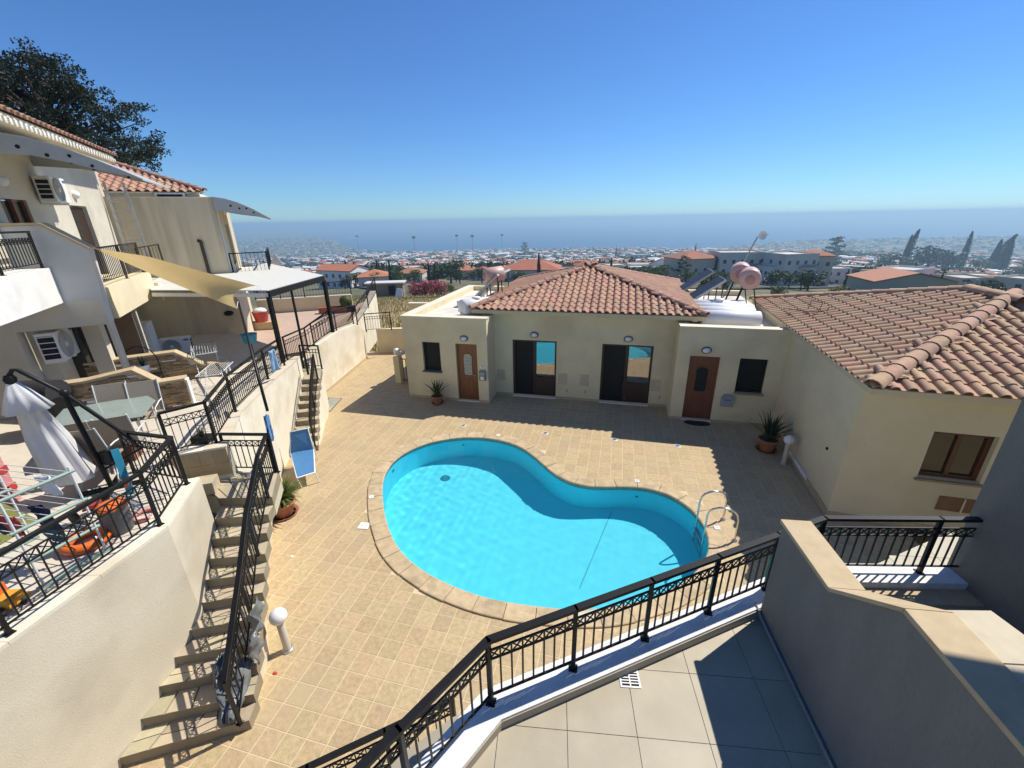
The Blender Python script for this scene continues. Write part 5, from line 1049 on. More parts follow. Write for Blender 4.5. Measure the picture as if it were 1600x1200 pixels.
# ================================================================== clutter on the left terrace
def airer_flat(label,c,rz,w,l,h,mat,open_=0):
    r=thing('clothes_airer',label,'clothes airer',(c.x,c.y,c.z)); R2=Matrix.Translation(c)@Matrix.Rotation(rz,4,'Z'); f=lambda x,y,z:R2@V(x,y,z)
    b=MB(); frame(b,[f(-l/2,-w/2,h),f(l/2,-w/2,h),f(l/2,w/2,h),f(-l/2,w/2,h)],.012); part('frame',b,mat,r)
    for k in range(8): y=-w/2+w*(k+1)/9; part('wire',MB().tube([f(-l/2,y,h),f(l/2,y,h)],.005,4),mat,r)
    for sx in (-1,1):
        for sy in (-1,1): part('leg',MB().tube([f(sx*l*.1,sy*w*.45,h),f(-sx*l*.35,sy*w*.45,.0)],.011,5),mat,r)
    return r
def lz(x,y,z=ZTF): p=W(x,y,z); return V(p.x,p.y,z)
AIRW=M('airer_white',(.72,.74,.72),(.66,.68,.66),rough=.5); AIRG=M('airer_green',(.30,.42,.36),(.26,.37,.32),rough=.5)
airer_flat('white folding clothes airer beside the farther stone wall',lz(330,585),math.radians(140),.55,1.3,.75,AIRW)
# tower airer at the near railing
c=V(-6.72,2.55,ZTF); t=thing('clothes_airer','tall white and green tower clothes airer by near railing','clothes airer',c); ax=V(-.93,-.05,0).normalized(); ay=V(-ax.y,ax.x,0)*-1; ay=V(.12,.99,0)
def tp(a,b_,z): return c+ax*a+ay*b_+V(0,0,z)
for a in (-.6,.6):
    for b_ in (-.3,.3): part('leg',MB().tube([tp(a,b_,.0),tp(a,b_,1.25)],.014,6),AIRW,t)
for z in (.38,.78,1.18):
    for a in (-.6,.6):
        part('end_bar',MB().tube([tp(a,-.34,z),tp(a,.34,z)],.02,6),AIRG,t)
    for k in range(7): b_=-.3+.1*k; part('wire',MB().tube([tp(-.6,b_,z),tp(.6,b_,z)],.006,4),AIRW,t)
for a in (-.6,.6): part('foot',MB().bar(tp(a,-.36,.02),tp(a,.36,.02),.05,.04),AIRG,t)
def garment(label,a,b_,z,ln,w,mat,seed): cloth('garment',label,'garment',mat,[tp(a,b_,z+.012),tp(a+w,b_,z+.012),tp(a+w,b_+.03,z-ln),tp(a,b_+.02,z-ln)],seed,.018,7,6,.006,'washing on the tower airer')
CM=lambda n,c: M('cloth_'+n,c,tuple(x*.8 for x in c),rough=.95,scale=12)
garment('pale blue shirt hanging at left end of tower airer',.35,.0,1.18,.42,.5,CM('pale',(.60,.68,.74)),1); garment('red garment hanging in middle of tower airer',-.25,-.1,.78,.3,.3,CM('red',(.45,.05,.05)),2); garment('navy garment hanging on lower tier of tower airer',-.4,.1,.78,.34,.35,CM('navy',(.02,.03,.07)),3)
garment('white garment at right end of top tier, tower airer',-.58,.15,1.18,.25,.3,CM('white',(.72,.72,.74)),4); garment('teal garment on lowest tier of tower airer',-.2,.2,.38,.3,.3,CM('teal',(.03,.12,.17)),5); garment('cream garment folded over tower airer top tier',.05,-.2,1.18,.3,.3,CM('cream',(.62,.56,.46)),6); garment('dark garment hanging under lowest tier, tower airer',.1,-.05,.78,.36,.45,CM('dark',(.03,.028,.03)),7)
# cantilever parasol, closed
S0=-2.5; u=thing('parasol','closed grey white cantilever parasol on bent black mast','parasol',LB(S0,1.76,ZTF))
part('mast',MB().tube([LB(S0,1.79,ZTF),LB(S0,1.70,3.97)],.035,10),BLACK,u); arm=[LB(S0,2.33,2.90),LB(S0,1.72,3.93),LB(S0,1.36,4.36),LB(S0,1.31,4.37),LB(S0,1.26,4.30)]; part('arm',MB().tube(arm,.028,10),BLACK,u); part('pivot',MB().ball(LB(S0,1.71,3.95),.065,10,8),BLACK,u); part('hub',MB().lathe([(.05,0),(.07,-.05),(.05,-.14)],LB(S0,1.25,4.3),10),BLACK,u); part('strut',MB().tube([LB(S0,1.77,2.65),LB(S0,2.33,2.9)],.016,6),BLACK,u)
m=MB(); segs=40; prof=[(0,.05,.0),(.14,.12,.10),(.42,.24,.16),(.44,.13,.18),(.9,.20,.25),(1.35,.23,.30),(1.62,.25,.32)]; top=LB(S0,1.25,4.20); bx_=LB(S0+.1,1.4,2.58); P=[]
for (d,r_,k) in prof:
    f=d/1.62; cc=top.lerp(bx_,f)
    for i in range(segs): t=2*math.pi*i/segs; rr_=r_*(1+k*.55*math.sin(8*t)+.10*math.sin(3*t+d)); P.append(cc+V(rr_*math.cos(t),rr_*math.sin(t),.02*math.sin(8*t)*f))
m.add(P,[(i*segs+j,(i+1)*segs+j,(i+1)*segs+(j+1)%segs,i*segs+(j+1)%segs) for i in range(len(prof)-1) for j in range(segs)],True); part('canopy',m,M('parasol_cloth',(.68,.67,.67),(.63,.62,.62),rough=.9,scale=4),u)
part('base',MB().bar(LB(S0-.4,1.79,ZTF+.03),LB(S0+.4,1.79,ZTF+.03),.08,.05).bar(LB(S0,1.4,ZTF+.02),LB(S0,2.2,ZTF+.02),.08,.05),BLACK,u); part('crank_box',MB().box(LB(S0,1.86,2.85),(.14,.1,.2)),BLACK,u)
# glass table and mesh chairs
tg=[zpt(80,662,3.0),zpt(100,640,3.0),zpt(228,618,3.0),zpt(243,626,3.0),zpt(222,652,3.0),zpt(85,672,3.0)]
tb=thing('patio_table','long frosted glass patio table before ledge stone wall','table',(tg[0]+tg[3])/2-V(0,0,.7)); gt=M('frosted_glass',(.30,.36,.33),(.26,.32,.29),rough=.12,spec=.9); part('top',MB().slab([V(p.x,p.y,3.0) for p in tg],(0,0,.015)),gt,tb)
for i in (0,1,3,4): c_=tg[i].lerp((tg[0]+tg[3])/2,.12); part('leg',MB().tube([V(c_.x,c_.y,3.0),V(c_.x,c_.y,ZTF)],.02,6),AIRW,tb)
MESHC=M('chair_mesh',(.36,.31,.24),(.31,.27,.21),rough=.9,scale=40)
def chair(label,p,rz):
    r=thing('patio_chair',label,'chair',p,'mesh patio chairs round the glass table'); R2=Matrix.Translation(p)@Matrix.Rotation(rz,4,'Z'); f=lambda x,y,z:R2@V(x,y,z)
    part('seat',MB().slab([f(-.24,-.24,.42),f(.24,-.24,.42),f(.24,.22,.40),f(-.24,.22,.40)],(0,0,.015)),MESHC,r); part('backrest',MB().slab([f(-.24,.22,.40),f(.24,.22,.40),f(.24,.38,1.0),f(-.24,.38,1.0)],(0,.015,0)),MESHC,r)
    for sx in (-.25,.25):
        part('side_frame',MB().tube([f(sx,-.26,0),f(sx,-.26,.62),f(sx,.1,.64),f(sx,.28,.62)],.013,6),AIRW,r); part('leg',MB().tube([f(sx,.38,1.02),f(sx,.22,.40),f(sx,.34,0)],.013,6),AIRW,r)
a_tab=math.atan2((tg[2]-tg[1]).y,(tg[2]-tg[1]).x)
for k,(x,y,d) in enumerate(((170,602,0),(220,598,0),(168,655,1),(112,664,1))):
    p=W(x,y,3.28); p=V(p.x,p.y,ZTF)-LU_*(.36 if d==0 else -.36); chair(['left of two mesh chairs backed to ledge stone wall','right of two mesh chairs backed to ledge stone wall','brown mesh chair on railing side of glass table','brown mesh chair nearest the closed parasol'][k],p,LA-math.pi/2+(0 if d==0 else math.pi))
p=lz(170,760); chair('brown mesh chair behind the long brown planter',lz(178,742),a_tab+math.pi*.9)
# barbecue under cover
r=thing('barbecue','black covered barbecue in front of ledge stone wall','barbecue',lz(92,668)); q=lz(88,672); 
part('hood',MB().tube([V(q.x-.36,q.y-.1,3.12),V(q.x+.36,q.y+.1,3.12)],.26,12),RUBBER,r); part('cabinet',MB().box((q.x,q.y,2.68),(.8,.45,.72),.27),BLACK,r)
# brown planter with dry plant
p=lz(165,722); r=thing('planter_box','long brown plastic planter with dry twigs inside railing','planter',p); d=V(.83,.55,0); part('box',MB().bar(p-d*.5+V(0,0,.16),p+d*.5+V(0,0,.16),.28,.30),M('planter_brown',(.22,.07,.035),(.18,.06,.03),rough=.6),r); part('soil',MB().bar(p-d*.47+V(0,0,.318),p+d*.47+V(0,0,.318),.23,.01),MATS['soil'],r)
blades(r,p+V(0,0,0),p.z+.32,16,.45,.006,leafmat('twig_dry',(.38,.30,.18),(.3,.24,.14),.1),.8,1,11,'twig')
# toy shelf, boxes, ride-on toys, can, ring, cool box
TR=M('toy_red',(.50,.06,.05),(.42,.05,.045),rough=.5); TO=M('toy_orange',(.75,.16,.02),(.68,.14,.02),rough=.45); TP=M('toy_pink',(.65,.28,.26),(.6,.25,.24),rough=.5); TT=M('toy_teal',(.03,.28,.42),(.025,.24,.36),rough=.5); TG=M('toy_green',(.16,.17,.02),(.13,.14,.018),rough=.6)
p=V(-8.9,3.05,ZTF); r=thing('toy_shelf','red toy shelf unit with trays behind closed parasol','shelf',p)
for k in range(4): part('tray',MB().box((p.x,p.y,ZTF+.25+.3*k),(.9,.42,.10),.5),TR,r)
for sx in (-1,1): part('side_panel',MB().box((p.x+sx*.42*math.cos(.5),p.y+sx*.42*math.sin(.5),ZTF+.62),(.03,.40,1.24),.5),TP,r)
for k in range(9):
    cc=V(p.x+random.uniform(-.3,.3),p.y+random.uniform(-.12,.12),ZTF+.36+.3*(k%4)); solo('toy_ball',MB().ball(cc,.055,8,6),[TP,TO,TT,CM('cream',(.62,.56,.46))][k%4],'small %s toy ball on the red toy shelf'%['pink','orange','teal','cream'][k%4],'toy','toys on the red shelf')
p=V(-8.2,2.35,ZTF); r=thing('storage_box','open grey storage crate in front of red shelf','crate',p); 
for dx,dy,sx,sy in ((-.3,0,.02,.4),(.3,0,.02,.4),(0,-.2,.6,.02),(0,.2,.6,.02)): part('side',MB().box((p.x+dx,p.y+dy,ZTF+.2),(sx,sy,.4)),GREYPL,r)
part('bottom',MB().box((p.x,p.y,ZTF+.02),(.56,.36,.03)),GREYPL,r)
p=lz(10,845)+V(-.35,-.05,0); r=thing('green_tent','olive green play tent at far left behind railing','play tent',p); m=MB(); m.add([p+V(-.6,-.5,0),p+V(.45,-.4,0),p+V(.3,.45,0),p+V(-.7,.4,0),p+V(-.1,0,1.0)],[(0,1,4),(1,2,4),(2,3,4),(3,0,4)]); part('cover',m,TG,r); part('pole',MB().tube([p+V(.45,-.4,0),p+V(-.1,0,1.0)],.012,5),BLACK,r)
p=lz(138,850); r=thing('toy_ring','orange inflatable ring on floor under tower airer','inflatable ring',p); part('ring',MB().tube([p+V(.2*math.cos(t),.2*math.sin(t),.07) for t in [6.283*k/16 for k in range(17)]],.065,8,False),TO,r); part('valve',MB().lathe([(.012,0),(.012,.03),(.001,.03)],p+V(.2,0,.13),6),WHITE,r)
p=lz(226,808); r=thing('toy_ring','pale pink inflatable ring by the railing corner','inflatable ring',p); part('ring',MB().tube([p+V(.13*math.cos(t),.13*math.sin(t),.035) for t in [6.283*k/16 for k in range(17)]],.03,8,False),TP,r); part('valve',MB().lathe([(.01,0),(.01,.02),(.001,.02)],p+V(.13,0,.065),6),WHITE,r)
p=lz(190,828); r=thing('bin','grey plastic bin with orange lid inside near railing','bin',p); part('tub',MB().lathe([(.13,0),(.15,.02),(.16,.36),(.17,.38)],p,16),GREYPL,r); part('lid',MB().lathe([(.17,.38),(.17,.41),(.12,.44),(.001,.45)],p,16),TO,r)
p=lz(193,790)+V(-.1,.2,0); r=thing('water_blaster','blue plastic water blaster leaning on the parasol mast','toy',p); part('barrel',MB().bar(p+V(0,0,.05),p+V(-.15,.1,.75),.09,.07),TT,r); part('grip',MB().bar(p+V(-.05,.03,.3),p+V(.08,-.06,.25),.05,.06),TO,r)
p=lz(12,950); r=thing('toy_digger','yellow orange plastic toy digger on floor behind railing','toy digger',p); part('body',MB().box((p.x,p.y,ZTF+.12),(.28,.16,.12),.3),M('toy_yellow',(.75,.35,.03)),r); part('cab',MB().box((p.x-.06,p.y,ZTF+.23),(.12,.13,.12),.3),TO,r)
for sx in (-.09,.09):
    for sy in (-.09,.09): part('wheel',MB().lathe([(.001,-.02),(.05,-.02),(.05,.02),(.001,.02)],(p.x+sx,p.y+sy,ZTF+.05),10,axis=(0,1,0)),RUBBER,r)
part('bucket_arm',MB().bar(p+V(.12,.03,.14),p+V(.3,.08,.2),.04,.04),MATS['toy_yellow'],r)
p=lz(150,812); r=thing('toy_tricycle','red toy tricycle among clutter under tower airer','tricycle',p); part('seat',MB().box((p.x,p.y,ZTF+.26),(.2,.16,.05),.4),TR,r); part('frame',MB().tube([p+V(-.18,0,.12),p+V(.1,.02,.24),p+V(.22,.04,.4)],.018,6),TR,r); part('handlebar',MB().tube([p+V(.22,-.12,.42),p+V(.22,.16,.42)],.014,6),BLACK,r)
for dx,dy in ((.24,.03),(-.18,.12),(-.18,-.12)): part('wheel',MB().lathe([(.001,-.02),(.10,-.02),(.10,.02),(.001,.02)],(p.x+dx,p.y+dy,ZTF+.10),12,axis=(0,1,0)),RUBBER,r)
# potted shrub on the tiled wall, plant stand
p=zpt(318,690,ZT); r=thing('potted_plant','small dark planter with green succulent on the tiled wall','potted plant',p); part('tray',MB().box((p.x,p.y,ZT+.06),(.30,.2,.12),.25),BLACK,r); blades(r,p,ZT+.1,26,.22,.02,SPID,1.0,1,14)
p=LB(2.6,1.35,ZTF); p=lz(168,575); r=thing('plant_stand','black wire plant stand with potted plant in shaded recess','plant stand',LB(2.4,1.3,ZTF)); c_=LB(2.4,1.3,ZTF)
part('hoop',MB().tube([c_+LN*(.32*math.cos(t))+V(0,0,.75+.42*math.sin(t)) for t in [math.pi*k/12 for k in range(13)]],.012,5),BLACK,r)
for sg in (-1,1): part('leg',MB().tube([c_+LN*(.32*sg),c_+LN*(.32*sg)+V(0,0,.75)],.012,5),BLACK,r)
part('shelf',MB().box(c_+V(0,0,.42),(.6,.3,.02),math.atan2(LN.y,LN.x)),BLACK,r); part('pot',MB().lathe([(.09,.43),(.13,.68),(.14,.7)],c_,12),WHITEP,r); blades(r,c_,c_.z+.66,18,.35,.02,YUC,1.1,1,16)
# laundry tub and second flat airer on far side
airer_flat('low white clothes airer with mesh wings behind railing',lz(345,612)+V(-.1,.1,0),math.radians(120),.5,1.0,.55,AIRW)
p=lz(398,560,2.3); r=thing('laundry_basket','blue laundry basket on the far airer','basket',p); part('basket',MB().lathe([(.16,0),(.22,.26),(.23,.27)],p+V(0,0,.5),14),TT,r); part('stand',MB().tube([p,p+V(0,0,.5)],.02,6),BLACK,r)
p=W(412,512,1.55); r=thing('drum','red plastic tub with laundry on far terrace bench','tub',V(p.x,p.y,1.5)); q=V(p.x,p.y,1.5); part('tub',MB().lathe([(.26,.35),(.34,.8),(.36,.82)],q,16),TR,r); part('laundry',MB().ball(q+V(0,0,.85),.3,10,6,.5),WHITEP,r); part('bench',MB().box((q.x,q.y,1.68),(1.4,.5,.34),.4),STONECAP,r)
# ================================================================== terrain, sea
PROF=[(0,-1.7),(15,-1.7),(19,-.75),(22,-.65),(30,-1.0),(50,-2.8),(75,-5.5),(100,-8.5),(130,-12),(200,-19.6),(300,-30),(390,-38.5),(600,-54),(950,-69),(2000,-124)]
PLOT=[(15,-1.7),(22,-.65),(30,-.9),(50,-2.6),(100,-7.2),(200,-15.4),(300,-23.8),(500,-39),(1000,-69)]
def plot_scale(px,py,p):          # house plots grow with their distance down the hill
    d=ray(px,py); hl=math.hypot(d.x,d.y); r=20.0
    while r<900 and CAM_H+d.z/hl*r>lerp_t(PLOT,r): r*=1.01
    return max(.8,min(1.7,math.hypot(p.x,p.y)/r))
SEA=-125.0
def az_px(x,y):
    f=x*AX_F.x+y*AX_F.y; fl=math.hypot(AX_F.x,AX_F.y); c,s=AX_F.x/fl,AX_F.y/fl; fw=x*c+y*s; sd=x*s-y*c
    return 800+710*sd/fw if fw>1e-6 else (5000 if sd>0 else -5000)
CO=[(-9000,9000),(380,12000),(470,7000),(540,2600),(600,2150),(700,2000),(1100,2050),(1250,2700),(1600,3300),(9000,4000)]
def lerp_t(T_,x):
    for (a,b),(c,d) in zip(T_[:-1],T_[1:]):
        if x<=c: return b+(d-b)*max(0,(x-a))/(c-a)
    return T_[-1][1]
def hsh(x,y): return .5*math.sin(x*1.3+1.7*math.sin(y*.9))+.5*math.sin(y*1.1+2.1*math.sin(x*.7+.6))
def ter(x,y):
    r=math.hypot(x,y); px=az_px(x,y); rc=lerp_t(CO,px)
    z=lerp_t(PROF,r) if r<=2000 else -124+ (6 if rc>2400 else 0)*(1-math.cos(min(1,(r-2000)/1500)*3.14))/2
    if r>40: z+=hsh(x/45,y/45)*min(1.2,r/160)+hsh(x/210,y/210)*min(3.0,max(0,r-100)/120)*(1 if r<1700 else .4)
    if r>2000 and rc>2400: z+= 9*(.5+.5*hsh(x/700,y/700))*min(1,(r-2000)/800)*min(1,max(0,rc-r)/600) + (12*min(1,(r-2000)/600)*(1 if px>1150 else 0))*min(1,max(0,rc-r)/500)
    if r>rc: z=SEA-3-min(20,(r-rc)/30)
    elif r>rc-120: z=max(SEA-3,min(z,SEA+1.2+ (rc-r)/20))
    return z
rads=[0,8,14,17,19,22,26,30,36,43,52,62,75,90,108,130,155,185,220,265,320,380,455,545,650,780,930,1110,1320,1570,1800,1960,2100,2300,2600,3000,3500,4200,5200,6500,8000,9500,11000,12500]
NA=220; fa=math.atan2(AX_F.y,AX_F.x); angs=[]
for k in range(NA): t=k/NA; angs.append(fa+ (t-.5)*2*math.pi if False else fa+math.copysign((abs(2*t-1))**1.6,2*t-1)*math.pi)
vs=[]; fs=[]
for r in rads:
    for a in angs: x,y=r*math.cos(a),r*math.sin(a); vs.append((x,y,ter(x,y) if r>0 else -1.7))
for i in range(len(rads)-1):
    for k in range(NA): j=(k+1)%NA; fs.append((i*NA+k,(i+1)*NA+k,(i+1)*NA+j,i*NA+j))
gm=M('hillside',(.15,.13,.065),(.075,.085,.035),rough=.95,scale=.035,detail=10,stain=(.30,.25,.155),sscale=.02,lo=.4,hi=.6)
t=gm.node_tree; b_=t.nodes['Principled BSDF']; src=b_.inputs['Base Color'].links[0].from_socket
g=t.nodes.new('ShaderNodeNewGeometry'); ln=t.nodes.new('ShaderNodeVectorMath'); ln.operation='LENGTH'; t.links.new(g.outputs['Position'],ln.inputs[0]); mr=t.nodes.new('ShaderNodeMapRange'); mr.inputs['From Min'].default_value=50; mr.inputs['From Max'].default_value=75; t.links.new(ln.outputs['Value'],mr.inputs['Value'])
n_=t.nodes.new('ShaderNodeTexNoise'); n_.inputs['Scale'].default_value=1.1; n_.inputs['Detail'].default_value=8; t.links.new(g.outputs['Position'],n_.inputs['Vector']); rp=t.nodes.new('ShaderNodeMix'); rp.data_type='RGBA'; rp.inputs['A'].default_value=(.26,.20,.085,1); rp.inputs['B'].default_value=(.40,.315,.15,1); t.links.new(n_.outputs['Fac'],rp.inputs['Factor'])
mx=t.nodes.new('ShaderNodeMix'); mx.data_type='RGBA'; t.links.new(mr.outputs[0],mx.inputs['Factor']); t.links.new(rp.outputs['Result'],mx.inputs['A']); t.links.new(src,mx.inputs['B']); t.links.new(mx.outputs['Result'],b_.inputs['Base Color'])
m=MB(); m.add(vs,fs,True); struct('ground',m,gm)
def gz(x,y): return V(x,y,ter(x,y))
def ghit(px,py):
    d=ray(px,py); hl=math.hypot(d.x,d.y); r=18.0; prev=r
    while r<12000:
        p=EYE+d*(r/hl)
        if p.z<ter(p.x,p.y):
            lo,hi=prev,r
            for _ in range(20):
                mid=(lo+hi)/2; p=EYE+d*(mid/hl)
                if p.z<ter(p.x,p.y): hi=mid
                else: lo=mid
            p=EYE+d*(hi/hl); return gz(p.x,p.y)
        prev=r; r*=1.02
    p=EYE+d*(9000/hl); return p
# sea
sm=bpy.data.materials.new('sea_water'); sm.use_nodes=True; t=sm.node_tree; b_=t.nodes['Principled BSDF']; b_.inputs['Base Color'].default_value=(.015,.075,.17,1); b_.inputs['Roughness'].default_value=.35; b_.inputs['IOR'].default_value=1.33
g=t.nodes.new('ShaderNodeNewGeometry'); n_=t.nodes.new('ShaderNodeTexNoise'); n_.inputs['Scale'].default_value=.02; n_.inputs['Detail'].default_value=8; t.links.new(g.outputs['Position'],n_.inputs['Vector']); bp=t.nodes.new('ShaderNodeBump'); bp.inputs['Strength'].default_value=.5; bp.inputs['Distance'].default_value=6; t.links.new(n_.outputs['Fac'],bp.inputs['Height']); t.links.new(bp.outputs[0],b_.inputs['Normal'])
RS=24000; m=MB(); ns=96; rr=[1200,2500,5000,10000,16000,RS]; P=[(r*math.cos(6.28318*k/ns),r*math.sin(6.28318*k/ns),SEA) for r in rr for k in range(ns)]
m.add(P,[(i*ns+k,(i+1)*ns+k,(i+1)*ns+(k+1)%ns,i*ns+(k+1)%ns) for i in range(len(rr)-1) for k in range(ns)]); struct('sea',m,sm)
# dry grass on the field behind the villas: nobody could count it
rn=random.Random(3); m=MB()
for k in range(12000):
    px=rn.uniform(540,760); py=rn.uniform(448,535); p=ghit(px,py) if k<0 else None
    r=rn.uniform(20,74); d=ray(px,440); hl=math.hypot(d.x,d.y); x,y=d.x/hl*r,d.y/hl*r
    if x>-7.0 and y<23 or (x>-14.5 and x<-8 and y<22.5 and r<24): continue
    z=ter(x,y); h=rn.uniform(.12,.42); a=rn.uniform(0,6.28); w=rn.uniform(.02,.06); l=rn.uniform(-.15,.15); m.k=rn.random()
    m.add([(x-w*math.cos(a),y-w*math.sin(a),z-.02),(x+w*math.cos(a),y+w*math.sin(a),z-.02),(x+l*math.sin(a),y+l*math.cos(a),z+h)],[(0,1,2)])
o=part('dry_grass',m,leafmat('dry_grass',(.40,.31,.14),(.25,.21,.08),.3,.02,.3)); o['kind']='stuff'; o['label']='tall dry yellow grass on the empty field'; o['category']='grass'
# ------------------------------------------------------------------ trees
def leafcloud(mb,c,rad,n,size,rnd,shell=.55,flat=1.0):
    for _ in range(n):
        while True:
            v=V(rnd.uniform(-1,1),rnd.uniform(-1,1),rnd.uniform(-1,1))
            if shell*shell<v.length_squared<=1: break
        p=Vector(c)+V(v.x*rad[0],v.y*rad[1],v.z*rad[2]); a=V(rnd.gauss(0,1),rnd.gauss(0,1),rnd.gauss(0,1)).normalized(); b=a.cross(V(rnd.gauss(0,1),rnd.gauss(0,1),rnd.gauss(0,1))).normalized(); s=size*rnd.uniform(.6,1.3); mb.k=rnd.random()
        mb.add([p-a*s-b*s*.45,p+a*s*.1-b*s*.7,p+a*s+b*s*.2,p-a*s*.1+b*s*.7],[(0,1,2,3)])
GRN=[leafmat('foliage_dark',(.028,.050,.020),(.045,.07,.028),.25,.03,.4),leafmat('foliage_mid',(.055,.085,.030),(.08,.105,.04),.3,.03,.4),leafmat('foliage_olive',(.10,.12,.06),(.075,.095,.045),.3,.03,.35),leafmat('foliage_cypress',(.009,.017,.008),(.014,.024,.011),.1,.02,.4),leafmat('foliage_lime',(.12,.15,.03),(.09,.12,.025),.35,.02,.3)]
BARK=M('bark',(.11,.08,.055),(.07,.05,.035),rough=.95,scale=8)
def proto_round(seed,mat,n=520):
    rnd=random.Random(seed); m=MB()
    for k in range(9):
        a=rnd.uniform(0,6.28); q=rnd.uniform(.05,.30); leafcloud(m,(q*math.cos(a),q*math.sin(a),.55+rnd.uniform(-.22,.25)),(rnd.uniform(.16,.27),rnd.uniform(.16,.27),rnd.uniform(.13,.2)),n//9,.045,rnd,.35)
    tr=MB().tube([(0,0,-.05),(.01,0,.3),(.0,.02,.6)],[.035,.028,.012],6); tr.tube([(.01,0,.3),(.16,.08,.55)],[.018,.008],5); tr.tube([(.01,0,.32),(-.14,-.09,.55)],[.018,.008],5)
    return m.mesh('crown',mat),tr.mesh('trunk',BARK)
def proto_cyp(seed,mat,n=620,bend=0.0):
    rnd=random.Random(seed); m=MB()
    for k in range(n):
        z=rnd.random()**.8; w=.085*(1-z)**.6*min(1,z*9+.25)*rnd.uniform(.5,1.08)+.003; a=rnd.uniform(0,6.28); p=V(w*math.cos(a)+bend*z*z,w*math.sin(a),z); s=rnd.uniform(.014,.03); up=V(rnd.gauss(0,.3),rnd.gauss(0,.3),1).normalized(); sd=V(-math.sin(a),math.cos(a),0); m.k=rnd.random()
        m.add([p-up*s,p+sd*s*.5,p+up*s*1.3,p-sd*s*.5],[(0,1,2,3)])
    core=[]; m.lathe([(.03,.02),(.06,.2),(.045,.5),(.015,.85),(.001,.9)],(0,0,0),7)
    return m.mesh('crown',mat),MB().tube([(0,0,-.04),(0,0,.12)],[.016,.012],6).mesh('trunk',BARK)
def proto_pine(seed,mat):
    rnd=random.Random(seed); m=MB(); tr=MB().tube([(0,0,-.04),(.01,0,.5),(0,.01,.92)],[.022,.016,.005],6)
    for k in range(13):
        z=.32+.06*k*.85; a=k*2.4; l=.26*(1.05-z)+.05; e=V(l*math.cos(a),l*math.sin(a),z+.05); tr.tube([(0,0,z),e],[.008,.003],4); leafcloud(m,e,(.10,.10,.045),34,.028,rnd,.2); leafcloud(m,e*.6+V(0,0,z*.4),(.08,.08,.04),22,.028,rnd,.2)
    return m.mesh('crown',mat),tr.mesh('trunk',BARK)
PROTO={'round':[proto_round(1,GRN[0]),proto_round(2,GRN[1]),proto_round(3,GRN[2]),proto_round(4,GRN[4])],'cypress':[proto_cyp(5,GRN[3]),proto_cyp(6,GRN[3]),proto_cyp(7,GRN[3],620,.16)],'pine':[proto_pine(8,GRN[0])]}
def tree(kind,v,p,h,label,group=None,w=1.0,rz=None,nm=None):
    cr,tk=PROTO[kind][v]; r=thing(nm or {'round':'broadleaf_tree','cypress':'cypress_tree','pine':'pine_tree'}[kind],label,'tree',p,group); r.rotation_euler=(0,0,random.uniform(0,6.28) if rz is None else rz); r.scale=(h*w,h*w,h)
    for n,me in (('crown',cr),('trunk',tk)): o=bpy.data.objects.new(n,me); COL.objects.link(o); o.parent=r
    return r
def tree_px(kind,v,px,yb,yt,label,w=1.0,rz=None):
    p=ghit(px,yb); d=(p-EYE); dep=d.dot(AX_F); h=(yb-yt)/F_PX*dep*1.02; return tree(kind,v,p,h,label,None,w,rz)
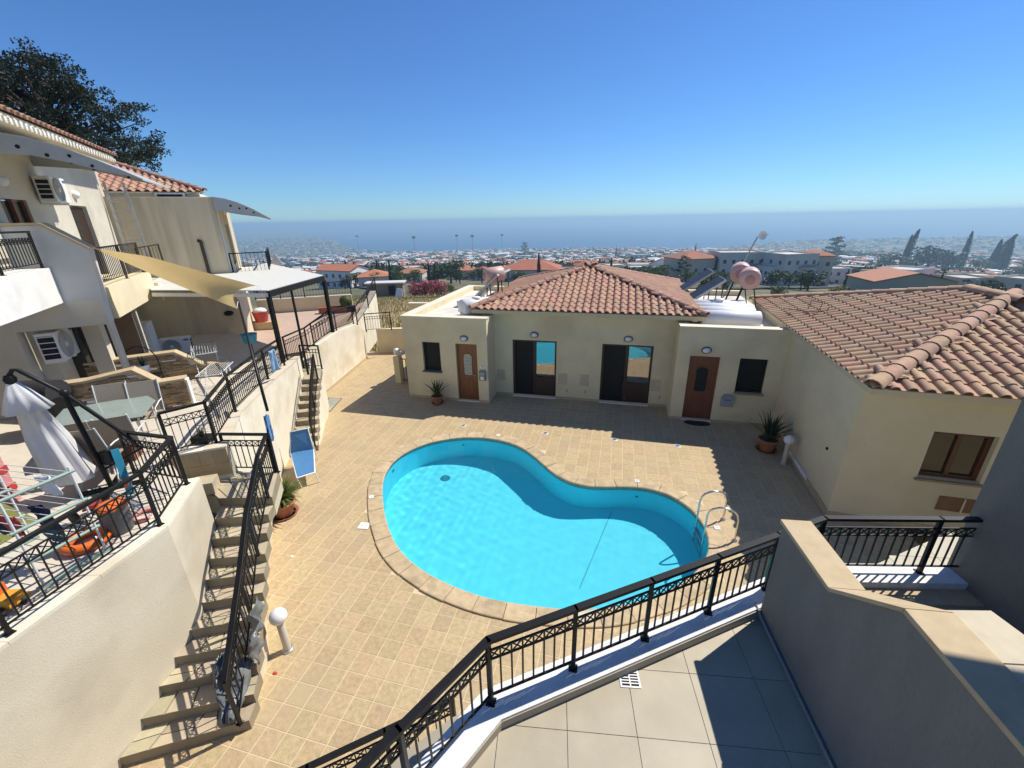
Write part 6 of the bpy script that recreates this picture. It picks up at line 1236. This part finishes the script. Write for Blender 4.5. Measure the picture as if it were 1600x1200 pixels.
# ------------------------------------------------------------------ houses
WPAINT=[M('town_white',(.74,.72,.68),(.68,.66,.62),rough=.9,scale=.3,var=.10),M('town_cream',(.62,.55,.42),(.57,.50,.38),rough=.9,scale=.3,var=.10),M('town_grey',(.60,.56,.48),(.55,.51,.44),rough=.9,scale=.3,var=.12)]
TWIN=M('town_window',(.03,.035,.04),(.05,.055,.06),rough=.2,spec=.8)
FLATR=M('town_flat_roof',(.58,.56,.52),(.5,.48,.44),rough=.9,scale=.4,var=.1)
def house_mesh(w,d,h,roof,over=.35,rh=1.4):
    """meshes around origin: wall, roof, windows list"""
    wm=MB().box((0,0,h/2-.6),(w,d,h+1.2)); rm=MB(); W2,D2=w/2+over,d/2+over
    if roof=='hip':
        rl=max(0,(w-d)/2) if w>=d else 0; rl2=max(0,(d-w)/2) if d>w else 0
        P=[(-W2,-D2,h),(W2,-D2,h),(W2,D2,h),(-W2,D2,h),(-rl,-rl2,h+rh),(rl,rl2,h+rh)]; F=[(0,1,5,4),(2,3,4,5),(1,2,5),(3,0,4)] if w>=d else [(0,1,4),(1,2,5,4),(2,3,5),(3,0,4,5)]
        rm.add(P,F); rm.add([(x,y,z-.18) for x,y,z in P[:4]]+P[:4],[(3,2,1,0),(0,1,5,4),(1,2,6,5),(2,3,7,6),(3,0,4,7)])
    elif roof=='gable':
        P=[(-W2,-D2,h),(W2,-D2,h),(W2,D2,h),(-W2,D2,h),(-W2,0,h+rh),(W2,0,h+rh)]; rm.add(P,[(0,1,5,4),(2,3,4,5)]); rm.add([(x,y,z-.15) for x,y,z in P],[(4,5,1,0),(5,4,3,2)]); wm.add([(-w/2,-d/2,h),(-w/2,d/2,h),(-w/2,0,h+rh*.92),(w/2,-d/2,h),(w/2,d/2,h),(w/2,0,h+rh*.92)],[(0,2,1),(3,4,5)])
    else:
        rm.box((0,0,h+.06),(w+.1,d+.1,.12)); 
        for q in ((0,-d/2,w,.15),(0,d/2,w,.15)): wm.box((q[0],q[1],h+.3),(q[2],q[3],.5))
        for q in ((-w/2,0,.15,d-.16),(w/2,0,.15,d-.16)): wm.box((q[0],q[1],h+.3),(q[2],q[3],.5))
    wins=[]
    st=max(1,int(h/2.7)); nx=max(1,int(w/2.6)); ny=max(1,int(d/3))
    for s in range(st):
        z=1.5+s*2.8
        if z+.6>h: continue
        for k in range(nx):
            x=-w/2+w*(k+.5)/nx
            for sg in (-1,1): wins.append(((x,sg*(d/2+.02),z),(1.0,.06,1.15)))
        for k in range(ny):
            y=-d/2+d*(k+.5)/ny
            for sg in (-1,1): wins.append(((sg*(w/2+.02),y,z),(.06,.95,1.15)))
    return wm,rm,wins
def mid_house(label,px,yb,w,d,h,roof,rot,wmat,rmat=None,rh=1.4,balcony=False,nm='town_house',cat='house',dz=0):
    p=ghit(px,yb)+V(0,0,dz); f_=plot_scale(px,yb,p); w,d,h,rh=w*f_,d*f_,h*f_,rh*f_; r=thing(nm,label,cat,p); wm,rm,wins=house_mesh(w,d,h,roof,rh=rh); R2=Matrix.Translation(p)@Matrix.Rotation(YAW+rot,4,'Z')
    def tr_(mb): mb.v=[tuple(R2@Vector(v)) for v in mb.v]; return mb
    part('wall',tr_(wm),wmat,r); part('roof',tr_(rm),rmat or (ROOFO if roof!='flat' else FLATR),r)
    for c,s in wins:
        q=R2@Vector(c)
        if (q-p).normalized().dot((EYE-p).normalized())<-.15: continue
        a=part('window',tr_(MB().box(c,(s[0]+.14*(s[0]>.1),s[1]+.0,s[2]+.14) if s[0]>.1 else (s[0],s[1]+.14,s[2]+.14))),WHITEP,r); k=1.4
        part('pane',tr_(MB().box(c,(s[0],s[1]*1.3,s[2]) if s[0]>.1 else (s[0]*1.3,s[1],s[2]))),TWIN,a)
    if balcony:
        for zz in ((2.9,) if h<6.5 else (2.9,5.7)):
            bslab=part('balcony',tr_(MB().box((w*.15,-d/2-.6,zz),(w*.45,1.2,.18))),wmat,r); part('balustrade',tr_(MB().box((w*.15,-d/2-1.15,zz+.5),(w*.45,.06,.8))),M('balustrade_grey',(.25,.25,.25)),bslab)
    return r
RD=math.radians
mid_house('cream two storey house with terracotta hip roof left of apartments',1075,440,8.5,7.5,5.2,'hip',RD(12),WPAINT[1],M('roof_town_red',(.36,.15,.085),(.31,.13,.075),rough=.9,scale=.6))
mid_house('small white gabled house beside cream hip roofed house',1038,437,4.2,6,3.6,'gable',RD(40),WPAINT[0],MATS['roof_town_red'])
mid_house('grey flat roofed apartment block with balconies behind pink boilers',1143,441,9,8,6.3,'flat',RD(-6),WPAINT[2],balcony=True,nm='apartment_block',cat='apartment block')
mid_house('pale apartment block with stair tower right of boilers',1222,445,7.5,7.5,6.2,'flat',RD(10),WPAINT[2],balcony=True,nm='apartment_block',cat='apartment block'); 
mid_house('sunlit end wing of pale apartment block, small roof turret',1262,446,5.5,8,6.4,'hip',RD(-25),WPAINT[1],rh=.9,nm='apartment_block',cat='apartment block')
mid_house('grey green gabled house with salmon tile roof at right',1395,470,6.6,9,3.0,'gable',RD(78),M('town_sage',(.34,.34,.26),(.3,.3,.23)),M('roof_salmon',(.48,.22,.13),(.41,.19,.115),rough=.9,scale=2),rh=1.1)
mid_house('long low house with salmon roof at far right',1515,466,12,7,2.7,'hip',RD(-8),WPAINT[1],MATS['roof_salmon'],rh=1.1)
mid_house('low grey house with long salmon roof behind gabled one',1480,452,15,7,2.8,'gable',RD(-10),WPAINT[2],MATS['roof_salmon'],rh=1.3)
mid_house('small house with bright orange hip roof behind pink boiler',728,437,6,6,2.7,'hip',RD(5),WPAINT[2],rh=1.1)
mid_house('large house with bright orange hip roof behind villa ridge',832,440,12,9,3.0,'hip',RD(-8),WPAINT[2],rh=1.7)
mid_house('bright orange roofed house farther behind villa ridge',905,428,13,9,3.0,'hip',RD(-4),WPAINT[1],rh=1.8)
mid_house('house with orange hip roof above the dry field',588,448,6.5,6.5,2.5,'hip',RD(15),WPAINT[2],rh=1.2)
mid_house('white house with small orange roof near the car park',505,426,7,7,4.5,'hip',RD(20),WPAINT[0],rh=1.3)
mid_house('orange roofed bungalow beside tall cypress, left distance',645,442,6,6,2.6,'hip',RD(0),WPAINT[1],rh=1.1)
mid_house('long white school block in middle distance right of villa ridge',1000,406,22,9,6,'flat',RD(8),WPAINT[0])
mid_house('red roofed bungalow among trees, right distance',1345,418,13,8,3,'hip',RD(5),WPAINT[0],MATS['roof_town_red'],rh=1.7)
# low shed by the field
p=ghit(605,463); r=thing('field_shed','long low flat roofed shed at edge of dry field','shed',p); f_=plot_scale(605,463,p); part('wall',MB().box(p+V(0,0,.7*f_),(5.0*f_,2.0*f_,2.4*f_),YAW+.08),M('shed_wall',(.26,.21,.16),(.2,.17,.13)),r); part('roof',MB().box(p+V(0,0,1.98*f_),(5.5*f_,2.5*f_,.18),YAW+.08),FLATR,r); part('door',MB().box(p+V(1.3*f_,-1.05*f_+.32,.8),(.9,.4,1.7),YAW+.08),DARKV,r)
p=ghit(622,465); solo('white_sheet',MB().slab([p+V(-.5,0,0),p+V(.6,.1,0),p+V(.45,.5,1.1),p+V(-.3,.45,1.2)],(.02,.05,0)),WHITEP,'white sheet leaning beside the long field shed','sheet')
# arcade at far right
p=ghit(1575,416); r=thing('arcade_house','white arcaded house with tiled roof at right edge','house',p); Rz=Matrix.Translation(p)@Matrix.Rotation(YAW-.05,4,'Z'); m=MB()
for k in range(7): m.box((-9+3*k,0,1.9),(.55,.6,3.8))
m.box((0,0,4.15),(20,.62,.9)); m.box((0,4,2.2),(20,6,4.6)); m.v=[tuple(Rz@Vector(v)) for v in m.v]; part('wall',m,WPAINT[0],r)
for k in range(6):
    c=[(-7.5+3*k+1.22*math.cos(t),-.0,2.5+1.22*math.sin(t)) for t in [math.pi*j/8 for j in range(9)]]; pts=[Rz@V(*q) for q in [(c[0][0],.5,0)]+[(q[0],.5,q[2]) for q in c]+[(c[-1][0],.5,0)]]; part('arch_opening',MB().slab(pts,Rz.to_3x3()@V(0,.1,0)),TWIN,r)
m=MB(); m.add([Rz@V(*q) for q in ((-10.5,-.8,4.7),(10.5,-.8,4.7),(10.5,7.5,4.7),(-10.5,7.5,4.7),(-7,3.4,6.6),(7,3.4,6.6))],[(0,1,5,4),(1,2,5),(2,3,4,5),(3,0,4)]); part('roof',m,MATS['roof_town_red'],r)
# stadium
p=ghit(785,404); r=thing('stadium_stand','white stadium stand with sloping roof in the distance','stadium stand',p); m=MB(); Rz=Matrix.Translation(p)@Matrix.Rotation(YAW+.15,4,'Z'); m.hexa([Rz@V(*q) for q in ((-14,-5,-2),(14,-5,-2),(14,5,-2),(-14,5,-2),(-14,-5,2),(14,-5,3),(14,5,9),(-14,5,6))]); part('seating',m,WPAINT[0],r); m=MB(); m.hexa([Rz@V(*q) for q in ((-15,-4,8),(15,-4,10.5),(15,6,12),(-15,6,9.5),(-15,-4,8.4),(15,-4,10.9),(15,6,12.4),(-15,6,9.9))]); part('roof',m,WPAINT[0],r)
for k,(px,yt,yb) in enumerate(((650,373,410),(715.5,370,402),(739.5,371,406),(785,369,398),(1600*0+562,371,400))):
    p=ghit(px,yb); h=(yb-yt)/F_PX*(p-EYE).dot(AX_F); r=thing('floodlight_mast',['leftmost stadium floodlight mast over orange roofs','second stadium floodlight mast from left, beside its twin','third stadium floodlight mast from left, with widest head','rightmost stadium floodlight mast by the white stand','lone thin mast far left of the stadium'][k],'floodlight mast',p,'stadium floodlight masts'); s=h/18
    part('pole',MB().tube([p,p+V(0,0,h)],[.35*s,.2*s],6),GALV,r); part('lamp_head',MB().box(p+V(0,0,h),(2.4*s,.5*s,1.7*s),YAW),GREYPL,r)
# roads
def road(pts,w,label_mat):
    G_=[ghit(*q) for q in pts]; m=MB()
    for a,b in zip(G_[:-1],G_[1:]):
        n_=6
        for k in range(n_):
            p,q=a.lerp(b,k/n_),a.lerp(b,(k+1)/n_); s=(q-p).cross(V(0,0,1)).normalized()*w/2; P=[p-s,p+s,q+s,q-s]; P=[V(v.x,v.y,ter(v.x,v.y)+.35) for v in P]; m.quad(P[3],P[2],P[1],P[0])
    o=part('road',m,label_mat); o['kind']='structure'
ASPH=M('asphalt',(.055,.055,.056),(.045,.045,.046),rough=.9,scale=2,stain=(.09,.088,.085),sscale=.3)
road([(930,452),(1040,452),(1180,451),(1300,449),(1345,440)],5.5,ASPH); road([(440,432),(520,436),(600,452)],5.5,ASPH)
CARP=[M('car_white',(.75,.75,.75),rough=.25),M('car_dark',(.03,.035,.05),rough=.2),M('car_silver',(.42,.43,.45),rough=.25,metal=.4),M('car_red',(.35,.03,.03),rough=.25)]
def car(px,yb,k,rot,label):
    p=ghit(px,yb)+V(0,0,.36); r=thing('parked_car',label,'car',p,'parked cars in the town'); R2=Matrix.Translation(p)@Matrix.Rotation(YAW+rot,4,'Z')
    def pf(mb): mb.v=[tuple(R2@Vector(v)) for v in mb.v]; return mb
    part('body',pf(MB().hexa([(-2.05,-.83,.25),(2.05,-.83,.25),(2.05,.83,.25),(-2.05,.83,.25),(-2.0,-.8,.82),(1.95,-.8,.74),(1.95,.8,.74),(-2.0,.8,.82)])),CARP[k],r)
    c=part('cabin',pf(MB().hexa([(-1.75,-.77,.81),(.95,-.77,.79),(.95,.77,.79),(-1.75,.77,.81),(-1.35,-.62,1.38),(.2,-.62,1.38),(.2,.62,1.38),(-1.35,.62,1.38)])),SKYGL,r); part('roof_panel',pf(MB().box((-.58,0,1.40),(1.5,1.2,.05))),CARP[k],c)
    for x in (-1.3,1.3):
        for y in (-.78,.78): part('wheel',pf(MB().lathe([(.001,-.1),(.32,-.1),(.32,.1),(.001,.1)],(x,y,.32),12,axis=(0,1,0))),RUBBER,r)
car(1290,446,1,RD(4),'dark car parked on street beyond the buff tile roof'); car(1318,445,2,RD(8),'silver car parked right of the dark car'); car(1268,448,0,RD(2),'white car parked left of the dark car')
for k,(px,yb) in enumerate(((448,428),(462,427),(476,427),(490,428),(486,436),(505,434),(522,437),(514,428))): car(px,yb,[0,0,2,0,0,3,0,1][k],RD(80 if k<4 else 20),'%s car in the hillside car park, %s'%(['white','white','silver','white','white','red','white','dark'][k],['far left of back row','second in back row','third in back row','right end of back row','front row left','front row middle','front row right','beside the orange roofed house'][k]))
# oleander
p=ghit(670,464); r=thing('oleander_bush','wide pink flowering oleander bush at field edge','bush',p); rnd=random.Random(2); lf=MB(); fl=MB(); f_=plot_scale(670,464,p)
for k in range(9):
    c=p+V(math.cos(YAW)*(-2.1+.52*k)+rnd.uniform(-.2,.2),math.sin(YAW)*(-2.1+.52*k)+rnd.uniform(-.4,.4),.95+rnd.uniform(-.1,.3))*f_; c=p+(c-p*f_); leafcloud(lf,c,(.65*f_,.65*f_,.85*f_),130,.11*f_,rnd,.4); leafcloud(fl,c+V(0,-.25,.2),(.7*f_,.7*f_,.85*f_),230,.09*f_,rnd,.8)
part('foliage',lf,GRN[1],r); part('blossom',fl,leafmat('oleander_pink',(.55,.12,.20),(.42,.08,.15),.3,.01,.3),r)
# bespoke trees
for a in (('round',0,705,443,402,'big dark round tree behind the pink oleander',1.25),('round',0,685,446,412,'dark round tree left of the big dark tree',1.0),('round',3,705,462,442,'lime green shrub right of the oleander',1.1),
 ('cypress',0,672,446,411,'cypress left of the twin dark trees',1.0),('cypress',1,681,447,413,'second cypress beside the dark round trees',.9),('cypress',0,612,448,409,'single tall cypress beside the orange roofed house',1.3),('cypress',1,544,440,408,'cypress above car park, left distance',1.3),('cypress',0,556,438,410,'cypress right of car park cypress',1.0),
 ('round',0,1000,440,414,'round tree left of the cream hip roofed house',1.3),('round',1,965,436,412,'round tree behind villa right hip',1.3),('round',1,1020,446,420,'leafy tree before small white gabled house',1.2),('round',0,985,432,410,'dark tree in front of white school block',1.2),
 ('round',1,1100,460,432,'bushy tree before grey apartment block',1.3),('round',2,1135,458,436,'olive tree before grey apartment block',1.2),('round',0,1205,452,418,'dark tree before pale apartment block',1.2),('round',1,1250,454,426,'tree in front of stair tower block',1.0),
 ('round',1,1215,468,446,'round shrub just beyond buff tile ridge, left',1.7),('round',3,1305,468,446,'lime green shrub just beyond buff tile ridge',1.6),('round',0,1340,462,434,'dark bush beside the salmon roofed gable house',1.2),
 ('cypress',2,1408,424,364,'tall cypress leaning right above salmon roof',1.5),('cypress',0,1497,426,367,'thin cypress with ragged tip at right',1.3),('cypress',2,1545,428,371,'windswept dark cypress by the arcaded house',2.0),('cypress',1,1562,428,374,'second windswept cypress by the arcaded house',1.8),
 ('pine',0,1298,418,374,'tall sparse pine left of red roofed bungalow',1.2),('round',0,1300,420,396,'round tree under the tall sparse pine',1.2),('round',0,1445,428,380,'big dark tree between two right cypresses',1.1),('round',0,1380,424,392,'dark broad tree left of leaning cypress',1.3),('round',1,1420,428,400,'leafy tree at foot of leaning cypress',1.4),('round',0,1475,428,386,'dark tree behind the thin cypress',1.1),('round',1,1525,430,404,'leafy tree left of windswept cypresses',1.4),('round',1,1585,440,414,'green tree in front of arcaded house',1.5),('round',0,1560,470,440,'dark shrubs behind buff hip, right',1.5),('round',1,1592,472,446,'leafy shrub at right edge behind buff hip',1.4),('round',2,1500,470,449,'greyish shrub above the buff ridge',1.6),
 ('pine',0,820,400,380,'pine near the white stadium stand',1.2),('round',0,1270,420,400,'dark tree behind the sunlit apartment wing',1.2),('cypress',1,962,404,386,'cypress behind villa right hip, far',1.3),('cypress',0,1085,402,382,'far cypress above the cream hip roofed house',1.4),('round',0,450,440,424,'dark tree beside the pergola canvas',1.6),('round',0,540,452,430,'tree behind pergola beam corner',1.2),('pine',0,575,436,414,'small pine by the car park road',1.2)):
    tree_px(*a)
# many town houses, one by one, and scattered trees
rnd=random.Random(21); taken=[]
PH=[]
for (w,d,h,rf,wk) in ((10,8,5.6,'hip',0),(12,9,5.6,'hip',1),(9,9,3.1,'hip',0),(11,8,5.8,'flat',0),(14,9,6,'gable',0),(9,8,5.6,'flat',1),(8,7,3.0,'gable',1)):
    wm,rm,wins=house_mesh(w,d,h,rf,rh=1.6); ws=MB()
    for c,s in wins: ws.box(c,s)
    PH.append((wm.mesh('wall',WPAINT[wk]),rm.mesh('roof',ROOFO if rf!='flat' else FLATR),ws.mesh('window_set',TWIN),rf,wk,w))
LBL={('hip',0):'white house with orange hip roof in the distant town',('hip',1):'cream house with orange hip roof in the distant town',('flat',0):'white flat roofed house in the distant town',('flat',1):'cream flat roofed house in the distant town',('gable',0):'long white gabled house in the distant town',('gable',1):'small cream gabled house in the distant town'}
cnt=0; tries=0
while cnt<295 and tries<12000:
    tries+=1; px=rnd.uniform(370,1640); r=150*math.exp(rnd.random()**1.0*math.log(900/150)); d=ray(px,430); hl=math.hypot(d.x,d.y); x,y=d.x/hl*r,d.y/hl*r
    if any((x-a)**2+(y-b)**2<(c+7)**2*.5 for a,b,c in taken): continue
    if r<190 and (640<px<720) or r<210 and 430<px<530: continue
    if 690<px<800 and 330<r<450: continue
    taken.append((x,y,9)); wm,rm,ws,rf,wk,w=PH[rnd.choice((0,1,2,3,3,3,4,5,5,5,6))]; p=gz(x,y); t=thing('distant_house',LBL[(rf,wk)],'house',p,'distant houses: '+rf+(' white' if wk==0 else ' cream')); t.rotation_euler=(0,0,rnd.uniform(0,3.14)); s=rnd.uniform(.75,1.1); t.scale=(s,s,s)
    for n,me in (('wall',wm),('roof',rm),('window_set',ws)): o=bpy.data.objects.new(n,me); COL.objects.link(o); o.parent=t
    if n=='window_set': o['kind']='stuff'
    cnt+=1
cnt=0; tries=0
TL={('round',0):'dark rounded tree among the distant houses',('round',1):'green rounded tree among the distant houses',('round',2):'grey olive tree among the distant houses',('cypress',0):'slim cypress among the distant houses',('cypress',1):'slim cypress among the distant houses',('pine',0):'spreading pine among the distant houses'}
while cnt<295 and tries<9000:
    tries+=1; px=rnd.uniform(370,1640); r=120*math.exp(rnd.random()**1.0*math.log(750/120)); d=ray(px,430); hl=math.hypot(d.x,d.y); x,y=d.x/hl*r,d.y/hl*r
    if any((x-a)**2+(y-b)**2<(c*.9)**2 for a,b,c in taken): continue
    if r<200 and (430<px<530): continue
    k=rnd.random(); kind,v=('round',rnd.choice((0,0,1,1,2))) if k<.78 else (('cypress',rnd.choice((0,1))) if k<.93 else ('pine',0)); h=(rnd.uniform(3.2,5.5) if kind=='round' else rnd.uniform(5,8))*(1+.4*min(1,r/500))
    taken.append((x,y,4)); tree(kind,v,gz(x,y),h,TL[(kind,v)],'distant trees: '+kind+str(v if kind=='round' else ''),rnd.uniform(1.0,1.5) if kind=='round' else 1.2); cnt+=1
# far mass
hm,rm_,fm_=MB(),MB(),MB()
for k in range(11000):
    px=rnd.uniform(330,1700); rc=lerp_t(CO,px); r=190*math.exp(rnd.random()**.8*math.log(min(rc-60,5200)/190)); d=ray(px,430); hl=math.hypot(d.x,d.y); x,y=d.x/hl*r,d.y/hl*r; z=ter(x,y); s=rnd.uniform(.6,1.0)+.4*min(1,r/1500); a=rnd.uniform(0,3.14); w,dd,h=rnd.uniform(9,18)*s,rnd.uniform(7,10)*s,rnd.choice((3.2,3.2,5.6,5.6,6.5)); hm.k=rm_.k=rnd.random()
    if r<330 and (hm.k>.0) and any((x-q[0])**2+(y-q[1])**2<(q[2]*.9)**2 for q in taken): continue
    if r<330 and (430<px<530 and r<240): continue
    if r>300 and rnd.random()<(.25 if px>1250 and r>900 else .55 if r<2000 else .25):
        hm.box((x,y,z+h/2),(w,dd,h),a)
        if rnd.random()<.22: c_,s_2=math.cos(a),math.sin(a); P=[(x+u*w*.54*c_-v*dd*.54*s_2,y+u*w*.54*s_2+v*dd*.54*c_,z+h+.02) for u,v in ((-1,-1),(1,-1),(1,1),(-1,1))]+[(x,y,z+h+1.8)]; rm_.add(P,[(0,1,4),(1,2,4),(2,3,4),(3,0,4)])
    else:
        sz=min(1.0,.35+r/1400)
        for q in range(3): leafcloud(fm_,(x+rnd.uniform(-6,6),y+rnd.uniform(-6,6),z+3.2),(rnd.uniform(2,4.5)*(.6+sz),rnd.uniform(2,4.5)*(.6+sz),rnd.uniform(2.6,4.6)),34 if r<420 else 18 if r<900 else 9,(1.9*sz if r>420 else .75),rnd,.3)
for n,mm,ma,lb in (('distant_town',hm,WPAINT[0],'far mass of small pale houses near the coast'),('distant_town_roofs',rm_,ROOFO,'orange roofs of the far coastal houses'),('distant_woodland',fm_,GRN[0],'far mass of dark trees near the coast')):
    o=part(n,mm,ma); o['kind']='stuff'; o['label']=lb; o['category']='town' if 'town' in n else 'woodland'
# ------------------------------------------------------------------ big conifer behind the left house
poly=[(0,90),(15,85),(45,82),(80,95),(105,95),(118,112),(116,125),(140,122),(150,145),(158,165),(176,172),(200,162),(220,180),(225,195),(212,214),(240,214),(243,225),(226,243),(200,250),(190,262),(160,255),(120,232),(60,205),(0,178),(-60,160),(-110,190),(-90,120),(-40,95)]
rnd=random.Random(12); tuft=MB(); br=MB(); tb=V(*WR(70,270,27).xy,4); tt=WR(45,88,27); tops=[]
k=0
while k<150:
    px,py=rnd.uniform(-110,246),rnd.uniform(80,264)
    if not inside((px,py),poly): continue
    k+=1; R0=rnd.uniform(24.5,29.5); c=WR(px,py,R0); tops.append(c); f=min(.98,max(.05,(c.z-1.2-tb.z)/(tt.z-tb.z))); s=tb.lerp(tt,f)
    if k%2==0: br.tube([s,s.lerp(c,.5)+V(0,0,.15),c],[.07,.045,.015],4,False)
    for q in range(3):
        o=c+V(rnd.gauss(0,.25),rnd.gauss(0,.25),rnd.gauss(0,.16)); leafcloud(tuft,o,(.34,.34,.18),70,.05,rnd,.0)
for e in ((236,220),(241,262),(222,190),(207,166),(118,112),(78,97),(40,85),(150,146),(230,245)):
    c=WR(e[0],e[1],27); s=tb.lerp(tt,.6); br.tube([s,s.lerp(c,.6),c],[.06,.04,.012],4,False); leafcloud(tuft,c,(.35,.35,.2),90,.05,rnd,.1)
r=thing('conifer_tree','tall dark shaggy conifer rising behind the left house','tree',V(tb.x,tb.y,0)); part('crown',tuft,leafmat('foliage_conifer',(.016,.029,.017),(.026,.042,.024),.2,.02,.4),r); part('trunk',MB().tube([V(tb.x,tb.y,-1),tb,tt],[.4,.32,.06],8),BARK,r); part('branch',br,BARK,r)
for px,py,lb in ((257,281,'small dark treetop just above the second tile roof'),(281,284,'small round treetop right of the ridge above second house'),(268,284,'middle small treetop over the second house ridge')):
    c=WR(px,py,34); p=V(c.x,c.y,0); t=tree('round',0,p,c.z*1.12,lb,None,.28)
# ------------------------------------------------------------------ haze
hz=MB().box((0,0,(SEA-30+18)/2),(2*RS+3000,2*RS+3000,18-(SEA-30))); o=part('haze',hz); o['kind']='stuff'; o['label']='thin blue sea haze over the coast'; o['category']='haze'
hmx=bpy.data.materials.new('haze'); hmx.use_nodes=True; t=hmx.node_tree; t.nodes.clear(); pv=t.nodes.new('ShaderNodeVolumePrincipled'); pv.inputs['Color'].default_value=(.55,.82,1,1); pv.inputs['Density'].default_value=.00037; pv.inputs['Anisotropy'].default_value=.2; oo=t.nodes.new('ShaderNodeOutputMaterial'); t.links.new(pv.outputs[0],oo.inputs['Volume']); o.data.materials.append(hmx) if not o.data.materials else o.data.materials.__setitem__(0,hmx)
